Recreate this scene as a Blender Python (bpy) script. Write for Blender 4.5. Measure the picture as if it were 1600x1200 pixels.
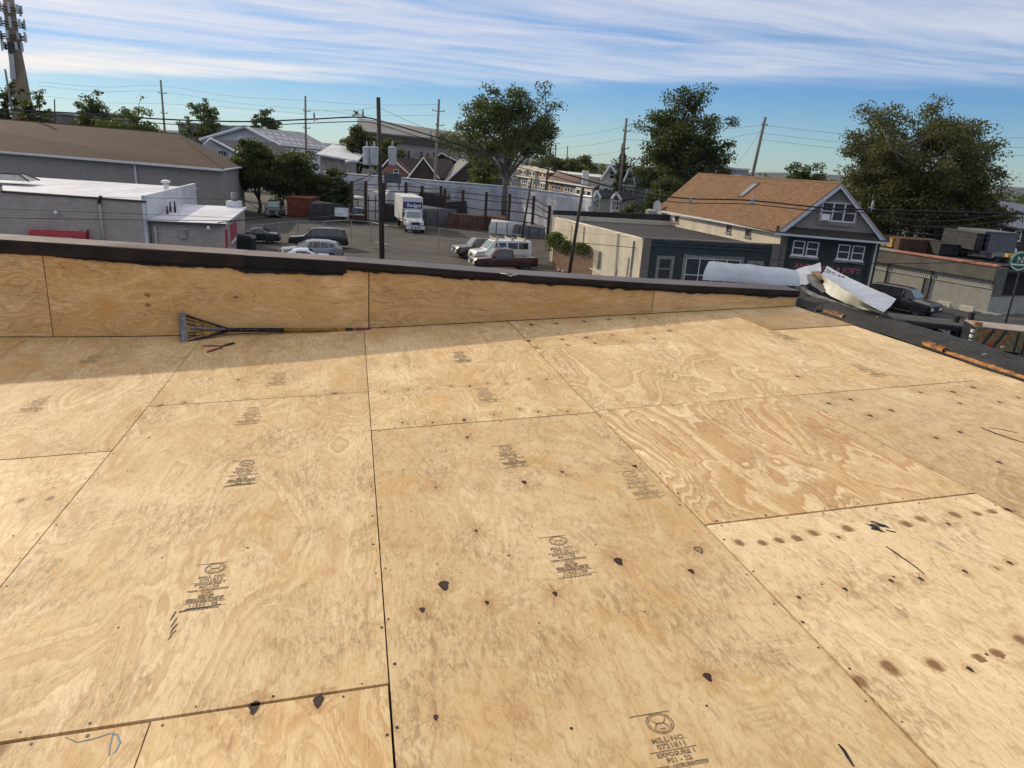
import bpy, bmesh, math, random
import numpy as np
from mathutils import Vector, Matrix

for o in list(bpy.data.objects):
    bpy.data.objects.remove(o)
SC = bpy.context.scene
COL = SC.collection
R = math.radians
rnd = random.Random(7)

# ------------------------------------------------------------------ camera
EYE = Vector((0, 0, 9.0))
FPX = 1110.0
PITCH, ROLL = R(17.45), R(3.7)
fwd = Vector((0, math.cos(PITCH), -math.sin(PITCH)))
rgt = Vector((1, 0, 0))
upv = rgt.cross(fwd)
CX = rgt * math.cos(ROLL) + upv * math.sin(ROLL)
CY = -rgt * math.sin(ROLL) + upv * math.cos(ROLL)
cd = bpy.data.cameras.new('camera')
cam = bpy.data.objects.new('camera', cd)
COL.objects.link(cam)
m = Matrix((CX, CY, -fwd)).transposed().to_4x4()
m.translation = EYE
cam.matrix_world = m
cd.sensor_fit = 'HORIZONTAL'
cd.sensor_width = 36.0
cd.lens = FPX / 1600 * 36.0
cd.clip_start = 0.05
cd.clip_end = 20000
SC.camera = cam

# ------------------------------------------------------------------ sun and sky
YAW = 0.23084833
SUN_EL = R(27)
SUN_H = Vector((-0.801, 0.599, 0)).normalized()      # horizontal direction towards the sun
sun_dir = Vector((SUN_H.x * math.cos(SUN_EL), SUN_H.y * math.cos(SUN_EL), math.sin(SUN_EL)))
sd = bpy.data.lights.new('sun', 'SUN')
sd.energy = 3.0
sd.angle = R(1.2)
sd.color = (1.0, 0.88, 0.67)
sun = bpy.data.objects.new('sun', sd)
COL.objects.link(sun)
sun.rotation_euler = (-sun_dir).to_track_quat('-Z', 'Y').to_euler()

SC.view_settings.view_transform = 'Standard'
SC.view_settings.look = 'None'
SC.view_settings.exposure = 0.02
SC.view_settings.gamma = 1.0
SC.view_settings.use_curve_mapping = False
SC.render.engine = 'CYCLES'

world = bpy.data.worlds.new('World')
SC.world = world
world.use_nodes = True
SKY_STRENGTH = 0.145


class NT:
    """small helper to write node trees"""
    def __init__(s, tree):
        s.t = tree
        s.t.nodes.clear()

    def n(s, typ, ins=None, **kw):
        nd = s.t.nodes.new(typ)
        for k, v in kw.items():
            setattr(nd, k, v)
        for k, v in (ins or {}).items():
            if isinstance(v, bpy.types.NodeSocket):
                s.t.links.new(v, nd.inputs[k])
            else:
                nd.inputs[k].default_value = v
        return nd

    def math(s, op, a, b=0.0, c=None, clamp=False):
        ins = {0: a, 1: b}
        if c is not None:
            ins[2] = c
        return s.n('ShaderNodeMath', ins, operation=op, use_clamp=clamp).outputs[0]

    def vmath(s, op, a, b=(0, 0, 0)):
        return s.n('ShaderNodeVectorMath', {0: a, 1: b}, operation=op).outputs[0]

    def xyz(s, x, y, z):
        return s.n('ShaderNodeCombineXYZ', {0: x, 1: y, 2: z}).outputs[0]

    def sep(s, v):
        return s.n('ShaderNodeSeparateXYZ', {0: v}).outputs

    def noise(s, vec, scale=1.0, detail=2.0, rough=0.5, dist=0.0):
        return s.n('ShaderNodeTexNoise', {'Vector': vec, 'Scale': scale, 'Detail': detail, 'Roughness': rough, 'Distortion': dist}).outputs[0]

    def ss(s, x, lo, hi, a=0.0, b=1.0):
        return s.n('ShaderNodeMapRange', {0: x, 1: lo, 2: hi, 3: a, 4: b}, interpolation_type='SMOOTHSTEP').outputs[0]

    def mix(s, f, a, b, blend='MIX'):
        nd = s.t.nodes.new('ShaderNodeMix')
        nd.data_type = 'RGBA'
        nd.blend_type = blend
        for k, v in ((0, f), (6, a), (7, b)):
            if isinstance(v, bpy.types.NodeSocket):
                s.t.links.new(v, nd.inputs[k])
            else:
                if k and len(v) == 3:
                    v = (*v, 1)
                nd.inputs[k].default_value = v
        return nd.outputs[2]

    def link(s, a, b):
        s.t.links.new(a, b)


w = NT(world.node_tree)
sky = w.n('ShaderNodeTexSky', sky_type='NISHITA', sun_disc=False)
sky.sun_elevation = SUN_EL
sky.sun_rotation = math.atan2(sun_dir.x, sun_dir.y)
sky.altitude = 0
sky.air_density = 1.0
sky.dust_density = 0.25
sky.ozone_density = 2.5
tc = w.n('ShaderNodeTexCoord')
dx, dy, dz = w.sep(tc.outputs['Generated'])
# a high sheet of cirrus: the view ray meets a plane one unit up
hz = w.math('MAXIMUM', dz, 0.012)
pxn = w.math('DIVIDE', dx, hz)
pyn = w.math('DIVIDE', dy, hz)
pv = w.xyz(pxn, pyn, 0.0)
# wind-drawn streaks, long across the view
rot = w.n('ShaderNodeVectorRotate', {'Vector': pv, 'Angle': R(-14)}, rotation_type='Z_AXIS').outputs[0]
warp = w.noise(w.vmath('MULTIPLY', rot, (0.25, 0.35, 1)), 1.0, 3, 0.55)
wv = w.xyz(w.math('MULTIPLY', warp, 1.8), w.math('MULTIPLY', warp, 2.4), 0.0)
st = w.vmath('ADD', w.vmath('MULTIPLY', rot, (0.30, 0.95, 1)), wv)
fib = w.noise(st, 1.0, 9, 0.62, 0.35)
big = w.noise(w.vmath('ADD', w.vmath('MULTIPLY', rot, (0.07, 0.22, 1)), (3.1, 1.7, 0)), 1.0, 4, 0.5, 0.2)
dens = w.math('ADD', w.math('MULTIPLY', fib, 0.62), w.math('MULTIPLY', big, 0.98))
# the sheet ends far ahead; it is thicker towards the low sun side
edge = w.math('ADD', pyn, w.math('MULTIPLY', pxn, 0.52))
edge = w.math('ADD', edge, w.math('MULTIPLY', w.math('SUBTRACT', warp, 0.5), 5.0))
ends = w.ss(edge, 11.2, 8.0)
thick = w.ss(w.math('ADD', w.math('MULTIPLY', dx, SUN_H.x), w.math('MULTIPLY', dy, SUN_H.y)), -0.5, 0.75, 0.03, 0.20)
thick = w.math('ADD', thick, w.ss(dz, 0.22, 0.55, 0.0, 0.28))  # extra cloud added overhead, above the view, for whiter, brighter fill
cl = w.ss(w.math('ADD', dens, thick), 0.70, 1.24)
cl = w.math('MULTIPLY', w.math('MULTIPLY', cl, ends), 0.93)
# thin far streaks below the sheet
st2 = w.vmath('ADD', w.vmath('MULTIPLY', rot, (0.05, 0.16, 1)), (7.3, 2.2, 0))
far = w.ss(w.noise(st2, 1.0, 5, 0.6, 0.3), 0.60, 0.80, 0.0, 0.45)
far = w.math('MULTIPLY', far, w.ss(dz, 0.012, 0.045))
cl = w.math('MAXIMUM', cl, far)
soft = w.vmath('DIVIDE', sky.outputs[0], w.vmath('ADD', (1, 1, 1), w.vmath('MULTIPLY', sky.outputs[0], (.085, .085, .085))))
SKYGRADE = w.mix(1.0, soft, w.mix(w.ss(dz, 0.0, 0.13), (0.74, 0.98, 1.14), (0.38, 0.70, 1.16)), 'MULTIPLY')
warmth = w.ss(w.math('ADD', w.math('MULTIPLY', dx, SUN_H.x), w.math('MULTIPLY', dy, SUN_H.y)), -0.1, 0.95)
ccol = w.mix(warmth, (6.2, 6.2, 6.35, 1), (7.2, 6.5, 6.0, 1))
skyc = w.mix(cl, SKYGRADE, ccol)
bg = w.n('ShaderNodeBackground', {'Color': skyc, 'Strength': SKY_STRENGTH})
wo = w.n('ShaderNodeOutputWorld')
w.link(bg.outputs[0], wo.inputs[0])


# ------------------------------------------------------------------ survey helpers: sight lines from the camera station
def ray(px, py):
    return CX * ((px - 800) / FPX) - CY * ((py - 600) / FPX) + fwd


def gz(px, py, z=0.0):
    """point of the sight line at height z"""
    d = ray(px, py)
    return EYE + d * ((z - EYE.z) / d.z)


def gy(px, py, y):
    """point of the sight line at distance y ahead"""
    d = ray(px, py)
    return EYE + d * (y / d.y)


Z3 = Vector((0, 0, 1))


def V(*a):
    return Vector(a)


# ------------------------------------------------------------------ mesh helpers
class MB:
    def __init__(s):
        s.v, s.f, s.mi = [], [], []

    def add(s, verts, faces, mi=0):
        b = len(s.v)
        s.v += [tuple(p) for p in verts]
        s.f += [tuple(b + i for i in f) for f in faces]
        s.mi += [mi] * len(faces)
        return s

    def quad(s, a, b, c, d, mi=0):
        return s.add([a, b, c, d], [(0, 1, 2, 3)], mi)

    def obox(s, o, x, y, z, mi=0):
        """box from corner o with edge vectors x, y, z"""
        o, x, y, z = Vector(o), Vector(x), Vector(y), Vector(z)
        p = [o, o + x, o + x + y, o + y, o + z, o + x + z, o + x + y + z, o + y + z]
        return s.add(p, [(0, 3, 2, 1), (4, 5, 6, 7), (0, 1, 5, 4), (1, 2, 6, 5), (2, 3, 7, 6), (3, 0, 4, 7)], mi)

    def box(s, x0, x1, y0, y1, z0, z1, mi=0):
        return s.obox((x0, y0, z0), (x1 - x0, 0, 0), (0, y1 - y0, 0), (0, 0, z1 - z0), mi)

    def prism(s, poly, ext, mi=0):
        """polygon (3D points) swept along ext"""
        n = len(poly)
        e = Vector(ext)
        p = [Vector(q) for q in poly] + [Vector(q) + e for q in poly]
        f = [tuple(range(n))[::-1], tuple(range(n, 2 * n))]
        f += [(i, (i + 1) % n, n + (i + 1) % n, n + i) for i in range(n)]
        return s.add(p, f, mi)

    def tube(s, pts, rad, n=8, mi=0, caps=True):
        pts = [Vector(p) for p in pts]
        if not hasattr(rad, '__len__'):
            rad = [rad] * len(pts)
        base = len(s.v)
        prev = None
        for i, p in enumerate(pts):
            t = (pts[min(i + 1, len(pts) - 1)] - pts[max(i - 1, 0)]).normalized()
            if prev is None:
                a = Vector((0, 0, 1)) if abs(t.z) < 0.9 else Vector((1, 0, 0))
                x = t.cross(a).normalized()
            else:
                x = (prev - t * prev.dot(t))
                x = x.normalized() if x.length > 1e-6 else t.orthogonal().normalized()
            prev = x
            y = t.cross(x)
            for k in range(n):
                a = 2 * math.pi * k / n
                s.v.append(tuple(p + (x * math.cos(a) + y * math.sin(a)) * rad[i]))
        for i in range(len(pts) - 1):
            for k in range(n):
                a = base + i * n + k
                b = base + i * n + (k + 1) % n
                s.f.append((a, b, b + n, a + n))
                s.mi.append(mi)
        if caps:
            s.f.append(tuple(base + k for k in range(n))[::-1])
            s.f.append(tuple(base + (len(pts) - 1) * n + k for k in range(n)))
            s.mi += [mi, mi]
        return s

    def grid(s, rows, mi=0, close=False):
        b = len(s.v)
        nr, nc = len(rows), len(rows[0])
        for r in rows:
            s.v += [tuple(p) for p in r]
        for i in range(nr - 1):
            for j in range(nc - (0 if close else 1)):
                j2 = (j + 1) % nc
                s.f.append((b + i * nc + j, b + i * nc + j2, b + (i + 1) * nc + j2, b + (i + 1) * nc + j))
                s.mi.append(mi)
        return s

    def build(s, name, mats, parent=None, smooth=False, angle=None):
        me = bpy.data.meshes.new(name)
        me.from_pydata(s.v, [], s.f)
        if not isinstance(mats, (list, tuple)):
            mats = [mats]
        for mt in mats:
            me.materials.append(mt)
        if len(mats) > 1:
            me.polygons.foreach_set('material_index', s.mi)
        if smooth:
            me.polygons.foreach_set('use_smooth', [True] * len(me.polygons))
            if angle:
                me.set_sharp_from_angle(angle=R(angle))
        me.update()
        return link(name, me, parent)


def link(name, me, parent=None):
    o = bpy.data.objects.new(name, me)
    COL.objects.link(o)
    if parent is not None:
        o.parent = parent
        o.matrix_parent_inverse = parent.matrix_world.inverted() if parent.type != 'EMPTY' or True else Matrix()
    return o


def tag(o, label=None, cat=None, group=None, kind=None):
    if label:
        o['label'] = label
    if cat:
        o['category'] = cat
    if group:
        o['group'] = group
    if kind:
        o['kind'] = kind
    return o


def empty(name, label=None, cat=None, loc=(0, 0, 0), group=None, kind=None, rot=None):
    o = bpy.data.objects.new(name, None)
    COL.objects.link(o)
    o.empty_display_size = 0.3
    mm = Matrix.Translation(Vector(loc))
    if rot is not None:
        mm = mm @ rot
    o.matrix_world = mm
    return tag(o, label, cat, group, kind)


def child(o, parent):
    """parent with local coordinates kept as given"""
    o.parent = parent
    return o


def lbuild(mb, name, mats, parent, smooth=False, angle=None):
    """build in the parent's local coordinates"""
    o = mb.build(name, mats, None, smooth, angle)
    o.parent = parent
    return o


def copy_tree(o, parent=None):
    c = o.copy()
    COL.objects.link(c)
    c.parent = parent
    for ch in list(o.children):
        copy_tree(ch, c)
    return c


def frame(x, z=(0, 0, 1)):
    """rotation whose local x runs along x (kept level)"""
    x = Vector((x[0], x[1], 0)).normalized()
    z = Vector(z)
    y = z.cross(x)
    return Matrix((x, y, z)).transposed().to_4x4()


# ------------------------------------------------------------------ materials
def mat(name, col, rough=0.7, metal=0.0, var=0.25, scale=3.0, bump=0.0, bscale=40.0, col2=None, streak=None, spec=0.5, coat=0.0, detail=5):
    mt = bpy.data.materials.new(name)
    mt.use_nodes = True
    t = NT(mt.node_tree)
    out = t.n('ShaderNodeOutputMaterial')
    b = t.n('ShaderNodeBsdfPrincipled', {'Roughness': rough, 'Metallic': metal, 'Specular IOR Level': spec, 'Coat Weight': coat})
    tcn = t.n('ShaderNodeTexCoord')
    vec = tcn.outputs['Object']
    if streak:
        vec = t.vmath('MULTIPLY', vec, streak)
    nz = t.noise(vec, scale, detail, 0.6)
    c2 = col2 if col2 else tuple(max(0, c * (1 - 1.6 * var)) for c in col)
    c1 = col if col2 else tuple(min(1, c * (1 + 0.6 * var)) for c in col)
    cc = t.mix(t.ss(nz, 0.28, 0.72), c1, c2)
    t.link(cc, b.inputs['Base Color'])
    if bump:
        bn = t.n('ShaderNodeBump', {'Height': t.noise(tcn.outputs['Object'], bscale, 4, 0.6), 'Strength': bump, 'Distance': 0.02})
        t.link(bn.outputs[0], b.inputs['Normal'])
    t.link(b.outputs[0], out.inputs[0])
    return mt


def brickmat(name, col, mortar, bw=0.4, bh=0.2, msize=0.012, var=0.2, rough=0.85, axis='XZ', bump=0.5, offset=0.5, stain=0.35):
    """coursed material on walls: u along the wall, v up. Uses object coordinates."""
    mt = bpy.data.materials.new(name)
    mt.use_nodes = True
    t = NT(mt.node_tree)
    out = t.n('ShaderNodeOutputMaterial')
    b = t.n('ShaderNodeBsdfPrincipled', {'Roughness': rough})
    tcn = t.n('ShaderNodeTexCoord')
    x, y, z = t.sep(tcn.outputs['Object'])
    if axis == 'XZ':
        nx, ny, nzz = t.sep(t.n('ShaderNodeNewGeometry').outputs['Normal'])
        u = t.math('ADD', x, y)
        v = z
    else:
        u, v = x, y
    br = t.n('ShaderNodeTexBrick', {'Vector': t.xyz(u, v, 0.0), 'Scale': 1.0, 'Mortar Size': msize, 'Brick Width': bw, 'Row Height': bh,
                                    'Color1': (*[min(1, c * (1 + var)) for c in col], 1), 'Color2': (*[c * (1 - var) for c in col], 1), 'Mortar': (*mortar, 1), 'Mortar Smooth': 0.1}, offset=offset)
    st_ = t.noise(t.vmath('MULTIPLY', tcn.outputs['Object'], (1, 1, 0.35)), 0.8, 6, 0.65)
    cc = t.mix(t.ss(st_, 0.35, 0.75, 0.0, stain), br.outputs[0], tuple(c * 0.45 for c in col))
    t.link(cc, b.inputs['Base Color'])
    if bump:
        bn = t.n('ShaderNodeBump', {'Height': br.outputs[1], 'Strength': bump, 'Distance': 0.01}, invert=True)
        t.link(bn.outputs[0], b.inputs['Normal'])
    t.link(b.outputs[0], out.inputs[0])
    return mt


def glassmat(name, col=(0.02, 0.025, 0.03), rough=0.06):
    mt = bpy.data.materials.new(name)
    mt.use_nodes = True
    t = NT(mt.node_tree)
    out = t.n('ShaderNodeOutputMaterial')
    b = t.n('ShaderNodeBsdfPrincipled', {'Roughness': rough, 'Specular IOR Level': 0.8})
    tcn = t.n('ShaderNodeTexCoord')
    t.link(t.mix(t.noise(tcn.outputs['Object'], 2.0, 3), col, tuple(c * 2.2 for c in col)), b.inputs['Base Color'])
    t.link(b.outputs[0], out.inputs[0])
    return mt


def leafmat(name, c1, c2, c3=None):
    mt = bpy.data.materials.new(name)
    mt.use_nodes = True
    t = NT(mt.node_tree)
    out = t.n('ShaderNodeOutputMaterial')
    ri = t.n('ShaderNodeNewGeometry').outputs['Random Per Island']
    tcn = t.n('ShaderNodeTexCoord')
    clump = t.noise(tcn.outputs['Object'], 0.45, 3)
    f = t.math('ADD', t.math('MULTIPLY', ri, 0.6), t.math('MULTIPLY', clump, 0.8))
    cc = t.mix(t.ss(f, 0.3, 1.05), c1, c2)
    if c3:
        cc = t.mix(t.ss(ri, 0.86, 0.98, 0, 0.8), cc, c3)
    d = t.n('ShaderNodeBsdfPrincipled', {'Base Color': cc, 'Roughness': 0.55, 'Specular IOR Level': 0.35})
    tr = t.n('ShaderNodeBsdfTranslucent', {'Color': t.mix(0.5, cc, (0.25, 0.3, 0.03))})
    mx = t.n('ShaderNodeMixShader', {0: 0.28, 1: d.outputs[0], 2: tr.outputs[0]})
    t.link(mx.outputs[0], out.inputs[0])
    return mt
# ------------------------------------------------------------------ plywood
def plymat():
    mt = bpy.data.materials.new('plywood')
    mt.use_nodes = True
    t = NT(mt.node_tree)
    out = t.n('ShaderNodeOutputMaterial')
    at = lambda nm: t.n('ShaderNodeAttribute', attribute_name=nm).outputs['Vector']
    pvec = at('pv')
    a, b, seed = t.sep(pvec)
    kx, ky, kr = t.sep(at('kn'))
    kdark, kring, kstar = t.sep(at('kt'))
    gs, tone, warm = t.sep(at('sh'))
    off = t.math('MULTIPLY', seed, 17.31)
    # knot distance, with an uneven rim
    wob = t.noise(t.xyz(t.math('MULTIPLY', a, 60), t.math('MULTIPLY', b, 60), off), 1.0, 2)
    kneg = t.math('MAXIMUM', t.math('MULTIPLY', kx, -1.0), 0.0)
    kx2 = t.math('MULTIPLY', kx, t.ss(kx, -0.6, 0.6, 0.46, 0.86))
    ky2 = t.math('MULTIPLY', ky, t.math('ADD', 1.0, t.math('MULTIPLY', t.math('MINIMUM', kneg, 3.0), t.math('MULTIPLY', kdark, 0.28))))
    d = t.math('SQRT', t.math('ADD', t.math('MULTIPLY', kx2, kx2), t.math('MULTIPLY', ky2, ky2)))
    dabs = t.math('MULTIPLY', t.math('SQRT', t.math('ADD', t.math('MULTIPLY', kx, kx), t.math('MULTIPLY', ky, ky))), kr)
    dw = t.math('ADD', d, t.math('MULTIPLY', t.math('SUBTRACT', wob, 0.5), 0.7))
    # growth-ring field: contour bands of a smooth height field drawn out along the grain
    f1 = t.noise(t.xyz(t.math('MULTIPLY', a, 0.85), t.math('MULTIPLY', b, 2.1), off), 1.0, 2.2, 0.42, 0.5)
    f2 = t.noise(t.xyz(t.math('MULTIPLY', a, 4.5), t.math('MULTIPLY', b, 17.0), off), 1.0, 4, 0.62)
    f3 = t.noise(t.xyz(t.math('MULTIPLY', a, 1.6), t.math('MULTIPLY', b, 34.0), off), 1.0, 2, 0.5)
    swirl = t.math('MULTIPLY', t.math('EXPONENT', t.math('MULTIPLY', t.math('MULTIPLY', d, d), -0.050)), 0.12)
    fld = t.math('ADD', t.math('ADD', f1, t.math('MULTIPLY', f2, 0.060)), t.math('ADD', swirl, t.math('MULTIPLY', f3, 0.022)))
    s = t.math('FRACT', t.math('MULTIPLY', fld, 21.0))
    saw = t.math('MULTIPLY', t.math('POWER', s, 1.5), t.ss(s, 1.0, 0.93))
    s2 = t.math('FRACT', t.math('MULTIPLY', fld, 48.0))
    saw2 = t.math('MULTIPLY', t.math('POWER', s2, 2.0), t.ss(s2, 1.0, 0.88))
    patchy = t.ss(t.noise(t.xyz(t.math('MULTIPLY', a, 1.5), t.math('MULTIPLY', b, 2.4), t.math('ADD', off, 4.0)), 1.0, 4, 0.6), 0.32, 0.58, 0.2, 1.0)
    patchy = t.math('MAXIMUM', patchy, t.ss(gs, 0.7, 0.95))
    band = t.math('MULTIPLY', t.math('MULTIPLY', t.math('ADD', t.math('MULTIPLY', saw, 0.85), t.math('MULTIPLY', saw2, 0.30)), gs), patchy)
    big = t.noise(t.xyz(t.math('MULTIPLY', a, 1.3), t.math('MULTIPLY', b, 2.1), t.math('ADD', off, 9.0)), 1.0, 7, 0.66, 0.8)
    fib = t.noise(t.xyz(t.math('MULTIPLY', a, 11.0), t.math('MULTIPLY', b, 240.0), off), 1.0, 4, 0.7)
    mot = t.noise(t.xyz(t.math('MULTIPLY', a, 15.0), t.math('MULTIPLY', b, 38.0), off), 1.0, 6, 0.72, 1.2)
    fine = t.noise(t.xyz(t.math('MULTIPLY', a, 45.0), t.math('MULTIPLY', b, 170.0), off), 1.0, 4, 0.7, 0.5)
    pale, tan = (0.82, 0.64, 0.38), (0.55, 0.36, 0.157)
    # irregular veneer figure: a one-dimensional noise read along the ring field
    r1 = t.noise(t.xyz(t.math('MULTIPLY', fld, 30.0), off, t.math('MULTIPLY', f2, .6)), 1.0, 3, 0.6)
    r2 = t.noise(t.xyz(t.math('MULTIPLY', fld, 105.0), off, t.math('MULTIPLY', mot, .8)), 1.0, 3, 0.6)
    fig = t.math('ADD', t.math('MULTIPLY', r1, .62), t.math('MULTIPLY', r2, .38))
    fig = t.ss(fig, .40, .60, -.5, .5)
    bl = t.ss(t.math('ADD', big, t.math('MULTIPLY', warm, 0.12)), 0.30, 0.74)
    fmix = t.math('ADD', t.math('MULTIPLY', bl, .62), t.math('MULTIPLY', fig, t.math('ADD', .13, t.math('MULTIPLY', gs, .46))), clamp=False)
    fmix = t.math('ADD', fmix, .16, clamp=True)
    c = t.mix(fmix, pale, tan)
    c = t.mix(t.math('MULTIPLY', t.ss(mot, 0.49, 0.64), 0.50), c, (0.38, 0.225, 0.09))
    c = t.mix(band, c, (0.455, 0.25, 0.092))
    c = t.mix(t.ss(fib, 0.50, 0.74, 0.0, 0.5), c, (0.36, 0.21, 0.085))
    c = t.mix(t.ss(fine, 0.56, 0.70, 0.0, 0.45), c, (0.25, 0.15, 0.07))
    # grey handling dirt and scuffs
    d1 = t.noise(t.xyz(t.math('MULTIPLY', a, 2.6), t.math('MULTIPLY', b, 3.4), t.math('ADD', off, 21.0)), 1.0, 4, 0.6)
    d2 = t.noise(t.xyz(t.math('MULTIPLY', a, 20.0), t.math('MULTIPLY', b, 60.0), t.math('ADD', off, 31.0)), 1.0, 6, 0.75, 0.7)
    dirt = t.math('MULTIPLY', t.ss(d1, 0.46, 0.62), t.ss(d2, 0.46, 0.60))
    c = t.mix(t.math('MULTIPLY', dirt, 0.50), c, (0.20, 0.125, 0.06))
    d3 = t.noise(t.xyz(t.math('MULTIPLY', a, 10.0), t.math('MULTIPLY', b, 55.0), t.math('ADD', off, 41.0)), 1.0, 4, 0.7)
    c = t.mix(t.ss(d3, 0.66, 0.74, 0, 0.6), c, (0.09, 0.055, 0.035))
    # overlapping round smudges as from boots and hands
    vo = t.n('ShaderNodeTexVoronoi', {'Vector': t.xyz(t.math('ADD', a, t.math('MULTIPLY', d1, .25)), t.math('MULTIPLY', b, 1.4), off), 'Scale': 3.6})
    sm_ = t.math('MULTIPLY', t.ss(vo.outputs[0], 0.34, 0.12), t.ss(t.sep(vo.outputs[1])[0], 0.62, 0.72))
    tread = t.math('SINE', t.math('ADD', t.math('MULTIPLY', a, 330.0), t.math('MULTIPLY', d2, 14.0)))
    sm_ = t.math('MULTIPLY', t.math('MULTIPLY', sm_, t.ss(tread, -.1, .5)), t.ss(d2, .42, .60, 0, .34))
    c = t.mix(sm_, c, (0.15, 0.11, 0.075))
    # water-stained orange bloom
    c = t.mix(t.ss(t.noise(t.xyz(t.math('MULTIPLY', a, 1.9), t.math('MULTIPLY', b, 2.6), t.math('ADD', off, 55.0)), 1.0, 6, 0.68, .5), 0.53, 0.68, 0, t.math('ADD', .30, t.math('MULTIPLY', warm, .3))), c, (0.56, 0.30, 0.085))
    # radial checks round pin knots
    ang = t.math('ARCTAN2', ky, kx)
    rad = t.noise(t.xyz(t.math('MULTIPLY', ang, 4.6), t.math('MULTIPLY', kr, 900.0), t.math('ADD', off, t.math('MULTIPLY', dabs, 6.0))), 1.0, 4, 0.75)
    alongg = t.ss(t.math('ABSOLUTE', t.math('COSINE', ang)), 0.1, 0.95, 0.35, 1.0)
    fall = t.math('EXPONENT', t.math('MULTIPLY', dabs, -19.0))
    fall = t.math('MULTIPLY', fall, t.ss(dabs, 0.165, 0.09))
    starf = t.math('MULTIPLY', fall, t.ss(rad, 0.50, 0.64))
    starf = t.math('MULTIPLY', t.math('MULTIPLY', starf, alongg), kstar)
    c = t.mix(t.math('MULTIPLY', fall, t.math('MULTIPLY', kstar, t.ss(rad, .3, .6, 0, .5))), c, (0.46, 0.24, 0.085))
    c = t.mix(t.math('MULTIPLY', starf, .95), c, (0.13, 0.06, 0.028))
    halo = t.math('MULTIPLY', t.math('EXPONENT', t.math('MULTIPLY', d, -0.55)), t.math('MULTIPLY', t.math('MAXIMUM', kring, kstar), 0.6))
    c = t.mix(halo, c, (0.33, 0.165, 0.06))
    # ringed knots, dark knots with a bark rim
    rr = t.math('FRACT', t.math('MULTIPLY', dw, 2.3))
    kc = t.mix(rr, (0.17, 0.082, 0.035), (0.31, 0.165, 0.07))
    c = t.mix(t.math('MULTIPLY', t.ss(dw, 1.6, 0.6, 0, 1.0), kring), c, kc)
    dk = t.mix(t.ss(dw, 0.25, 0.75), (0.05, 0.018, 0.014), (0.022, 0.009, 0.008))
    hollow = t.math('MULTIPLY', t.ss(t.math('FRACT', t.math('MULTIPLY', kr, 7919.0)), .90, .93), t.ss(dw, .78, .62))
    dk = t.mix(hollow, dk, (0.34, 0.20, 0.10))
    c = t.mix(t.math('MULTIPLY', t.ss(dw, 1.12, 0.88), kdark), c, dk)
    c = t.mix(t.ss(warm, .85, 1.3, 0, .8), c, t.mix(1.0, c, (1.12, .93, .70), 'MULTIPLY'))
    c = t.mix(1.0, c, t.n('ShaderNodeCombineColor', {0: tone, 1: tone, 2: tone}).outputs[0], 'MULTIPLY')
    bs = t.n('ShaderNodeBsdfPrincipled', {'Base Color': c, 'Roughness': 0.62, 'Specular IOR Level': 0.3})
    h = t.math('ADD', t.math('MULTIPLY', fib, 0.5), t.math('MULTIPLY', mot, 0.5))
    h = t.math('SUBTRACT', h, t.math('MULTIPLY', band, 0.4))
    h = t.math('SUBTRACT', h, t.math('MULTIPLY', t.math('MULTIPLY', t.ss(dw, 1.12, 0.88), kdark), 3.0))
    bp = t.n('ShaderNodeBump', {'Height': h, 'Strength': 0.35, 'Distance': 0.0025})
    t.link(bp.outputs[0], bs.inputs['Normal'])
    t.link(bs.outputs[0], out.inputs[0])
    return mt


PLY = plymat()
M_gap = mat('dark_gap', (0.012, 0.009, 0.007), 0.9, var=0.3, scale=20)
M_ink = mat('stamp_ink', (0.06, 0.045, 0.035), 0.8, var=0.5, scale=90, col2=(0.34, 0.23, 0.12), detail=8)
M_inkf = mat('faded_stamp_ink', (0.20, 0.135, 0.08), 0.8, var=0.5, scale=70, col2=(0.55, 0.38, 0.19), detail=8)
M_black = mat('black_scrape', (0.015, 0.012, 0.012), 0.8, var=0.4, scale=80)
M_nail = mat('nail_head', (0.05, 0.035, 0.028), 0.55, 0.4, var=0.5, scale=30)

# deck frame: the deck falls gently to the left
nrm = Vector((-0.0675315, -0.00419942, 1)).normalized()
DO = Vector((0, 0, EYE.z - 1.34106674))
W_ = Vector((math.cos(YAW), math.sin(YAW), 0))
NW = Vector((-math.sin(YAW), math.cos(YAW), 0))
E1 = (W_ - nrm * nrm.dot(W_)).normalized()
E2 = nrm.cross(E1)
DECK = Matrix((E1, E2, nrm)).transposed().to_4x4()
DECK.translation = DO


def uv(px, py):
    d = ray(px, py)
    t = nrm.dot(DO - EYE) / nrm.dot(d)
    P = EYE + d * t - DO
    return P.dot(E1), P.dot(E2)


def sst(x, a, b):
    x = max(0, min(1, (x - a) / (b - a)))
    return x * x * (3 - 2 * x)


def bend(u, v):
    """deck lifts a little towards the wall at its left end"""
    return 0.0125 * max(-3.0, min(0, u)) ** 2 * sst(v, 3.4, 5.8)


DARK, RING, SWIRL, STAR, PIN = (1, 0, .8), (0, 1, 0.2), (0, 0, 0), (.0, 0, .65), (1, 0, 1)
KN = []


def kn(kind, r, pts):
    for (x, y) in pts:
        KN.append((*uv(x, y), r * rnd.uniform(0.85, 1.2), kind))


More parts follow.
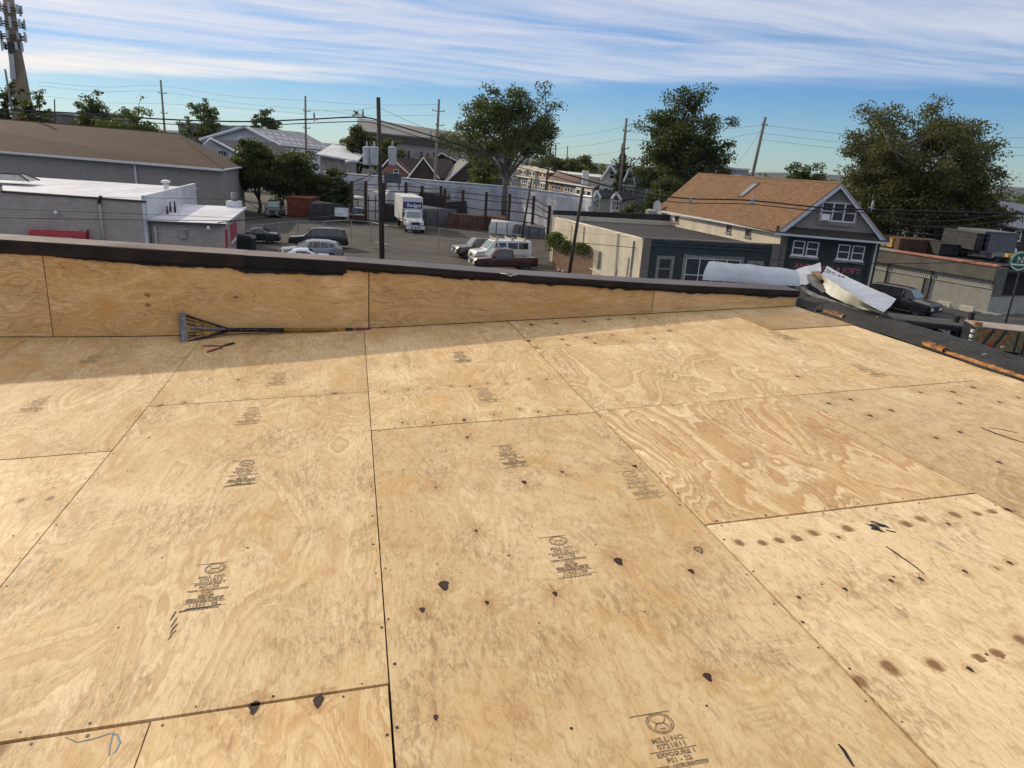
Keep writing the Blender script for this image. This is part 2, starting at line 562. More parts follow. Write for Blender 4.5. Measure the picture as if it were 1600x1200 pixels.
kn(DARK, .0165, [(966, 876), (1091, 858), (694, 913)])
kn(DARK, .011, [(1080, 892), (819, 753), (992, 728), (660, 952), (1105, 1056), (734, 603), (725, 656)])
kn(PIN, .0075, [(681, 761), (744, 829), (761, 941), (867, 927), (681, 1120), (878, 737), (730, 683)])
kn(STAR, .009, [(616, 853), (744, 756), (932, 730), (981, 806), (805, 1109), (1190, 1031), (900, 1010)])
kn(RING, .0145, [(1154, 847), (1191, 848), (1217, 844), (1245, 841), (1270, 832), (1323, 825), (1415, 818), (1437, 810), (1490, 803), (1526, 802), (1550, 799)])
kn(RING, .0145, [(1342, 1062), (1387, 1040), (1458, 1037), (1530, 1028), (1558, 1021), (1594, 999)])
kn(DARK, .0065, [(1310, 839), (1481, 818), (1515, 1045), (1248, 933), (1320, 920), (1392, 907), (1438, 904), (1507, 892), (1556, 887), (1577, 879)])
kn(RING, .013, [(34, 781), (79, 778), (0, 1170), (289, 629), (523, 614), (251, 634)])
kn(DARK, .013, [(498, 1094), (398, 1103)])
kn(DARK, .009, [(373, 594)])
kn(PIN, .006, [(602, 612), (638, 608), (670, 607), (705, 603), (762, 599), (791, 599), (826, 592), (854, 593), (629, 660), (676, 660), (772, 648), (812, 639), (841, 643), (887, 643)])
kn(DARK, .017, [(830, 507), (869, 505), (912, 502), (951, 499), (990, 497), (826, 532), (916, 527), (957, 523), (1046, 517)])
kn(DARK, .011, [(878, 530), (1009, 520), (838, 543), (887, 539), (930, 536), (974, 533), (1022, 529)])
kn(DARK, .0105, [(1294, 630), (1329, 624), (1359, 649), (1392, 641), (1462, 684), (1500, 675), (1561, 722), (1488, 612), (1520, 605), (1561, 628), (1591, 621), (1438, 613), (1499, 630), (1246, 588), (1574, 796)])
kn(SWIRL, .022, [(1060, 738), (1106, 726), (1167, 726), (1215, 721), (1300, 712), (1344, 708), (1018, 566), (935, 625), (1106, 610), (1160, 570), (1230, 615)])


def ply(name, P, u0, u1, v0, v1, along, seed, gs, tone, warm, parent, knots, thick=0.015, step=0.0165, nrm_dir=None, local=True):
    """one plywood sheet: top grid with grain coordinates and the offset to the nearest knot"""
    nu = max(2, int((u1 - u0) / step) + 1)
    nv = max(2, int((v1 - v0) / step) + 1)
    us = np.linspace(u0, u1, nu)
    vs = np.linspace(v0, v1, nv)
    Vt, F = [], []
    pvA, knA, ktA = [], [], []
    ks = [k for k in knots if u0 - .03 < k[0] < u1 + .03 and v0 - .03 < k[1] < v1 + .03]
    kp = np.array([(k[0], k[1]) for k in ks]).reshape(-1, 2)
    lim = []
    for i in range(len(ks)):
        dd = np.hypot(*(kp - kp[i]).T)
        dd[i] = 9
        lim.append(min(0.17, max(0.02, 0.5 * dd.min() - step * 0.9)))

    def attrs(U_, V_):
        n_ = len(U_)
        a_, b_ = (V_, U_) if along == 'v' else (U_, V_)
        pvA.append(np.stack([a_, b_, np.full(n_, seed)], 1))
        ka = np.tile(np.array([[400., 400., .01]]), (n_, 1))
        kt = np.zeros((n_, 3))
        if len(ks):
            best = np.full(n_, 9.)
            for i, k in enumerate(ks):
                du, dv = U_ - k[0], V_ - k[1]
                dd = np.hypot(du, dv)
                m_ = (dd < best) & ((dd < lim[i]) | (dd < k[2] * 1.7))
                best = np.where(m_, dd, best)
                da, db = (dv, du) if along == 'v' else (du, dv)
                ka[m_] = np.stack([da / k[2], db / k[2], np.full(n_, k[2])], 1)[m_]
                kt[m_] = k[3]
        knA.append(ka)
        ktA.append(kt)
    for v in vs:
        for u in us:
            Vt.append(tuple(P(u, v, 0)))
    gu, gv = np.meshgrid(us, vs)
    attrs(gu.ravel(), gv.ravel())
    for j in range(nv - 1):
        for i in range(nu - 1):
            q = j * nu + i
            F.append((q, q + 1, q + nu + 1, q + nu))
    ring = [(i, 0) for i in range(nu)] + [(nu - 1, j) for j in range(1, nv)] + [(i, nv - 1) for i in range(nu - 2, -1, -1)] + [(0, j) for j in range(nv - 2, 0, -1)]
    b0 = len(Vt)
    for (i, j) in ring:
        Vt.append(tuple(P(us[i], vs[j], -thick)))
    attrs(np.array([us[i] for i, j in ring]), np.array([vs[j] for i, j in ring]))
    n = len(ring)
    for k in range(n):
        i, j = ring[k]
        i2, j2 = ring[(k + 1) % n]
        F.append((j * nu + i, b0 + k, b0 + (k + 1) % n, j2 * nu + i2))
    me = bpy.data.meshes.new(name)
    me.from_pydata(Vt, [], F)
    me.materials.append(PLY)
    N = len(Vt)
    for nm, arr in (('pv', pvA), ('kn', knA), ('kt', ktA), ('sh', [np.tile(np.array([[gs, tone, warm]]), (N, 1))])):
        at_ = me.attributes.new(nm, 'FLOAT_VECTOR', 'POINT')
        at_.data.foreach_set('vector', np.concatenate(arr).astype(np.float32).ravel())
    o = bpy.data.objects.new(name, me)
    COL.objects.link(o)
    if parent:
        o.parent = parent
    return o


# ---- deck substrate (structure) with its sheets as parts
rows = []
for v in np.linspace(-3.2, 6.02, 24):
    rows.append([(u, v, bend(u, v) - 0.017) for u in np.linspace(-7.5, 4.30, 30)])
deck = MB().grid(rows).build('roof_deck', M_gap)
deck.matrix_world = DECK
tag(deck, 'plywood deck of the flat roof in the foreground', None, kind='structure')
DP = lambda u, v, z: (u, v, bend(u, v) + z)
SHEETS = [
    # u0, u1, v0, v1, grain strength, tone, warm
    (-3.58, -2.364, 0.95, 3.38, .7, .96, .6), (-3.58, -2.364, 3.384, 5.845, .75, .93, .8),
    (-2.36, -1.145, 1.06, 3.490, .6, 1.03, -.1), (-2.36, -1.145, 3.502, 5.845, .72, .97, .6),
    (-1.14, .088, 1.592, 4.143, .62, .98, .1), (-1.14, .088, 4.152, 5.845, .6, .99, .5),
    (-1.72, -.502, -.90, 1.579, .6, 1.0, .2), (-.498, .086, -.90, 1.581, .85, 1.06, -.3),
    (.092, 1.304, .93, 3.482, .34, .95, .5), (.092, 1.304, 3.494, 5.845, .55, 1.04, .55), (.092, 1.304, -1.5, .926, .3, .98, .2),
    (1.312, 2.525, 2.203, 3.513, 1.05, 1.05, -.5), (1.312, 2.525, 4.871, 5.845, .45, 1.0, .1), (1.312, 2.525, -.3, 2.191, .36, 1.03, -1.3),
    (2.533, 3.778, 3.512, 5.845, .55, 1.03, .1), (2.533, 3.778, 1.02, 3.501, .4, .90, .1), (2.533, 3.778, -1.4, 1.016, .4, 1.0, .2),
    (3.7795, 4.055, 3.1, 5.845, .4, 1.02, .2), (3.7795, 4.055, .5, 3.099, .4, .98, .2),
    (-2.36, -1.722, -.9, 1.055, .3, 1.0, .2),
    (-4.80, -3.584, .95, 3.38, .6, 1.0, .3), (-4.80, -3.584, 3.384, 5.845, .6, .96, .5), (-6.02, -4.804, .6, 3.03, .6, 1.02, .2), (-6.02, -4.804, 3.034, 5.845, .6, .97, .4),
    (-7.24, -6.024, .95, 3.38, .6, 1.0, .3), (-7.24, -6.024, 3.384, 5.845, .6, .96, .5), (-4.80, -3.584, -1.49, .946, .6, 1.0, .3), (-3.58, -2.364, -1.49, .946, .6, .97, .2), (-6.02, -4.804, -1.84, .596, .5, 1.0, .2),
    (-.498, .086, -3.1, -.904, .5, 1.0, .2), (-1.72, -.502, -3.1, -.904, .5, .97, .2), (.092, 1.304, -3.1, -1.504, .4, 1.0, .2), (1.312, 2.525, -2.8, -.304, .4, 1.0, .0), (2.533, 3.778, -3.1, -1.404, .4, .97, .2), (3.7795, 4.055, -2.0, .498, .4, 1.0, .2), (-2.36, -1.722, -3.1, -.904, .4, 1.0, .2),
    (1.312, 2.525, 3.518, 4.868, .78, 1.03, -.2),
]
sheet_obs = []
for i, (u0, u1, v0, v1, gs_, tn, wm) in enumerate(SHEETS):
    sheet_obs.append(ply('plywood_sheet', DP, u0, u1, v0, v1, 'v', i * 0.37 + 0.1, gs_, tn, wm, deck, KN, step=.009 if i == 13 else .0115 if i in (8, 9, 15) else .0165 if i < 20 or v0 == 3.518 else .06))

# a darker scrap let into the corner by the roof edge
c1 = uv(1298, 497)
ply('plywood_scrap', lambda u, v, z: (u, v, bend(u, v) + z + 0.006), 3.30, 4.05, 5.02, 5.50, 'u', 8.8, .4, .62, 1.0, deck, [], thick=0.005)

# nail heads along the sheet edges: too small to pick apart
nb = MB()
for (u0, u1, v0, v1, *_r) in SHEETS:
    pts = []
    for v in np.arange(v0 + .05, v1, .23):
        for u in (u0 + .014, u1 - .014):
            pts.append((u + rnd.uniform(-.006, .006), v + rnd.uniform(-.05, .05)))
    for u in np.arange(u0 + .08, u1, .21):
        for v in (v0 + .016, v1 - .016):
            pts.append((u + rnd.uniform(-.05, .05), v + rnd.uniform(-.006, .006)))
    for v in np.arange(v0 + .4, v1 - .1, .41):
        for u in np.arange(u0 + .15, u1, .31):
            if rnd.random() < .6:
                pts.append((u + rnd.uniform(-.04, .04), v + rnd.uniform(-.015, .015)))
    for (u, v) in pts:
        if not (u0 + .008 < u < u1 - .008 and v0 + .008 < v < v1 - .008):
            continue
        r = rnd.uniform(.0026, .0052)
        z = bend(u, v) + .0009
        nb.add([(u + r * math.cos(k * math.pi / 3), v + r * 1.25 * math.sin(k * math.pi / 3), z) for k in range(6)], [tuple(range(6))])
nails = lbuild(nb, 'nail_heads', M_nail, deck)
nails['kind'] = 'stuff'


# ---- ink stamps (flat print)
def text_geo(txt, size, bold=0.0):
    cu = bpy.data.curves.new('t', 'FONT')
    cu.body = txt
    cu.size = size
    cu.align_x = 'CENTER'
    cu.resolution_u = 2
    cu.offset = bold
    ob = bpy.data.objects.new('t', cu)
    COL.objects.link(ob)
    me = bpy.data.meshes.new_from_object(ob.evaluated_get(bpy.context.evaluated_depsgraph_get()))
    vs = [tuple(v.co) for v in me.vertices]
    fs = [tuple(p.vertices) for p in me.polygons]
    bpy.data.objects.remove(ob)
    bpy.data.curves.remove(cu)
    bpy.data.meshes.remove(me)
    return vs, fs


def ringm(mb, cx, cy, r0, r1, n=28, a0=0, a1=2 * math.pi, sq=1.0):
    rows = []
    for k in range(n + 1):
        a = a0 + (a1 - a0) * k / n
        rows.append([(cx + r0 * math.cos(a), cy + r0 * sq * math.sin(a), 0), (cx + r1 * math.cos(a), cy + r1 * sq * math.sin(a), 0)])
    mb.grid(rows)


def stamp_mesh(lines=11):
    """mill stamp: ringed emblem above lines of print, reading away from the wall"""
    mb = MB()
    hl = lambda y, x0, x1, t=.0012: mb.quad((x0, y - t, 0), (x1, y - t, 0), (x1, y + t, 0), (x0, y + t, 0))
    hl(.052, -.066, .04, .0016)
    ringm(mb, 0, .018, .0315, .0345)
    ringm(mb, 0, .018, .0265, .0287)
    ringm(mb, 0, .036, .0165, .0192, 16, R(185), R(355), 1.1)
    ringm(mb, 0, -.001, .0165, .0192, 16, R(5), R(175), 1.1)
    hl(.0, -.008, .008, .0013)

    def tx(s_, y, size, b=.0006):
        vs, fs = text_geo(s_, size, b)
        mb.add([(x, y + yy, 0) for (x, yy, _) in vs], fs)
    tx('MILL NO.', -.040, .0215)
    tx('0721811', -.060, .0215)
    hl(-.066, -.062, .056)
    tx('EXPOSURE 1', -.083, .0175)
    tx('PS1 - 22', -.101, .0185)
    tx('WOOD - RATED SHEATHING', -.114, .0098)
    hl(-.117, -.06, .062, .0008)
    tx('CVD', -.135, .0175)
    tx('32/16P', -.152, .0175, .0011)
    tx('SIZED FOR SPACING', -.165, .0125, .0009)
    tx('THICKNESS 0.578 IN', -.178, .0125, .0009)
    hl(-.183, -.062, .066)
    tx('11563 - 08', -.202, .0200)
    hl(-.209, -.05, .07)
    # smeared lower edge
    for k in range(9):
        x0 = -.065 + k * .013
        mb.quad((x0, -.222 - rnd.random() * .004, 0), (x0 + .011, -.221, 0), (x0 + .012, -.2165 + rnd.random() * .002, 0), (x0, -.217, 0))
    return mb


smb = stamp_mesh()
sme = bpy.data.meshes.new('mill_stamp')
sme.from_pydata(smb.v, [], smb.f)
sme.materials.append(M_ink)
sme2 = sme.copy()
sme2.materials.clear()
sme2.materials.append(M_inkf)


def stamp(px, py, faded=False, sc=1.0, ang=0.0):
    u, v = uv(px, py)
    for so, (u0, u1, v0, v1, *_r) in zip(sheet_obs, SHEETS):
        if u0 < u < u1 and v0 < v < v1:
            o = bpy.data.objects.new('mill_stamp', sme2 if faded else sme)
            COL.objects.link(o)
            o.parent = so
            o.location = (u, v - .018 * sc, bend(u, v) + .0008)
            o.scale = (sc, sc, 1)
            o.rotation_euler = (0, 0, ang)
            return o


for q in ((336, 888), (386, 724), (872, 845), (1031, 1130)):
    stamp(*q)
stamp(790, 700, sc=.97, ang=.03)
for q in ((717, 552),):
    stamp(*q, sc=1.05)
for q in ((755, 609), (395, 640), (437, 585), (155, 560), (70, 625), (1212, 520), (1340, 572), (984, 741)):
    stamp(*q, faded=True)
# large print near the right-hand edge of the picture
lv, lf = text_geo('FORM PLY', .085, .002)
lm = MB().add([(x, y, 0) for x, y, _ in lv], lf)
uu, vv = uv(1568, 680)

# black scrapes, gouges and a pen mark lying on the sheets
def stroke(pts, wd, mt, name):
    P = [uv(*p) for p in pts]
    mb = MB()
    rows = []
    n = len(P)
    for i, (u, v) in enumerate(P):
        a = P[max(0, i - 1)]
        b = P[min(n - 1, i + 1)]
        t = Vector((b[0] - a[0], b[1] - a[1], 0)).normalized()
        s_ = Vector((-t.y, t.x, 0))
        wv_ = wd * (0.25 + 0.75 * math.sin(math.pi * (i + .5) / n)) * rnd.uniform(.75, 1.2)
        z = bend(u, v) + .0011
        rows.append([(u + s_.x * wv_, v + s_.y * wv_, z), (u - s_.x * wv_, v - s_.y * wv_, z)])
    mb.grid(rows)
    for so, (u0, u1, v0, v1, *_r) in zip(sheet_obs, SHEETS):
        if u0 < P[0][0] < u1 and v0 < P[0][1] < v1:
            return lbuild(mb, name, mt, so)


stroke([(1384, 854), (1398, 863), (1412, 873), (1428, 884), (1445, 898)], .004, M_black, 'gouge')
stroke([(1310, 1163), (1318, 1172), (1325, 1184), (1334, 1198)], .0042, M_black, 'gouge')
for k in range(16):
    x = 1347 + rnd.random() * 44
    y = 815 + (x - 1347) * .12 + rnd.uniform(-3, 10)
    stroke([(x, y), (x + 7, y + 1 + rnd.random() * 3), (x + 15, y + 3 + rnd.random() * 4)], rnd.uniform(.002, .007), M_black, 'scrape')
for k in range(4):
    stroke([(275 + k * 3 - k * k, 955 + k * 10), (271 + k * 2 - k * k, 962 + k * 10), (266 + k * 2 - k * k, 970 + k * 10)], .0022, M_black, 'scrape')
stroke([(280, 957), (300, 951), (322, 949), (345, 944)], .0035, M_black, 'scrape')
stroke([(352, 761), (372, 757), (400, 755)], .0045, M_black, 'scrape')
stroke([(1532, 668), (1552, 676), (1575, 684), (1600, 692)], .007, M_black, 'scrape')
stroke([(1545, 668), (1566, 671), (1590, 677)], .005, M_black, 'scrape')
M_pen = mat('blue_pen', (0.16, 0.24, 0.28), .8, var=.3)
stroke([(102, 1152), (120, 1160), (145, 1155), (172, 1146), (183, 1148), (188, 1160), (180, 1175), (170, 1181), (172, 1165), (178, 1142)], .0022, M_pen, 'pen_mark')
M_splint = mat('fresh_splinter', (0.70, 0.55, 0.34), .7, var=.3, scale=20)
stroke([(1454, 843), (1466, 848), (1478, 855), (1490, 862)], .010, M_splint, 'torn_patch')
# ------------------------------------------------------------------ parapet, coping, roof edge
M_cop = mat('brown_coping_metal', (0.028, 0.020, 0.017), 0.55, 0.0, var=.3, scale=6, bump=.08, bscale=9, spec=.18)
M_copt = mat('lightened_cap_top', (0.20, 0.155, 0.135), 0.6, 0.0, var=.25, scale=2, bump=.08, bscale=9, spec=.4)  # cap top coloured lighter than its faces, in place of grazing sky sheen
M_copt2 = mat('part_lightened_cap_top', (0.10, 0.078, 0.074), 0.5, 0.0, var=.25, scale=2, bump=.08, bscale=9, spec=.4)  # right-hand cap top: weaker sky sheen put into the colour
M_copb = mat('black_coping_metal', (0.012, 0.010, 0.010), 0.6, 0.0, var=.4, scale=5, bump=.15, bscale=25, spec=.2)
M_felt = mat('torn_black_felt', (0.010, 0.009, 0.009), 0.85, var=.5, scale=14, bump=.5, bscale=60)
M_tar = mat('tarred_roofing', (0.011, 0.011, 0.011), 0.85, var=.8, scale=5, bump=1.0, bscale=40, col2=(0.034, 0.032, 0.029), detail=8)
M_white = mat('white_sheet_metal', (0.40, 0.43, 0.48), 0.42, 0.15, var=.12, scale=5, bump=.12, bscale=7)
M_cream = mat('cream_sheet_metal', (0.62, 0.60, 0.50), 0.5, 0.05, var=.12, scale=5, bump=.1, bscale=9)
M_orange = mat('broken_raw_wood', (0.46, 0.20, 0.055), 0.75, var=.4, scale=22, bump=.6, bscale=70)
M_scrap = mat('dull_bent_metal', (0.17, 0.16, 0.145), 0.45, 0.5, var=.5, scale=9, bump=.3, bscale=18)
M_brickwall = brickmat('plain_brick', (0.22, 0.12, 0.09), (0.3, 0.28, 0.25), .22, .075, .008)


def deckz(u, v):
    P = W_ * u + NW * v
    return DO.z - (nrm.x * P.x + nrm.y * P.y) / nrm.z + bend(u, v)


def wp(px, py, v=5.85):
    """sight line meets the vertical plane a distance v ahead along the wall normal"""
    d = ray(px, py)
    t = (v - NW.dot(EYE)) / NW.dot(d)
    return EYE + d * t


def uvh(px, py, h):
    d = ray(px, py)
    o = DO + nrm * h
    t = nrm.dot(o - EYE) / nrm.dot(d)
    return EYE + d * t


def WP(u, v, z):
    return W_ * u + NW * v + Vector((0, 0, z))


ctop = lambda u: float(np.interp(u, [-7.6, -2.5, -.82, -.05, 1.31, 2.59, 4.06], [8.395, 8.229, 8.173, 8.150, 8.085, 8.040, 8.008]))

# body of the building under the roof
mb = MB()
cor = [(-7.6, -3.3), (4.50, -3.3), (4.50, 6.09), (-7.6, 6.09)]
lo = [WP(u, v, 0) for u, v in cor]
hi = [WP(u, v, deckz(u, v) - .35) for u, v in cor]
mb.add(lo + hi, [(0, 1, 5, 4), (1, 2, 6, 5), (2, 3, 7, 6), (3, 0, 4, 7)])
ob = mb.build('roof_building', M_brickwall)
tag(ob, 'brick building under the plywood roof deck', 'building')

par = MB()
ss_ = np.linspace(-7.6, 4.06, 40)
rows = []
for u in ss_:
    zb, zt = deckz(u, 5.9) - .05, ctop(u) - .012
    rows.append([WP(u, 5.872, zb), WP(u, 5.872, zt), WP(u, 6.08, zt), WP(u, 6.08, zb)])
par.grid(rows, close=True)
par.f.append((3, 2, 1, 0)); par.mi.append(0)
e_ = 4 * (len(ss_) - 1)
par.f.append((e_, e_ + 1, e_ + 2, e_ + 3)); par.mi.append(0)
parapet = par.build('parapet_wall', M_gap)
tag(parapet, 'low parapet wall clad in plywood along the far edge of the roof', 'wall')

WK = []
for (x, y, k, r) in [(231, 463, RING, .016), (232, 478, RING, .015), (370, 466, RING, .014), (1203, 467, DARK, .017), (1160, 458, DARK, .008), (1064, 459, DARK, .009), (1062, 482, DARK, .009),
                     (700, 455, STAR, .01), (800, 463, STAR, .012), (470, 440, STAR, .012), (905, 470, STAR, .01), (985, 465, PIN, .005), (100, 420, PIN, .005), (30, 440, SWIRL, .03), (25, 495, SWIRL, .03)]:
    p = wp(x, y)
    u = p.dot(W_)
    b_, t_ = deckz(u, 5.85), ctop(u) - .03
    WK.append((u, .8 * (p.z - b_) / (t_ - b_), r, k))


def PP(u, v, z):
    b_, t_ = deckz(u, 5.85) + .004, ctop(u) - .02
    return WP(u, 5.853 - z, b_ + (t_ - b_) * v / .8)


for i, (u0, u1, gs_, tn, wm) in enumerate([(-7.5, -4.606, .6, 1.18, 1.1), (-4.6, -2.224, .9, 1.16, 1.05), (-2.217, .126, .6, 1.12, 1.15), (.134, 2.616, .5, 1.04, 1.1), (2.622, 4.05, .55, 1.2, .95)]):
    ply('plywood_panel', PP, u0, u1, 0, .8, 'u', 20.3 + i * 1.7, gs_, tn, wm, parapet, WK)


def coping(u0, u1, drop, mt, lift=0.0, top=None):
    rows = []
    for u in np.linspace(u0, u1, 24):
        z = ctop(u) + lift
        wv_ = .003 * math.sin(u * 5.1)
        rows.append([WP(u, 5.838 + wv_, z - drop), WP(u, 5.832 - lift + wv_, z - drop + .006), WP(u, 5.832 - lift + wv_, z - .006), WP(u, 5.838, z), WP(u, 6.108, z + .003), WP(u, 6.112, z - .005), WP(u, 6.112, z - .09)])
    mb = MB().grid(rows)
    nc_ = 6
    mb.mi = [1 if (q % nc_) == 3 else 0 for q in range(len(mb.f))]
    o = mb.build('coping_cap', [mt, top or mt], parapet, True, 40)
    sm = o.modifiers.new('thickness', 'SOLIDIFY')
    sm.thickness = .0015
    o.modifiers.new('e', 'EDGE_SPLIT').split_angle = R(32)
    return o


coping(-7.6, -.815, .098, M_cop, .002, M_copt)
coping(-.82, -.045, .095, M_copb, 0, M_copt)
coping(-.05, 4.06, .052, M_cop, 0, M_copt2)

# torn black felt hanging under the cap
top_px = [(-40, 392), (0, 394), (60, 398), (105, 400), (160, 404), (230, 409), (300, 414), (360, 418), (384, 420), (450, 423), (535, 425), (541, 421)]
bot_px = [(-40, 393), (0, 396), (60, 398), (105, 403), (160, 409), (230, 414), (300, 418), (345, 419), (384, 427), (450, 428), (535, 431), (541, 422)]
fr = []
for k in range(len(top_px) - 1):
    for s_ in np.linspace(0, 1, 9)[:-1]:
        a = (top_px[k][0] * (1 - s_) + top_px[k + 1][0] * s_, top_px[k][1] * (1 - s_) + top_px[k + 1][1] * s_)
        b = bot_px[k][1] * (1 - s_) + bot_px[k + 1][1] * s_ + rnd.uniform(-.9, 1.1)
        fr.append([wp(a[0], a[1] - 4, 5.846), wp(a[0], b, 5.838)])
o = MB().grid(fr).build('torn_felt', M_felt, parapet)
o.modifiers.new('t', 'SOLIDIFY').thickness = .004

# thin black drip line under the rest of the cap
fr = [[WP(u, 5.847, ctop(u) - .045), WP(u, 5.836, ctop(u) - .062 - rnd.uniform(0, .012) * (1 + math.sin(u * 9)))] for u in np.linspace(-.04, 4.04, 90)]
o = MB().grid(fr).build('torn_felt', M_felt, parapet)
o.modifiers.new('t', 'SOLIDIFY').thickness = .003

# a twist of wire left on the cap
M_wire = mat('galvanised_wire', (0.55, 0.55, 0.53), .35, .8, var=.2)
tw = [gz(782, 427, ctop(1.2) + .006), gz(790, 428, ctop(1.2) + .02), gz(797, 431, ctop(1.2) + .008), gz(806, 430, ctop(1.2) + .022), gz(809, 427, ctop(1.2) + .015), gz(803, 429, ctop(1.2) + .008), gz(797, 432, ctop(1.2) + .006)]
o = MB().tube(tw, .0035, 6).build('wire_scrap', M_wire)
tag(o, 'small twist of bright wire lying on the parapet cap', 'wire')


# ---- white curled sheet standing on the cap near the corner
rows = []
n = 22
for i in range(n):
    s_ = i / (n - 1)
    xb, yb = 1098 + s_ * 152, 437.5 + s_ * 10
    xt, yt = 1108 + s_ * 138, 408.8 + s_ * 14 - 1.5 * math.sin(s_ * 3.1)
    pb, pt = wp(xb, yb, 5.90), wp(xt, yt, 6.10)
    row = []
    for k in range(9):
        t = k / 8
        zf = min(1, t * 1.06)
        p = pb.lerp(pt, t)
        vv_ = pb.lerp(pt, t ** 2.2)
        p = Vector((vv_.x, vv_.y, p.z))
        p += NW * .010 * math.sin(s_ * 7 + t * 3) + Z3 * .004 * math.sin(s_ * 17) * t
        row.append(p)
    rows.append(row)
o = MB().grid(rows).build('curled_flashing_sheet', M_white, None, True)
o.modifiers.new('t', 'SOLIDIFY').thickness = .0025
o.modifiers.new('e', 'EDGE_SPLIT').split_angle = R(35)
tag(o, 'long curled white metal sheet lying on the parapet cap', 'flashing')


def loft(polys, name, mt, parent=None, th=.0025, sub=8, jit=0.0):
    """sheet through several edge lines (lists of points)"""
    L = []
    for pl in polys:
        pts = []
        for i in range(sub + 1):
            t = i / sub * (len(pl) - 1)
            k = min(int(t), len(pl) - 2)
            p = pl[k].lerp(pl[k + 1], t - k)
            pts.append(p + Vector((rnd.uniform(-jit, jit), rnd.uniform(-jit, jit), rnd.uniform(-jit, jit))))
        L.append(pts)
    o = MB().grid(L).build(name, mt, parent, True, 35)
    o.modifiers.new('t', 'SOLIDIFY').thickness = th
    o.modifiers.new('e', 'EDGE_SPLIT').split_angle = R(32)
    return o


# ---- large folded length of cap, white above and cream inside, hanging over the corner
big_ = empty('folded_flashing_strip', 'large folded strip of white and cream metal over the roof corner', 'flashing', uvh(1340, 470, .1))
l1 = [uvh(1292, 416, .12), uvh(1318, 430, .14), uvh(1345, 443, .14), uvh(1375, 456, .13), uvh(1400, 467, .11)]
l1b = [uvh(1288, 424, .12), uvh(1312, 440, .125), uvh(1340, 455, .12), uvh(1368, 470, .11), uvh(1392, 479, .10)]
l2 = [uvh(1284, 429, .17), uvh(1306, 443, .17), uvh(1332, 460, .16), uvh(1358, 476, .14), uvh(1381, 487.5, .12)]
l3 = [uvh(1288, 440, .10), uvh(1300, 455, .09), uvh(1322, 470, .08), uvh(1350, 479, .075), uvh(1376, 486, .07)]
l4 = [uvh(1284, 452, .06), uvh(1298, 463, .05), uvh(1322, 474, .05), uvh(1348, 483, .05), uvh(1374, 489, .05)]
loft([l1, l1b, l2], 'top_face', M_white, big_, sub=12, jit=.003)
loft([l2, l3, l4], 'inner_face', M_cream, big_, sub=12, jit=.003)
loft([[l4[-1], l2[-1]], [uvh(1377, 493, .03), uvh(1377, 492, .05)]], 'end_flap', M_cream, big_, sub=3)
for (x, y) in ((1296, 424), (1302, 427), (1311, 431), (1317, 433), (1292, 422)):
    a = [uvh(x + dx_, y + dy_, .137) + Vector((0, -.004, .006)) for dx_, dy_ in ((-2.5, -.8), (0, -1.2), (2.6, .4), (1.6, 1.3), (-1, .6))]
    MB().add(a, [tuple(range(5))]).build('torn_hole', M_black, big_)

# ---- crumpled metal at the corner
cr = empty('crumpled_metal', 'crumpled grey metal offcuts heaped at the roof corner', 'scrap', uvh(1262, 468, .02))
loft([[uvh(1236, 424, .12), uvh(1252, 419, .16), uvh(1282, 411, .2)], [uvh(1240, 434, .10), uvh(1262, 428, .13), uvh(1282, 424, .15)], [uvh(1246, 446, .05), uvh(1262, 444, .06), uvh(1274, 446, .06)]], 'bent_plate', M_white, cr, sub=9, jit=.008)
loft([[uvh(1253, 421, .14), uvh(1264, 440, .1), uvh(1285, 458, .06)], [uvh(1268, 424, .15), uvh(1283, 440, .1), uvh(1292, 452, .07)]], 'bent_plate', M_scrap, cr, sub=9, jit=.01)
loft([[uvh(1250, 448, .05), uvh(1285, 463, .045), uvh(1345, 484, .05), uvh(1366, 487, .05)], [uvh(1254, 455, .035), uvh(1285, 473, .03), uvh(1330, 487, .03), uvh(1360, 489, .04)]], 'bent_plate', M_scrap, cr, sub=14, jit=.006)
loft([[uvh(1268, 424, .16), uvh(1281, 436, .13), uvh(1291, 440, .11)], [uvh(1281, 423, .17), uvh(1288, 432, .14), uvh(1293, 439, .11)]], 'bent_plate', mat('rusty_plate', (.22, .11, .05), .7, var=.4, scale=12), cr, sub=6, jit=.005)
loft([[uvh(1243, 438, .06), uvh(1262, 450, .05)], [uvh(1240, 458, .03), uvh(1262, 466, .025)], [uvh(1250, 478, .01), uvh(1275, 487, .01)]], 'felt_flap', M_felt, cr, sub=9, jit=.006)
loft([[uvh(1276, 466, .05), uvh(1300, 474, .05)], [uvh(1274, 484, .03), uvh(1300, 490, .02)]], 'felt_flap', M_tar, cr, sub=9, jit=.012)

# ---- tarred roofing rolled over the right-hand edge
rows = []
NV = 110
nrng = np.random.RandomState(3)
for j in range(NV):
    v = -1.6 + (7.6) * j / (NV - 1)
    row = []
    wig = .012 * math.sin(v * 3.1) + .008 * math.sin(v * 11.3)
    for i in range(15):
        s_ = i / 14
        u = 4.058 + wig * (1 - s_) + .46 * s_
        h = .052 * math.sin(min(1, s_ * 2.2) * math.pi / 2) * (1 - .75 * sst(s_, .55, 1)) + nrng.uniform(-.0055, .0055) + .006 * math.sin(v * 7 + s_ * 9)
        if i == 0:
            h = .004
        row.append((u, v, h))
    row.append((4.525, v, -.22))
    row.append((4.525, v, -.45))
    rows.append(row)
o = MB().grid(rows).build('tarred_roof_edge', M_tar, None, True)
o.matrix_world = DECK
tag(o, 'black tarred roofing rolled over the right edge of the roof', 'roof edge')

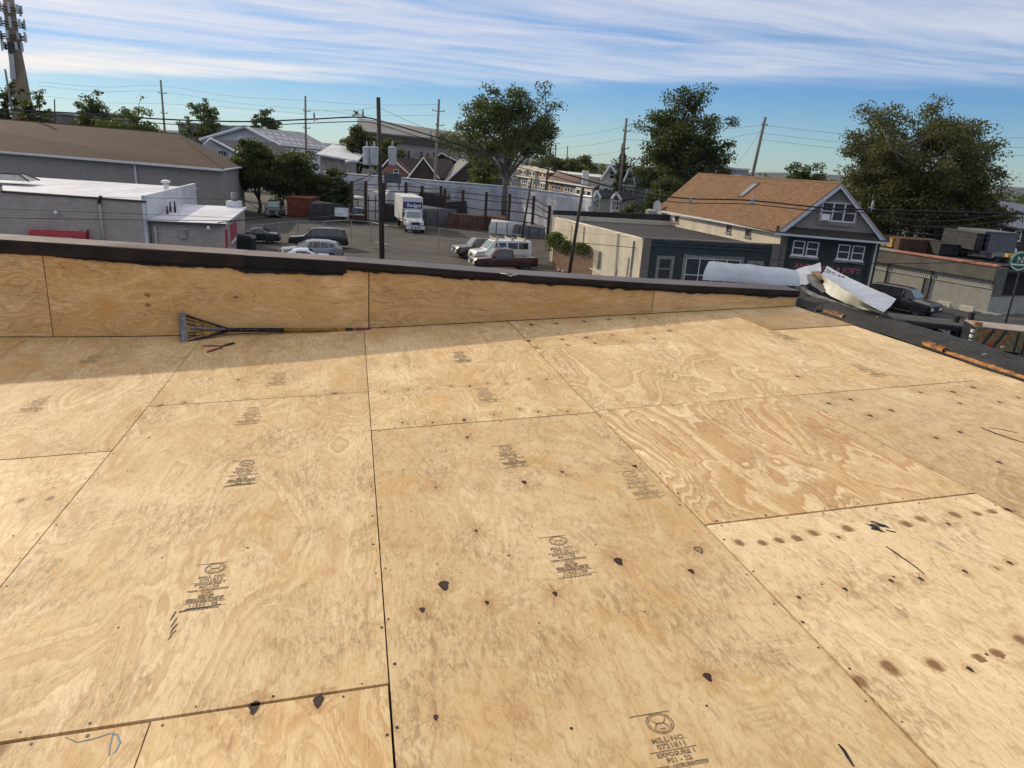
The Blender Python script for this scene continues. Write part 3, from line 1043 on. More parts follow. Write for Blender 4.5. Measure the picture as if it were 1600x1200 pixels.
# raw broken lath along the torn edge
def lath(a, b, wd, hgt, label):
    p, q = uv(*a), uv(*b)
    rows = []
    n = 26
    d = Vector((q[0] - p[0], q[1] - p[1], 0))
    sd_ = Vector((d.y, -d.x, 0)).normalized()
    if sd_.x < 0:
        sd_ = -sd_
    for i in range(n):
        t = i / (n - 1)
        c = Vector((p[0], p[1], .012)) + d * t - sd_ * .03
        ww = wd * (.45 + .55 * math.sin(math.pi * min(1, .15 + t * .8))) * rnd.uniform(.55, 1.15)
        hh = hgt * rnd.uniform(.6, 1.2)
        rows.append([c + Vector((0, 0, .001)) - sd_ * .004, c + Vector((0, 0, hh)), c + sd_ * ww + Vector((0, 0, hh + .006)), c + sd_ * ww * 1.05 + Vector((0, 0, .001))])
    o = MB().grid(rows).build('broken_lath', M_orange)
    o.matrix_world = DECK
    return tag(o, label, 'wood scrap')


lath((1288, 490), (1320, 499), .06, .022, 'short bright orange splintered lath near the crumpled metal')
lath((1446, 541), (1478, 552), .055, .024, 'splintered orange lath halfway along the tarred roof edge')
lath((1482, 554), (1640, 606), .024, .012, 'long thin orange lath under the tarred edge at the right')
# pale chips and dried drips on the tar
M_chip = mat('pale_chip', (.45, .44, .40), .8, var=.3, scale=40)
for k, (x, y, lb) in enumerate([(1369, 506, 'pale chip on the tarred edge nearest the folded strip'), (1564, 554, 'white chip on the tarred edge by the reflective trailer'), (1536, 566, 'grey chip lying low on the tarred edge near the right')]):
    u, v = uv(x, y)
    r = .014
    mb = MB().prism([(u + r * math.cos(a) * rnd.uniform(.7, 1.4), v + r * .5 * math.sin(a) * rnd.uniform(.7, 1.4), .052) for a in np.linspace(0, 2 * math.pi, 8)[:-1]], (0, 0, .008))
    o = mb.build('roofing_chip', M_chip)
    o.matrix_world = DECK
    tag(o, lb, 'chip')

# ---- shingle scraper leaning in the angle of the wall
M_steel = mat('worn_dark_steel', (0.045, 0.045, 0.05), .42, .8, var=.5, scale=30, bump=.15, bscale=50)
M_bright = mat('bright_worn_steel', (0.20, 0.20, 0.205), .5, .6, var=.3, scale=40)
M_ylw = mat('scraper_yellow', (0.34, 0.15, 0.015), .5, var=.35, scale=25)
M_red = mat('red_grip', (0.20, 0.02, 0.025), .5, var=.3, scale=30)
Lc = uvh(286, 536, .012)
Uc = wp(283, 490.5, 5.835)
Ap = wp(356, 515.5, 5.80)
En = wp(579, 515.5, 5.815)
sc_ = empty('roofing_scraper', 'yellow handled shingle scraper lying against the plywood parapet', 'scraper', Lc)
nh = (Uc - Lc).cross(Ap - Lc).normalized()
if nh.y > 0:
    nh = -nh
mid = (Lc + Uc) / 2
ax = (Ap - mid)
HP = lambda a, b: mid + ax * a + (Uc - Lc) * b       # a along the shaft, b across
mb = MB()
for b in (-.5, .5):
    mb.tube([HP(0, b), HP(.55, b * .47), HP(1, b * .06)], [.009, .009, .011], 8)
for b in (-.33, -.17, .17, .33):
    mb.tube([HP(.02, b), HP(.5, b * .52)], .004, 6)
mb.build('fork_frame', M_steel, sc_, True)
mb = MB()
rows = [[HP(-.02, b) + nh * .010, HP(-.02, b) - nh * .006, HP(.09, b) - nh * .004, HP(.09, b) + nh * .012] for b in (-.52, 0, .52)]
mb.grid(rows, close=True)
for k in range(15):
    b = -.5 + k / 14
    mb.add([HP(-.02, b - .026), HP(-.02, b + .026), HP(-.085, b + .008) + nh * .004, HP(-.085, b - .008) + nh * .004], [(0, 1, 2, 3)])
bl = mb.build('blade', M_bright, sc_)
bl.modifiers.new('t', 'SOLIDIFY').thickness = .003
mb = MB()
for s_ in (-1, 1):
    for (a0, a1) in ((.30, .42), (.44, .72)):
        k0, k1 = .44 * (1 - a0 * .96), .44 * (1 - a1 * .96)
        p = [HP(a0, s_ * .07), HP(a0, s_ * k0), HP(a1, s_ * k1), HP(a1, s_ * .055)]
        mb.prism([q + nh * .002 for q in p], nh * -.004)
mb.build('yellow_plate', M_ylw, sc_)
mb = MB()
mb.tube([HP(.18, 0) + nh * .01, HP(1.0, 0) + nh * .004], [.013, .015], 8)
mb.build('socket', M_bright, sc_, True)
hl_ = Ap.lerp(En, .38)
MB().tube([HP(.9, 0), Ap.lerp(En, .1), hl_], [.016, .0165, .0165], 10).build('shaft', M_steel, sc_, True)
MB().tube([hl_, Ap.lerp(En, .9)], .0155, 10).build('handle', M_ylw, sc_, True)
MB().tube([Ap.lerp(En, .82), Ap.lerp(En, .87)], .0165, 10).build('tape_band', M_steel, sc_, True)
MB().tube([Ap.lerp(En, .895), Ap.lerp(En, .985), En], [.018, .019, .016], 10).build('grip', M_red, sc_, True)

# ---- tin snips on the deck
sn = empty('tin_snips', 'red handled tin snips lying on the deck below the scraper', 'snips', uvh(340, 544, 0))
U = lambda x, y, h=.012: uvh(x, y, h)
MB().tube([U(316, 542), U(326, 541.5), U(336, 541)], [.0095, .011, .010], 8).build('handle', M_red, sn, True)
MB().tube([U(306.5, 541.6), U(311, 543), U(316, 542.2)], [.007, .011, .010], 8).build('handle_tip', mat('yellow_tip', (.55, .42, .05), .5, var=.2), sn, True)
MB().tube([U(324, 551), U(334, 547.5), U(347, 543.5)], [.010, .0115, .008], 8).build('handle', M_red, sn, True)
MB().tube([U(336, 541), U(345, 541.5), U(352, 540.5)], [.006, .007, .008], 8).build('shank', M_steel, sn, True)
mb = MB()
mb.prism([U(349, 543, .006), U(352, 539, .006), U(365, 535.7, .006), U(367.5, 538, .006), U(358, 541, .006)], nrm * .008)
mb.build('jaw', M_bright, sn)
mb = MB()
mb.prism([U(350, 541, .015), U(355, 538.5, .015), U(366, 535.8, .015), U(366, 537, .015)], nrm * .007)
mb.build('jaw', M_steel, sn)
# ------------------------------------------------------------------ ground, road, lot
M_ground = mat('town_ground', (0.075, 0.075, 0.055), .95, var=.4, scale=.05, col2=(0.11, 0.10, 0.085), bump=.3, bscale=2)
M_road = mat('asphalt', (0.050, 0.050, 0.052), .85, var=.35, scale=.5, bump=.3, bscale=30, detail=8)


def lotmat():
    mt = bpy.data.materials.new('worn_lot')
    mt.use_nodes = True
    t = NT(mt.node_tree)
    out = t.n('ShaderNodeOutputMaterial')
    o_ = t.n('ShaderNodeTexCoord').outputs['Object']
    a = t.noise(o_, .16, 6, .6, .5)
    b = t.noise(t.vmath('MULTIPLY', o_, (.35, 1.6, 1)), .5, 6, .65, .8)
    f = t.noise(o_, 9.0, 5, .7)
    c = t.mix(t.ss(a, .36, .66), (0.030, 0.028, 0.027), (0.075, 0.058, 0.047))
    c = t.mix(t.ss(b, .5, .72, 0, .8), c, (0.13, 0.10, 0.078))
    c = t.mix(t.ss(f, .3, .75, 0, .35), c, (0.03, 0.028, 0.027))
    bs = t.n('ShaderNodeBsdfPrincipled', {'Base Color': c, 'Roughness': .92})
    t.link(t.n('ShaderNodeBump', {'Height': f, 'Strength': .4, 'Distance': .03}).outputs[0], bs.inputs['Normal'])
    t.link(bs.outputs[0], out.inputs[0])
    return mt


M_lot = lotmat()
M_conc = mat('pavement_concrete', (0.30, 0.29, 0.27), .9, var=.25, scale=1.2, bump=.2, bscale=25)
g = MB().quad((-7000, -1500, 0), (7000, -1500, 0), (7000, 9000, 0), (-7000, 9000, 0)).build('ground', M_ground)
tag(g, kind='structure')


def sheet(name, pts, z, mt):
    o = MB().add([(p[0], p[1], z) for p in pts], [tuple(range(len(pts)))]).build(name, mt)
    return tag(o, kind='structure')


S0 = Vector((0, 51.0, 0))                     # street line
st_p = lambda s, d, z=0: S0 + W_ * s + NW * d + Vector((0, 0, z))
sheet('parking_lot', [(-62, 42), (10, 53), (6, 72), (3, 104), (-42, 122), (-66, 118)], .012, M_lot)
sheet('road', [st_p(-180, -26), st_p(180, -26), st_p(180, -9), st_p(-180, -9)], .016, M_road)
sheet('side_street', [(23, 30), (70, 38), (70, 47), (44, 50), (36.6, 52.9), (30.4, 60.3), (24, 80), (20.5, 80), (26.3, 54)], .020, M_road)
k_ = MB().prism([st_p(-180, -9, 0), st_p(21, -9, 0), st_p(21, -5.2, 0), st_p(-180, -5.2, 0)], (0, 0, .13)).build('pavement', M_conc)
tag(k_, kind='structure')
k_ = MB().prism([gz(1340, 459), gz(1445, 474.5), gz(1541, 492.5), gz(1556, 494.5), gz(1600, 489), gz(1600, 484), gz(1556, 488), gz(1541, 486), gz(1445, 469), gz(1340, 455)], (0, 0, .14)).build('pavement', M_conc)
tag(k_, kind='structure')

# ------------------------------------------------------------------ building helpers
Z3 = Vector((0, 0, 1))
M_glass = glassmat('dark_glass')
M_wframe = mat('white_window_frame', (0.72, 0.73, 0.74), .5, var=.08, scale=5)
M_tanframe = mat('taupe_trim', (0.24, 0.21, 0.19), .7, var=.15, scale=3)


def wallp(root, A, B, z0, z1, th, mt, name='wall', z1b=None):
    """upright wall from A to B (left to right as seen from outside), thickness inward"""
    A, B = Vector((A[0], A[1], 0)), Vector((B[0], B[1], 0))
    X = (B - A).normalized()
    out = X.cross(Z3)
    z1b = z1 if z1b is None else z1b
    q = [A + Z3 * z0, B + Z3 * z0, B + Z3 * z1b, A + Z3 * z1]
    return MB().prism(q, -out * th).build(name, mt, root)


def wnd(root, A, B, s, z, w_, h, nx=1, nz=2, fm=None, gm=None, fr=.07, sill=True, name='window', proud=.05, trim=0.0, tm=None):
    """window on the wall A-B: centre s along it, sill height z; frame with panes as sub-parts"""
    A, B = Vector((A[0], A[1], 0)), Vector((B[0], B[1], 0))
    X = (B - A).normalized()
    out = X.cross(Z3)
    fm = fm or M_wframe
    gm = gm or M_glass
    O = A + X * (s - w_ / 2) + Z3 * z + out * .002
    mb = MB()
    P = out * proud
    if trim:
        t = trim
        for (x0, x1, z0, z1) in ((-t, w_ + t, -t, 0), (-t, w_ + t, h, h + t), (-t, 0, 0, h), (w_, w_ + t, 0, h)):
            mb.obox(O + X * x0 + Z3 * z0, X * (x1 - x0), P * 1.4, Z3 * (z1 - z0), 1)
    cw = (w_ - fr) / nx
    ch = (h - fr) / nz
    for i in range(nx + 1):
        mb.obox(O + X * (i * cw), X * fr, P, Z3 * h)
    for j in range(nz + 1):
        for i in range(nx):
            mb.obox(O + X * (i * cw + fr) + Z3 * (j * ch), X * (cw - fr), P * .96, Z3 * fr)
    if sill:
        mb.obox(O + X * -.08 - Z3 * (.09 + trim), X * (w_ + .16), P * 2.2, Z3 * .088, 1)
    f = mb.build(name, [fm, tm or fm], root)
    for i in range(nx):
        for j in range(nz):
            a = O + X * (i * cw + fr) + Z3 * (j * ch + fr)
            MB().obox(a, X * (cw - fr), P * .4, Z3 * (ch - fr)).build('pane', gm, f)
    return f


def slab(root, pts, th, mt, name='roof'):
    pts = [Vector(p) for p in pts]
    n = (pts[1] - pts[0]).cross(pts[2] - pts[0]).normalized()
    if n.z < 0:
        n = -n
    return MB().prism(pts, -n * th).build(name, mt, root)


def shingle(name, c1, course=.14, tab=.3):
    """shingled slope: courses follow height, tabs run along the slope"""
    mt = bpy.data.materials.new(name)
    mt.use_nodes = True
    t = NT(mt.node_tree)
    out = t.n('ShaderNodeOutputMaterial')
    o_ = t.n('ShaderNodeTexCoord').outputs['Object']
    x, y, z = t.sep(o_)
    v = t.xyz(t.math('ADD', t.math('MULTIPLY', x, .45), t.math('MULTIPLY', y, .9)), t.math('MULTIPLY', z, 1.6), 0.0)
    br = t.n('ShaderNodeTexBrick', {'Vector': v, 'Scale': 1.0, 'Mortar Size': .012, 'Brick Width': tab, 'Row Height': course,
                                    'Color1': (*[min(1, c * 1.22) for c in c1], 1), 'Color2': (*[c * .74 for c in c1], 1), 'Mortar': (*[c * .45 for c in c1], 1)})
    st_ = t.noise(o_, .35, 5, .6)
    c = t.mix(t.ss(st_, .35, .75, 0, .35), br.outputs[0], tuple(c * .6 for c in c1))
    bs = t.n('ShaderNodeBsdfPrincipled', {'Base Color': c, 'Roughness': .9})
    t.link(t.n('ShaderNodeBump', {'Height': br.outputs[1], 'Strength': .6, 'Distance': .01}, invert=True).outputs[0], bs.inputs['Normal'])
    t.link(bs.outputs[0], out.inputs[0])
    return mt


def text_on(root, A, B, s, z, txt, size, mt, proud=.03, ext=.02, slant=0.0, name='lettering'):
    A, B = Vector((A[0], A[1], 0)), Vector((B[0], B[1], 0))
    X = (B - A).normalized()
    out = X.cross(Z3)
    vs, fs = text_geo(txt, size, size * .012)
    O = A + X * s + Z3 * z + out * proud
    mb = MB().add([O + X * (x + y * slant) + Z3 * y for x, y, _ in vs], fs)
    return mb.build(name, mt, root)


# ------------------------------------------------------------------ grey block shop on the left (red awning)
M_block = brickmat('grey_block', (0.43, 0.365, 0.32), (0.28, 0.245, 0.22), .41, .205, .010, var=.08, stain=.25)
M_blockd = brickmat('dull_grey_block', (0.29, 0.265, 0.24), (0.20, 0.185, 0.17), .41, .205, .010, var=.07, stain=.25)
M_wroof = mat('white_roof_coating', (0.62, 0.62, 0.66), .7, var=.14, scale=.8, streak=(1, .3, 1), detail=8)
M_dkcap = mat('dark_wall_cap', (0.05, 0.045, 0.042), .6, var=.3)
M_gutter = mat('white_gutter', (0.66, 0.67, 0.68), .45, var=.1)
M_grey = mat('grey_metal', (0.38, 0.38, 0.37), .5, .3, var=.2, scale=4)
Q0 = Vector((-22.7, 54.6, 0))
bk = Vector((-.245, .97, 0)).normalized()
qf = lambda s: Q0 + W_ * s
shop = empty('block_shop', 'grey concrete block shop with white roof and red awning', 'building', Q0)
zt = 4.32
zl = 3.15
# tall part
for (s0, s1, za, zb) in ((-30, -14.6, 5.06, 5.02), (-14.6, -5.25, 4.60, 4.36)):
    wallp(shop, qf(s0), qf(s1), 0, za, .3, M_block, z1b=zb)
    A, B = qf(s0), qf(s1)
    X = W_.cross(Z3)
    MB().prism([A + X * .06 + Z3 * (za + .003), B + X * .06 + Z3 * (zb + .003), B + X * .06 + Z3 * (zb + .14), A + X * .06 + Z3 * (za + .14)], -X * .42).build('wall_cap', M_dkcap, shop)
A, B = qf(-5.25), qf(-5.25) + bk * 20
wallp(shop, A, B, 0, zt + .55, .25, M_wroof, 'divider_wall', z1b=zt + .55)
slab(shop, [qf(-30) + Z3 * 4.1 - W_.cross(Z3) * .3, qf(-5.5) + Z3 * 3.95 - W_.cross(Z3) * .3, qf(-5.5) + bk * 22 + Z3 * 4.35, qf(-30) + bk * 24 + Z3 * 4.55], .2, M_wroof)
# low part
wallp(shop, qf(-5.2), qf(0), 0, zl - .2, .3, M_block)
wallp(shop, qf(0), qf(0) + bk * 13.5, 0, zl - .2, .3, M_block)
slab(shop, [qf(-5.2) + Z3 * (zl - .2) - W_.cross(Z3) * -.25, qf(.25) + Z3 * (zl - .2) + W_.cross(Z3) * .25, qf(.25) + bk * 13.5 + Z3 * zl, qf(-5.2) + bk * 13.5 + Z3 * zl], -.16, M_wroof)
MB().obox(qf(-5.2) + W_.cross(Z3) * .33 + Z3 * (zl - .2), W_ * 5.5, W_.cross(Z3) * .03, Z3 * .14).build('wall_cap', M_dkcap, shop)
# pipes, meter, lamps on the front
for (x, z0, z1, r, mt) in ((-8.3, 0, 4.15, .09, M_block), (-5.05, 0, 2.9, .06, M_dkcap), (-4.7, 0, 2.7, .10, M_block)):
    p = qf(x) + W_.cross(Z3) * .13
    MB().tube([p + Z3 * z0, p + Z3 * z1], r, 8).build('downpipe', mt, shop, True)
p = qf(-8.3) + W_.cross(Z3) * .13 + Z3 * 4.15
MB().tube([p, p + Z3 * .35, p + Z3 * .5 + W_ * .1, p + Z3 * .45 + W_ * .2], .11, 8).build('weatherhead', M_dkcap, shop, True)
for (px, py) in ((90, 331), (327, 355)):
    s = (gy(px, py, 53).dot(W_) - Q0.dot(W_))
    d = ray(px, py)
    t = (Q0 - EYE).dot(NW) / d.dot(NW)
    P_ = EYE + d * t
    o_ = P_ + W_.cross(Z3) * .05
    MB().tube([o_, o_ + W_.cross(Z3) * .3 + Z3 * .05, o_ + W_.cross(Z3) * .34 - Z3 * .15], [.05, .10, .19], 8).build('wall_lamp', M_gutter, shop, True)
d = ray(287, 366)
P_ = EYE + d * ((Q0 - EYE).dot(NW) / d.dot(NW))
MB().obox(P_ - W_ * .25 - Z3 * .3 + W_.cross(Z3) * .003, W_ * .5, W_.cross(Z3) * .2, Z3 * .6).build('meter_box', M_conc, shop)
# red barrel awning
M_awn = mat('red_awning', (0.36, 0.012, 0.03), .55, var=.25, scale=2)
M_awnt = mat('dusty_awning_top', (0.30, 0.24, 0.19), .8, var=.3, scale=3)
aw = empty('barrel_awning', 'red barrel awning on the grey block wall', 'awning', qf(-13))
d0, d1 = ray(50, 355), ray(138, 357)
a0 = (EYE + d0 * ((Q0 - EYE).dot(NW) / d0.dot(NW)))
a1 = (EYE + d1 * ((Q0 - EYE).dot(NW) / d1.dot(NW)))
o_ = W_.cross(Z3)
rows = []
za = (a0.z + a1.z) / 2
for i in range(9):
    an = math.pi / 2 * i / 8
    q = o_ * (.02 + .8 * math.sin(an)) + Z3 * (za - .75 + .75 * math.cos(an))
    rows.append([Vector((a0.x, a0.y, 0)) + q, Vector((a1.x, a1.y, 0)) + q])
MB().grid(rows[:4]).build('awning_top', M_awnt, aw, True)
mb = MB().grid(rows[3:])
v0 = rows[-1]
mb.quad(v0[0], v0[1], v0[1] - Z3 * .45, v0[0] - Z3 * .45)
mb.build('awning_front', M_awn, aw, True, 40)
for k in (0, 1):
    pl = [r_[k] for r_ in rows] + [rows[-1][k] - Z3 * .45, rows[0][k] - Z3 * 1.2]
    MB().add(pl, [tuple(range(len(pl)))]).build('awning_end', M_awn, aw)
mid_ = (Vector((a0.x, a0.y, 0)) + Vector((a1.x, a1.y, 0))) / 2
text_on(aw, Vector((a0.x, a0.y, 0)) + o_ * .82, Vector((a1.x, a1.y, 0)) + o_ * .82, 2.2, za - 1.0, 'AVIS', .62, mat('awning_letters', (.62, .55, .52), .7), proud=.02)
# posters and a white unit on the right-hand side wall
S1 = qf(0) + W_ * .003
pr = mat('red_poster', (.42, .02, .03), .6, var=.3, scale=2.0, col2=(.28, .05, .12))
for (s0, s1, z0, z1) in ((1.0, 2.3, .6, 2.5), (3.7, 7.6, .9, 2.6)):
    a = S1 + bk * s0
    o = MB().obox(a + Z3 * z0, bk * (s1 - s0), W_ * .03, Z3 * (z1 - z0)).build('poster', pr)
    tag(o, 'narrow red poster on the shop side wall' if s0 < 2 else 'wide red poster on the shop side wall', 'poster')
    ob2 = MB().quad(a + Z3 * (z0 + .1) + W_ * .034 + bk * .1, a + Z3 * (z0 + .1) + W_ * .034 + bk * (s1 - s0 - .1), a + Z3 * (z0 + .5) + W_ * .034 + bk * (s1 - s0 - .1), a + Z3 * (z0 + .35) + W_ * .034 + bk * .1).build('printed_band', M_wframe, o)
# vent pipe, skylight, roof bits
vp = empty('roof_vent_pipe', 'white capped vent pipe on the white shop roof', 'vent pipe', gy(261, 307, 66))
b_ = gy(261, 308, 66)
MB().tube([b_, b_ + Z3 * 1.25], .22, 10).build('pipe', M_gutter, vp, True)
MB().tube([b_ + Z3 * 1.25, b_ + Z3 * 1.42, b_ + Z3 * 1.52], [.40, .40, .15], 12).build('cap', M_gutter, vp, True, 40)
skl = empty('roof_skylight', 'dark framed pyramid skylight on the white shop roof', 'skylight', gy(22, 279, 66))
c_ = gy(20, 281, 64)
base = [c_ + W_ * sx * 1.7 + NW * sy * 1.2 for sx, sy in ((-1, -1), (1, -1), (1, 1), (-1, 1))]
topq = [c_ + W_ * sx * .75 + NW * sy * .5 + Z3 * .52 for sx, sy in ((-1, -1), (1, -1), (1, 1), (-1, 1))]
for k in range(4):
    MB().quad(base[k], base[(k + 1) % 4], topq[(k + 1) % 4], topq[k]).build('pane', M_grey, skl)
    MB().tube([base[k] + Z3 * .02, topq[k] + Z3 * .02], .07, 6).build('rib', M_dkcap, skl)
MB().add(topq, [(0, 1, 2, 3)]).build('top', mat('rusty_cap', (.14, .07, .04), .8), skl)
MB().tube([*(topq), topq[0]], .08, 6).build('rim', M_dkcap, skl)
for k, (px, py, h, lb) in enumerate([(262, 336, .9, 'short dark pipe on the low white roof, nearest the divider'), (267, 333, 1.1, 'tall dark pipe on the low white roof'), (274, 334, 1.2, 'dark pipe with a pale base on the low white roof'), (280, 336, 1.0, 'white pipe on the low white roof beside the dark pipes')]):
    b2 = gz(px, py + 2, 3.0)
    o = MB().tube([b2, b2 + Z3 * h * .55, b2 + Z3 * h * .62, b2 + Z3 * h * .9], [.10, .10, .06, .07], 8).build('roof_pipe', M_dkcap if k < 3 else M_gutter, None, True)
    tag(o, lb, 'pipe')
b2 = gz(367, 327, 3.1)
cl_ = empty('roof_ac_unit', 'white cooling unit on the corner of the low white roof', 'cooling unit', b2)
MB().box(b2.x - .6, b2.x + .5, b2.y - .5, b2.y + .5, b2.z, b2.z + .75).build('case', M_gutter, cl_)
MB().tube([b2 + Z3 * .75, b2 + Z3 * 1.5], .28, 10).build('stack', M_conc, cl_, True)

# ------------------------------------------------------------------ long building with the brown hip roof
M_broof = shingle('brown_shingle', (0.062, 0.031, 0.018))
br = empty('brown_roof_building', 'long grey block building with brown hip roof and white gutter', 'building', gz(348, 264, 6.0) - Z3 * 6)
f1 = gz(348, 264, 6.0); f0 = gz(0, 236, 6.0)
fd = (f1 - f0).normalized()
f0 = f1 - fd * 75
b1 = gz(380, 259, 6.0)
bd = (b1 - f1)
r1 = gy(278, 209, 95.8)
r0 = r1 + (f0 - f1) * .9
r0.z = gy(0, 184, 106).z + .4
wallp(br, f0, f1, 0, 5.95, .3, M_blockd)
wallp(br, f1, b1, 0, 5.95, .3, M_blockd)
od = fd.cross(Z3)
F0, F1, B1 = f0 + od * .5, f1 + od * .5 + fd * .5, b1 + fd * .5 + bd.normalized() * .4
slab(br, [F0, F1, r1, r0], .15, M_broof)
slab(br, [F1, B1, r1], .15, M_broof)
slab(br, [B1, B1 + (f0 - f1), r0, r1], .15, M_broof)
MB().prism([F0 - Z3 * .22 + od * .02, F1 - Z3 * .22 + od * .02, F1 - Z3 * .22 + od * .18, F0 - Z3 * .22 + od * .18], Z3 * .26).build('gutter', M_gutter, br)
MB().tube([F1 - Z3 * .1, B1 - Z3 * .1], .13, 6).build('gutter', M_gutter, br)
p = gy(298, 262, (f1 - fd * 12).y)
p = f1 - fd * 13.2 + od * .12
MB().tube([Vector((p.x, p.y, 5.7)), Vector((p.x, p.y, .2))], .14, 6).build('downpipe', M_gutter, br)
MB().tube([r1, r0], .09, 6).build('ridge_cap', M_broof, br)
MB().tube([r1, F1 + Z3 * .05], .09, 6).build('ridge_cap', M_broof, br)

# ------------------------------------------------------------------ white gabled shed with grey metal roof and skylights
M_groof = mat('grey_metal_roof', (0.20, 0.21, 0.24), .6, .2, var=.2, scale=.4)
M_wall_w = mat('white_cladding', (0.60, 0.61, 0.63), .7, var=.12, scale=.7)
ws = empty('white_shed', 'white gabled shed with grey metal roof and strip skylights', 'building', Vector((-52, 140, 0)))
ga = gy(385, 199, 150); gl = gy(316, 219, 148); gr = gy(440, 228, 146)
rd = gy(473, 207, 176); re_ = gy(529, 237, 172)
gl2 = Vector((gl.x, gl.y, 0)); gr2 = Vector((gr.x, gr.y, 0))
MB().prism([gl2, gr2, gr, ga, gl], (0, .4, 0)).build('gable_wall', M_wall_w, ws)
q_ = lambda a, b: a + b
e_d = re_ - gr
slab(ws, [gr + V(0, -.8, .05), re_ + V(0, 0, .05), rd + V(0, 0, .05), ga + V(0, -.8, .05)], .3, M_groof)
slab(ws, [gl + V(0, -.8, .05), ga + V(0, -.8, .05), rd, gl + e_d], .3, M_groof)
MB().tube([gl + V(-.2, -.9, 0), ga + V(0, -.9, .1), gr + V(.2, -.9, 0)], .35, 6).build('rake_trim', M_gutter, ws)
wallp(ws, gr2, Vector((re_.x, re_.y, 0)), 0, gr.z - .2, .3, M_wall_w, z1b=re_.z - .2)
nn = (re_ - gr).cross(ga - gr).normalized()
if nn.z < 0: nn = -nn
for i in range(8):
    for j in range(3):
        a = gr + e_d * (.10 + i * .105) + (ga - gr) * (.18 + j * .26)
        MB().prism([a, a + e_d * .03, a + e_d * .03 + (ga - gr) * .13, a + (ga - gr) * .13], nn * .12).build('skylight', M_wroof, ws)
# lower annexe
an_ = empty('low_annexe', 'low pale building in front of the white shed', 'building', gy(540, 250, 135))
a, b = gy(500, 236, 135), gy(556, 246, 132)
MB().prism([Vector((a.x, a.y, 0)), Vector((b.x, b.y, 0)), b - Z3 * .6, a - Z3 * .6], (0, .4, 0)).build('wall', M_conc, an_)
slab(an_, [a + V(-.5, -.8, -.5), b + V(.5, -.8, -.5), b + V(0, 9, 1.2), a + V(0, 9, 1.4)], .3, M_wall_w)
sm = empty('small_gable_house', 'small white gable roofed building beside the white shed', 'building', gy(350, 230, 125))
a, b, c_ = gy(322, 226, 122), gy(372, 241, 120), gy(332, 219, 122)
MB().prism([Vector((a.x, a.y, 0)), Vector((b.x, b.y, 0)), b, c_ + V(.4, 0, 0), a], (0, .3, 0)).build('wall', M_wall_w, sm)
slab(sm, [b + V(.4, -.5, 0), c_ + V(0, -.5, .1), c_ + V(6, 12, .4), b + V(6, 12, .2)], .25, mat('slate_roof', (.05, .055, .065), .8), 'roof')
MB().tube([a + V(0, -.6, 0), c_ + V(0, -.6, .2), b + V(.4, -.6, .1)], .22, 6).build('rake_trim', M_gutter, sm)
wnd(sm, a, b, 3.2, 6.3, 1.6, 1.3, 3, 1)

# ------------------------------------------------------------------ big grey warehouse behind
M_whg = mat('warehouse_roof', (0.17, 0.165, 0.16), .8, var=.15, scale=.15)
M_whw = mat('warehouse_wall', (0.30, 0.285, 0.265), .8, var=.12, scale=.2, streak=(1, 1, .2))
bw = empty('big_warehouse', 'huge grey warehouse with low pitched roof behind the houses', 'building', V(-25, 200, 0))
t0, t1 = gy(560, 184, 215), gy(800, 219, 205)
e0, e1 = gy(560, 204, 196), gy(800, 229, 188)
slab(bw, [e0 + V(0, -1, 0), e1 + V(0, -1, 0), t1, t0], .4, M_whg)
slab(bw, [t0, t1, t1 + V(0, 25, -3.2), t0 + V(0, 25, -3.2)], .4, M_whg)
MB().prism([e0 + V(0, -.9, -.2), e1 + V(0, -.9, -.2), e1 + V(0, -.9, -1.9), e0 + V(0, -.9, -1.9)], (0, .6, 0)).build('fascia', mat('dark_fascia', (.07, .06, .055), .8), bw)
MB().prism([Vector((e0.x, e0.y, 0)), Vector((e1.x, e1.y, 0)), e1 - Z3 * .6, e0 - Z3 * .6], (0, .4, 0)).build('wall', M_whw, bw)
for (px0, px1, py0, py1, yy, nm, lb) in ((600, 760, 234, 247, 150, 'long_low_shed', 'long low shed with pale wall panels in front of the warehouse'),):
    sh_ = empty(nm, lb, 'building', gy(px0, py1, yy))
    a, b = gy(px0, py0, yy), gy(px1, py0 + 10, yy - 4)
    MB().prism([Vector((a.x, a.y, 0)), Vector((b.x, b.y, 0)), b, a], (0, 6, 0)).build('wall', M_conc, sh_)
    for k in range(9):
        q0 = a.lerp(b, k / 8)
        MB().obox(q0 + V(-.2, -.15, -2.5), V(.3, 0, 0), V(0, .14, 0), V(0, 0, 2.6)).build('post', M_dkcap, sh_)

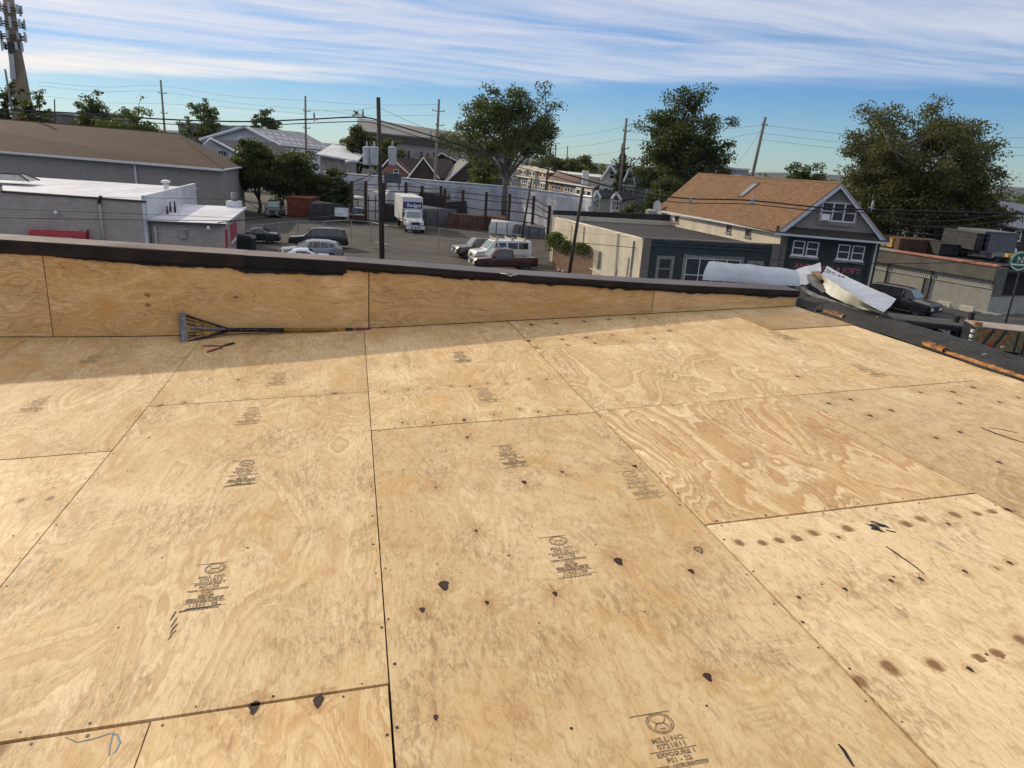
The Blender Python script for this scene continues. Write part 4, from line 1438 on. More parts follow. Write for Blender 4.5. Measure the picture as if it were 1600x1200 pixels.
# ------------------------------------------------------------------ brown gabled houses in front of the warehouse
M_dbrown = shingle('dark_brown_shingle', (0.060, 0.040, 0.032))
M_redbrick = brickmat('red_brick', (0.20, 0.075, 0.045), (0.22, 0.18, 0.15), .22, .08, .008)
def gable(name, label, px_l, px_a, px_r, y, depth, wallm, roofm, back=(0, 0)):
    """house whose gable faces us: left eave, apex, right eave as sight lines at distance y"""
    l, a, r = gy(*px_l, y), gy(*px_a, y), gy(*px_r, y)
    h = empty(name, label, 'house', Vector((a.x, a.y, 0)))
    MB().prism([Vector((l.x, y, 0)), Vector((r.x, y, 0)), r, a, l], (back[0] * .1, .3, 0)).build('gable_wall', wallm, h)
    bv = Vector((back[0], depth, 0))
    slab(h, [r + V(.25, -.4, -.2), a + V(0, -.4, 0), a + bv, r + V(.25, 0, -.2) + bv], .2, roofm)
    slab(h, [a + V(0, -.4, 0), l + V(-.25, -.4, -.2), l + V(-.25, 0, -.2) + bv, a + bv], .2, roofm)
    wallp(h, Vector((l.x, y, 0)) + bv, (l.x, y), 0, l.z, .3, wallm)
    wallp(h, (r.x, y), Vector((r.x, y, 0)) + bv, 0, r.z, .3, wallm)
    MB().tube([l + V(-.3, -.5, -.15), a + V(0, -.5, .05), r + V(.3, -.5, -.15)], .13, 6).build('rake_trim', M_gutter, h)
    return h, l, a, r
h1, l_, a_, r_ = gable('brick_gable_house', 'red brick gabled house with dark brown roof behind the transformers', (598, 262), (611, 246), (638, 271), 126, 14, M_redbrick, M_dbrown, (9, 0))
wnd(h1, (l_.x, 126), (r_.x, 126), 2.3, 5.2, .9, 1.1, 1, 2)
h2, l_, a_, r_ = gable('brown_gable_house', 'dark brown house with triangular gable left of the tall pole', (640, 277), (662, 247), (684, 277), 122, 14, M_dbrown, M_dbrown, (3, 0))
h3, l_, a_, r_ = gable('grey_gable_house', 'brown house with pale grey roof slope beside the big tree', (700, 282), (735, 250), (756, 284), 120, 15, M_dbrown, mat('pale_grey_shingle', (.22, .21, .20), .9, var=.2, scale=3), (-3, 0))
h4, l_, a_, r_ = gable('far_brown_house', 'brown roofed house just behind the tall grey pole', (660, 262), (690, 240), (735, 262), 138, 14, M_dbrown, M_dbrown, (2, 0))
for (x, y) in ((668, 240), (700, 238)):
    q = gy(x, y + 3, 140)
    MB().box(q.x - .3, q.x + .3, q.y, q.y + .6, q.z - 2, q.z + .5).build('chimney', M_redbrick, h4)

# ------------------------------------------------------------------ long white building with the steel rack in front
wb = empty('long_white_building', 'long low white building with white roof behind the steel racks', 'building', gz(700, 352))
M_wpaint = mat('weathered_white_wall', (0.50, 0.51, 0.55), .75, var=.25, scale=.5, streak=(1, 1, .25), detail=9)
tp = [gz(505, 264, 5.4), gz(660, 281, 5.4), gz(807, 293, 5.4), gz(925, 308, 5.4)]
tp[0] = tp[1] + (tp[1] - tp[2]) * 1.2
tp[3] = tp[2] + (tp[3] - tp[2])
for i in range(3):
    wallp(wb, tp[i], tp[i + 1], 0, 5.4, .3, M_wpaint)
    rr = [tp[i] + Z3 * -.28, tp[i + 1] + Z3 * -.28, tp[i + 1] + V(4, 17, -1.0), tp[i] + V(4, 17, -1.0)]
    slab(wb, rr, .2, M_wroof)
    MB().tube([tp[i] + Z3 * .02, tp[i + 1] + Z3 * .02], .12, 6).build('edge_trim', M_gutter, wb)
wallp(wb, tp[3], tp[3] + V(4, 17, 0), 0, 4.4, .3, M_wpaint)
for (px, py, h, w_, lb) in ((738, 284, .7, .5, 'small dark vent on the white roof near the tall pole'), (800, 287, 1.0, .35, 'thin white vent on the white roof by the big tree'), (775, 291, 1.1, 1.6, 'dark cooling unit on the white roof under the big tree'), (838, 288, .9, 1.2, 'grey box unit on the white roof left of the row houses')):
    q = gz(px, py, 5.2)
    e = empty('roof_unit', lb, 'roof unit', q)
    MB().box(q.x - w_ / 2, q.x + w_ / 2, q.y, q.y + w_, q.z, q.z + h).build('case', M_dkcap if 'dark' in lb else M_grey, e)
    MB().tube([V(q.x, q.y + w_ / 2, q.z + h), V(q.x, q.y + w_ / 2, q.z + h + .15)], w_ * .33, 10).build('fan_cowl', M_grey, e)
q = gz(596, 272, 6.6)
o = empty('roof_board', 'green board standing on the white roof behind the transformer pole', 'board', q)
MB().box(q.x + .3, q.x + 2.2, q.y, q.y + .3, q.z - .9, q.z + .1).build('panel', mat('green_board', (.03, .05, .05), .6, col2=(.07, .09, .09)), o)
MB().box(q.x + .4, q.x + .55, q.y + .1, q.y + .2, q.z - 1.6, q.z - .9).build('leg', M_dkcap, o)
MB().box(q.x + 1.9, q.x + 2.05, q.y + .1, q.y + .2, q.z - 1.6, q.z - .9).build('leg', M_dkcap, o)

M_rust = mat('rusty_steel', (0.03, 0.019, 0.016), .85, .2, var=.6, scale=3, col2=(.085, .04, .025))
rk = empty('steel_rack', 'row of rusty steel posts and rails along the white wall', 'rack', gz(760, 360))
posts = [(552, 283, 345), (574, 283, 349), (602, 286, 347), (636, 285, 347), (661, 290, 347), (690, 291, 349), (696, 295, 351), (724, 297, 354), (760, 300, 360), (796, 303, 362), (833, 306, 366), (858, 321, 371)]
tops = []
for (x, y0, y1) in posts:
    b = gz(x - 2.5, y1)
    t = gy(x, y0, b.y)
    MB().obox(V(b.x - .18, b.y - .18, 0), V(.36, 0, 0), V(0, .36, 0), V(0, 0, t.z)).build('post', M_rust, rk)
    tops.append((b, t.z))
for (i, j) in ((0, 1), (1, 2), (2, 3), (3, 4), (4, 5), (6, 7), (7, 8), (8, 9), (9, 10), (10, 11)):
    for fz in (.30, .55, .78, .92):
        a, b = tops[i], tops[j]
        MB().tube([a[0] + Z3 * a[1] * fz, b[0] + Z3 * b[1] * fz + Z3 * rnd.uniform(-.15, .15)], .075 if fz < .6 else .055, 5).build('rail', M_rust, rk)
# ------------------------------------------------------------------ flat roofed dark green shop front with cream side wall
M_teal = mat('dark_teal_render', (0.026, 0.040, 0.044), .75, var=.2, scale=1.5, bump=.15, bscale=30)
M_creamw = mat('cream_render', (0.62, 0.54, 0.41), .85, var=.12, scale=.9, streak=(1, 1, .3), detail=8, bump=.1, bscale=20)
M_blkroof = mat('black_roof_felt', (0.028, 0.028, 0.030), .9, var=.35, scale=.6, bump=.2, bscale=20)
M_taupe = mat('taupe_column', (0.17, 0.145, 0.13), .8, var=.15, scale=3)
N0 = gz(1005, 373, 4.2)
N1 = gz(1219, 384, 4.2)
K0 = gz(864, 338, 4.2)
N0.z = N1.z = K0.z = 0
fs = empty('flat_roof_shop', 'flat roofed shop with dark teal front and cream side wall', 'building', N0)
fx = (N1 - N0).normalized()
fo = fx.cross(Z3)
wallp(fs, N0, N1, 0, 4.2, .3, M_teal)
wallp(fs, K0, N0 + fo * .003, 0, 4.12, .3, M_creamw, 'side_wall')
K1 = K0 + (N1 - N0) * 1.15
wallp(fs, K1, K0, 0, 4.35, .3, M_creamw, 'rear_wall')
slab(fs, [N0 + Z3 * 3.95 + fx * .31, N1 + Z3 * 3.95, K1 + Z3 * 3.95, K0 + Z3 * 3.95 + fx * .31], .15, M_blkroof)
MB().prism([K0 + Z3 * 4.1 + V(0, .1, 0), K1 + Z3 * 4.1 + V(0, .1, 0), K1 + Z3 * 4.95 + V(0, .1, 0), K0 + Z3 * 4.75 + V(0, .1, 0)], (0, .35, 0)).build('rear_parapet', M_blkroof, fs)
MB().obox(N0 + fo * .02 + Z3 * 4.203, N1 - N0, fo * -.4, Z3 * .1).build('parapet_cap', M_taupe, fs)
MB().prism([K0 + Z3 * 4.123, N0 + Z3 * 4.123, N0 + Z3 * 4.2 + fx * .2, K0 + Z3 * 4.2 + fx * .2], fx * .15).build('parapet_cap', M_creamw, fs)
L_ = (N1 - N0).length
for s in (0.0, L_ - .62):
    MB().obox(N0 + fx * s + fo * .003, fx * .6, fo * .12, Z3 * 4.19).build('column', M_taupe, fs)
MB().obox(N0 + fx * .62 + fo * .003 + Z3 * 3.75, fx * (L_ - 1.26), fo * .1, Z3 * .12).build('band', mat('band_teal', (.03, .05, .055), .7), fs)
wnd(fs, N0, N1, 1.85, 1.35, 1.0, 1.55, 1, 2, M_tanframe, fr=.08, trim=.16, tm=M_tanframe)
wnd(fs, N0, N1, 5.5, .55, 4.2, 2.45, 4, 2, M_wframe, fr=.05, trim=.22, tm=M_tanframe, sill=False)
wnd(fs, N0, N1, 8.75, 1.25, .95, 1.6, 1, 2, M_tanframe, fr=.08, trim=.16, tm=M_tanframe)
# things fixed to the cream wall
kd = (N0 - K0).normalized()
ko = kd.cross(Z3)
kl = (N0 - K0).length
for (s, z0, z1, r) in ((kl * .42, .8, 4.0, .045), (kl * .27, 2.0, 3.9, .03), (kl * .93, 0, 3.9, .06), (kl * .90, 0, 2.6, .04), (kl * .80, 0, 1.5, .03)):
    p = K0 + kd * s + ko * .06
    MB().tube([p + Z3 * z0, p + Z3 * z1], r, 6).build('conduit', M_grey, fs)
MB().obox(K0 + kd * (kl * .58) + ko * .003 + Z3 * 1.1, kd * .75, ko * .2, Z3 * 1.3).build('cabinet', mat('cabinet_tan', (.38, .33, .26), .6, var=.2), fs)
mb = MB().tube([K0 + kd * kl * .42 + ko * .1 + Z3 * .9, K0 + kd * kl * .7 + ko * .1 + Z3 * .6, K0 + kd * kl * .99 + ko * .1 + Z3 * .35], .03, 6)
mb.build('conduit', M_grey, fs)
# roof furniture
for k, (px, py, lb, h, r) in enumerate([(1016, 340, 'squat ribbed steel drum vent on the black flat roof', .9, .55), (1027, 341, 'small pale vent beside the drum on the black flat roof', .7, .22), (1079, 352, 'white mushroom vent on the black roof nearer the house', .75, .2), (1143, 371, 'white mushroom vent on the black roof near the teal front', .75, .22)]):
    q = gz(px, py, 4.0)
    e = empty('roof_vent', lb, 'vent', q)
    MB().tube([q, q + Z3 * h * .7], r, 12).build('pipe', M_gutter if k else M_grey, e, True, 40)
    MB().tube([q + Z3 * h * .7, q + Z3 * h * .85, q + Z3 * h], [r * 1.5 if k else r * 1.05, r * 1.5 if k else r * 1.05, r * .5], 12).build('cowl', M_grey, e, True, 40)
    if k == 0:
        for z_ in (.15, .3, .45):
            MB().tube([q + Z3 * (z_ - .03), q + Z3 * (z_ + .03)], r * 1.06, 12).build('rib', M_grey, e)
q = gz(1025, 338, 4.6)
dsh = empty('satellite_dish', 'white satellite dish at the back corner of the house', 'dish', q)
rows = [[q + Z3 * 1.0 + V(-.4, -.2, .1) * .0 + V(rr_ * math.cos(a) * .8, rr_ * math.cos(a) * .3 - .12 * rr_ * rr_, rr_ * math.sin(a)) for a in np.linspace(0, 2 * math.pi, 15)[:-1]] for rr_ in (.02, .3, .55)]
MB().grid(rows, close=True).build('reflector', M_gutter, dsh, True)
MB().tube([q - Z3 * .4, q + Z3 * .8 + V(0, .1, 0)], .05, 6).build('mast', M_grey, dsh)
MB().tube([q + Z3 * .6, q + Z3 * .95 + V(-.3, -.6, 0)], .03, 5).build('feed_arm', M_grey, dsh)

# ------------------------------------------------------------------ house with brown roof and big gable
M_hroof = shingle('tan_brown_shingle', (0.205, 0.108, 0.052), .15, .32)
M_gab = mat('grey_stucco', (0.25, 0.235, 0.225), .85, var=.1, scale=1.2, bump=.1, bscale=30)
M_teal2 = mat('dark_slate_render', (0.028, 0.034, 0.037), .8, var=.2, scale=1.5)
M_rake = mat('pale_rake_board', (0.50, 0.54, 0.60), .6, var=.08)
EV = gz(1222, 361, 5.25); ER = gz(1377, 374, 5.25); EB = gz(1029, 327, 5.25)
EV.z = ER.z = EB.z = 0
hs = empty('brown_roof_house', 'house with brown shingle roof, grey gable and dark front', 'house', EV)
hx = (ER - EV).normalized()
ho = hx.cross(Z3)
hb = (EB - EV)
hbn = hb.normalized()
mid0 = (EV + ER) / 2
apz = gy(1319, 286, mid0.y).z
ov = .35
wallp(hs, EV, ER, 0, 5.2, .3, M_teal2)
wallp(hs, EB, EV, 0, 5.2, .3, M_creamw, 'side_wall')
wallp(hs, ER, ER + hb, 0, 5.2, .3, M_creamw, 'side_wall')
MB().prism([EV + Z3 * 5.35 - ho * .15, ER + Z3 * 5.35 - ho * .15, mid0 + Z3 * (apz - .2) - ho * .15], ho * .3).build('gable_wall', M_gab, hs)
eL = EV - hx * ov + Z3 * 5.2; eR = ER + hx * ov + Z3 * 5.2; aF = mid0 + Z3 * (apz + .05)
for (e, nm) in ((eL, 0), (eR, 1)):
    slab(hs, [e + ho * .55, aF + ho * .55, aF + hb - ho * .3, e + hb - ho * .3], .16, M_hroof)
    MB().prism([e + ho * .60 - Z3 * .1, aF + ho * .60 - Z3 * .1, aF + ho * .60 - Z3 * .42, e + ho * .60 - Z3 * .36 + (hx if nm == 0 else -hx) * .12], -ho * .05).build('rake_board', M_rake, hs)
MB().obox(eL + ho * .1 + Z3 * -.12 - hx * .0, hb, hx * -.12, Z3 * .14).build('gutter', M_gutter, hs)
# pent roof over the first floor
slab(hs, [EV - hx * .45 + ho * .75 + Z3 * 5.12, ER + hx * .45 + ho * .75 + Z3 * 5.12, ER + hx * .45 + ho * .16 + Z3 * 5.62, EV - hx * .45 + ho * .16 + Z3 * 5.62], .05, mat('dark_pent_shingle', (.045, .036, .032), .9, var=.3, scale=4), 'pent_roof')
MB().obox(EV - hx * .5 + ho * .77 + Z3 * 5.0, (ER - EV) + hx * 1.0, ho * .05, Z3 * .14).build('gutter', M_rake, hs)
hl2 = (ER - EV).length
A3, B3 = EV + ho * .15, ER + ho * .15
f_ = wnd(hs, A3, B3, hl2 * .53, 6.22, 2.35, 1.35, 3, 2, M_wframe, fr=.09, trim=.18, tm=M_tanframe)
MB().obox(A3 + hx * (hl2 * .53 - 1.1) + ho * .06 + Z3 * 6.3, hx * .55, ho * .4, Z3 * .42).build('window_ac_unit', M_wframe, hs)
for s in (hl2 * .27, hl2 * .73):
    for d_ in (-.48, .48):
        wnd(hs, EV, ER, s + d_, 3.62, .82, 1.05, 1, 2, M_wframe, fr=.07, trim=.0)
    MB().obox(EV + hx * (s - 1.05) + ho * .003 + Z3 * 3.38, hx * 2.1, ho * .12, Z3 * .12).build('sill_board', M_tanframe, hs)
for s in (0.0, hl2 - .5):
    MB().obox(EV + hx * s + ho * .003, hx * .5, ho * .1, Z3 * 4.98).build('corner_board', M_taupe if s == 0 else M_teal, hs)
MB().obox(EV + hx * .8 + ho * .003 + Z3 * 2.0, hx * (hl2 - 1.6), ho * .08, Z3 * 1.25).build('sign_board', M_teal, hs)
text_on(hs, EV, ER, hl2 * .52, 2.68, "ANTHONY & JOE'S", .54, mat('red_letters', (.52, .11, .13), .6, var=.25, scale=6), proud=.11, slant=.12)
text_on(hs, EV, ER, hl2 * .62, 2.3, 'RESTAURANT', .30, mat('small_letters', (.33, .13, .10), .6), proud=.11)
# small windows on the cream side
hbl = hb.length
for (f, px) in ((.93, 0), (.80, 0), (.35, 0), (.21, 0)):
    wnd(hs, EB, EV, hbl * (1 - f), 4.35, .75, .62, 1, 1, M_tanframe, fr=.08, sill=True)
# roof light
sr = (aF - eL).normalized()
b0 = aF + hb * .43 - (aF - eL) * .14
nr = hbn.cross(sr).normalized()
if nr.z < 0: nr = -nr
rl = MB()
pl = [b0, b0 + hbn * .75, b0 + hbn * .75 - sr * 1.75, b0 - sr * 1.75]
rl.prism([p + nr * .003 for p in pl], nr * .14)
f_ = rl.build('roof_light', M_dkcap, hs)
MB().prism([p + nr * .145 + (b0 + hbn * .375 - sr * .875 - p) * .24 for p in pl], nr * .01).build('pane', glassmat('roof_glass', (.10, .11, .13), .15), f_)
q = aF + hb * .80
MB().box(q.x - .22, q.x + .22, q.y - .22 + .9, q.y + .22 + .9, q.z - .9, q.z + .38).build('chimney', mat('dark_chimney', (.06, .035, .03), .9), hs)
MB().tube([q + Z3 * .7, q + Z3 * 2.2], .02, 5).build('aerial', M_dkcap, hs)

# ------------------------------------------------------------------ timber fence between lot and shop
M_fence = mat('cedar_fence', (0.33, 0.20, 0.125), .85, var=.3, scale=5, streak=(3, 3, .4), bump=.2, bscale=20)
fa, fb = gz(853, 424), gz(985, 452)
fa = gz(862, 419); fb = gz(975, 447)
fe = empty('timber_fence', 'brown timber board fence beside the cream wall', 'fence', fa)
fdv = (fb - fa); fdl = fdv.length; fdn = fdv.normalized()
nbd = int(fdl / .17)
for i in range(nbd):
    p = fa + fdn * (i * .17)
    h = 2.35 + .06 * math.sin(i * .7) + rnd.uniform(-.03, .03) - .35 * sst(i / nbd, .35, .75)
    MB().obox(p + V(0, rnd.uniform(-.01, .01), 0), fdn * .155, fdn.cross(Z3) * .03, Z3 * h).build('fence_board', M_fence, fe)
MB().tube([fa + Z3 * .5 - fdn.cross(Z3) * .08, fb + Z3 * .5 - fdn.cross(Z3) * .08], .05, 4).build('rail', M_fence, fe)
MB().tube([fa + Z3 * 1.7 - fdn.cross(Z3) * .08, fb + Z3 * 1.7 - fdn.cross(Z3) * .08], .05, 4).build('rail', M_fence, fe)

# ------------------------------------------------------------------ warehouse on the right with the salmon roof edge
M_stuc = mat('grey_stucco_wall', (0.33, 0.315, 0.28), .9, var=.1, scale=2, bump=.5, bscale=14)
M_fasc = mat('brown_grey_fascia', (0.145, 0.13, 0.11), .85, var=.2, scale=1.2)
M_salm = mat('salmon_edge', (0.52, 0.20, 0.13), .7, var=.25, scale=3)
wc = gz(1541, 490); wd_ = gz(1447, 471)
wdn = (wc - wd_).normalized()
wl = wd_ - wdn * 7.5
wz = gy(1561, 417, wc.y).z
rw = empty('stucco_warehouse', 'grey stucco warehouse with salmon coloured roof edge', 'building', wc)
wo_ = wdn.cross(Z3)
wallp(rw, wl, wc, 0, 1.9, .3, M_stuc)


def ribmat():
    mt = bpy.data.materials.new('ribbed_cladding')
    mt.use_nodes = True
    t = NT(mt.node_tree)
    out = t.n('ShaderNodeOutputMaterial')
    o_ = t.n('ShaderNodeTexCoord').outputs['Object']
    x, y, z = t.sep(o_)
    s = t.math('SINE', t.math('MULTIPLY', t.math('SUBTRACT', t.math('MULTIPLY', x, wdn.x), t.math('MULTIPLY', y, -wdn.y)), 38.0))
    c = t.mix(t.noise(o_, .8, 5), (.40, .39, .355), (.31, .30, .27))
    bs = t.n('ShaderNodeBsdfPrincipled', {'Base Color': c, 'Roughness': .7})
    t.link(t.n('ShaderNodeBump', {'Height': s, 'Strength': .8, 'Distance': .03}).outputs[0], bs.inputs['Normal'])
    t.link(bs.outputs[0], out.inputs[0])
    return mt


wallp(rw, wl - wo_ * .04, wc - wo_ * .04, 1.9, wz - 1.0, .25, ribmat(), 'cladding')
MB().prism([wl + Z3 * (wz - 1.05) + wo_ * .25, wc + Z3 * (wz - 1.05) + wo_ * .25, wc + Z3 * (wz - .02) + wo_ * .25, wl + Z3 * (wz - .02) + wo_ * .25], -wo_ * .5).build('fascia', M_fasc, rw)
MB().obox(wl + wo_ * .32 + Z3 * (wz - .018), wdn * 4.2, -wo_ * .62, Z3 * .14).build('roof_edge', M_stuc, rw)
MB().obox(wl + wdn * 4.2 + wo_ * .32 + Z3 * (wz - .018), wc - wl - wdn * 4.2, -wo_ * .62, Z3 * .14).build('roof_edge', M_salm, rw)
wr = wc + V(12, 3.5, 0)
wallp(rw, wc, wr, 0, 1.3, .3, M_stuc, 'end_wall')
wallp(rw, wc, wc + (wr - wc) * .08, 1.3, wz - .1, .3, M_fasc, 'end_wall')
MB().obox(wc + (wr - wc) * .08 + Z3 * 1.3 + V(0, .8, 0), (wr - wc) * .92, V(0, .2, 0), Z3 * (wz - 1.3)).build('open_bay', mat('dark_bay', (.012, .014, .015), .8), rw)
slab(rw, [wl + Z3 * (wz - .3) - wo_ * .2, wc + Z3 * (wz - .3) - wo_ * .2, wr + Z3 * (wz - .3), wr + V(-8, 14, wz - .3), wl + V(8, 10, wz - .3)], .2, M_blkroof)
for s in (5.4, 7.5 + 0.02):
    pass
for (s, z1) in (((wd_ - wl).length - 3.9, wz - 1.0), ((wd_ - wl).length, wz - 1.0), ((wd_ - wl).length - .5, 1.9)):
    p = wl + wdn * s + wo_ * .08
    MB().tube([p, p + Z3 * z1], .07, 6).build('downpipe', M_dkcap, rw)
MB().tube([wl + wo_ * .05 + Z3 * 1.9, wc + wo_ * .05 + Z3 * 1.9], .025, 5).build('conduit', M_grey, rw)
for (px, lb) in ((1468, 'pale low wall box left of the other at the warehouse foot'), (1503, 'pale low wall box nearer the warehouse corner')):
    q = gz(px, 473 + (px - 1447) * .2)
    o = MB().obox(q + wo_ * .1, wdn * 1.0, wo_ * .35, Z3 * .42).add([], []).build('wall_box', mat('cream_box', (.58, .54, .42), .7, var=.1))
    tag(o, lb, 'box')

# yard behind the warehouse: containers, tanks, shed
YM = {'rust': mat('rust_container', (.105, .048, .034), .8, var=.3, scale=1.5), 'yel': mat('yellow_machine', (.50, .27, .03), .6, var=.25, scale=2), 'wht': mat('white_tank', (.62, .62, .60), .6, var=.12), 'gry': mat('grey_block_shed', (.12, .125, .135), .8, var=.15, scale=2), 'dk': mat('dark_machine', (.03, .032, .035), .7, var=.4, scale=2)}
def yardbox(name, label, cat, pa, pb, y, dep, mt, rib=0):
    """box whose visible face runs between two sight lines (upper left, lower right)"""
    a = gy(*pa, y)
    b = gy(*pb, y)
    e = empty(name, label, cat, V(a.x, y, b.z))
    MB().box(a.x, b.x, y, y + dep, b.z, a.z).build('body', mt, e)
    for k in range(rib):
        x = a.x + (b.x - a.x) * (k + .5) / rib
        MB().box(x - .06, x + .06, y - .06, y - .001, b.z + .05, a.z - .05).build('rib', mt, e)
    MB().box(a.x - .04, b.x + .04, y - .05, y + dep + .04, a.z + .002, a.z + .09).build('top_rail', mt, e)
    return e
yb = yardbox('rusty_container', 'long rusty red container behind the warehouse', 'container', (1407, 374), (1469, 401), 66, 2.4, YM['rust'], 12)
yardbox('yellow_machine', 'yellow machine at the end of the rusty container', 'machine', (1395, 374), (1407, 387), 67, 2, YM['yel'], 2)
yardbox('dark_skip', 'dark skip right of the rusty container', 'skip', (1470, 382), (1497, 400), 64, 2, YM['dk'], 4)
yardbox('grey_block_shed', 'dark grey block shed in the yard behind the warehouse', 'shed', (1540, 363), (1583, 402), 62, 4, YM['gry'], 0)
yardbox('black_trailer_box', 'black box trailer left of the grey shed', 'trailer', (1527, 366), (1541, 392), 62, 5, YM['dk'], 3)
for k, (px, py, w_, h, c, nm, lb) in enumerate([(1505, 396, 1.2, .9, 'wht', 'storage_tank', 'white storage tank on the yard left of the shed'), (1514, 393, .9, .7, 'gry', 'storage_tank', 'small grey tank beside the white tank'), (1540, 394, .7, .8, 'yel', 'yellow_bin', 'yellow bin at the foot of the grey shed'), (1560, 405, 2.6, .9, 'gry', 'flat_stack', 'stack of grey sheets nearest the salmon edge'), (1573, 400, 1.8, 1.2, 'wht', 'storage_drum', 'pale drum lying right of the grey sheets'), (1552, 384, 1.0, .7, 'wht', 'sack_pile', 'white sacks in front of the grey shed')]):
    q = gz(px, py, wz - .05)
    w_ *= .62; h *= .62
    e = empty(nm, lb, 'tank' if 'tank' in nm else 'bin' if 'bin' in nm else 'stack' if 'stack' in nm else 'drum' if 'drum' in nm else 'sacks', q)
    rows = [[q + V(dx_, w_ * .35 * math.cos(a), h * .5 + h * .5 * math.sin(a)) for a in np.linspace(0, 2 * math.pi, 13)[:-1]] for dx_ in np.linspace(-w_ / 2, w_ / 2, 4)]
    mb = MB().grid(rows, close=True)
    mb.f.append(tuple(range(12))); mb.f.append(tuple(range(36, 48))[::-1]); mb.mi += [0, 0]
    mb.build('shell', YM[c], e, True, 40)
    for sx in (-.3, .3):
        MB().box(q.x + sx * w_ - .08, q.x + sx * w_ + .08, q.y - w_ * .3, q.y + w_ * .3, q.z - .25, q.z + .06).build('foot', YM['dk'], e)
q0, q1 = gy(1576, 397, 54), gy(1592, 403, 54)
o = MB().box(q0.x, q1.x, 54, 54.4, q1.z, q0.z).build('yellow_beam', YM['yel'])
tag(o, 'yellow beam end above the green round sign', 'beam')
# round green sign
q = gy(1594, 408, 47)
sg = empty('round_sign', 'green round sign at the right edge of the picture', 'sign', q)
ring_ = lambda r, yy: [V(q.x + r * math.cos(a), yy, q.z + r * math.sin(a)) for a in np.linspace(0, 2 * math.pi, 25)[:-1]]
MB().prism(ring_(.62, q.y), (0, .12, 0)).build('disc', mat('sign_green', (.015, .13, .06), .5, var=.15), sg)
mb = MB()
a, b = ring_(.60, q.y - .006), ring_(.53, q.y - .006)
mb.grid([a, b], close=True).build('rim', M_wframe, sg)
vs, fs_ = text_geo('N', .55, .01)
MB().add([V(q.x + x, q.y - .008, q.z + y - .1) for x, y, _ in vs], fs_).build('lettering', M_wframe, sg)
MB().obox(V(q.x - .48, q.y - .02, q.z - .28), V(.96, 0, 0), V(0, .012, 0), V(0, 0, .1)).build('bar', M_wframe, sg)
MB().tube([V(q.x + .3, q.y + .2, 0), V(q.x + .3, q.y + .2, q.z + .3)], .06, 8).build('post', YM['dk'], sg)

# blue-grey roofed house behind the yard
bh = empty('slate_roof_house', 'brick house with broad blue grey roof at the far right', 'house', gy(1560, 360, 105))
M_slate = shingle('blue_grey_shingle', (.17, .19, .225))
a, b, c_, d_ = gy(1522, 343, 100), gy(1680, 372, 100), gy(1660, 328, 112), gy(1555, 313, 112)
slab(bh, [a, b, c_, d_], .25, M_slate)
slab(bh, [d_, c_, c_ + V(4, 12, -4), d_ + V(-4, 12, -4)], .25, M_slate)
slab(bh, [a, d_, d_ + V(-4, 12, -4)], .25, M_slate)
wallp(bh, (a.x + .8, 100.6), (b.x, 100.6), 0, a.z - .3, .3, mat('dark_brick', (.06, .035, .03), .9, var=.3, scale=6), z1b=b.z - .2)
for s in (2.8, 6.0, 9.4):
    wnd(bh, (a.x + .8, 100.6), (b.x, 100.6), s, a.z - 2.2 - s * .05, 1.5 if s < 4 else 1.0, 1.4, 2 if s < 4 else 1, 2, fr=.12)

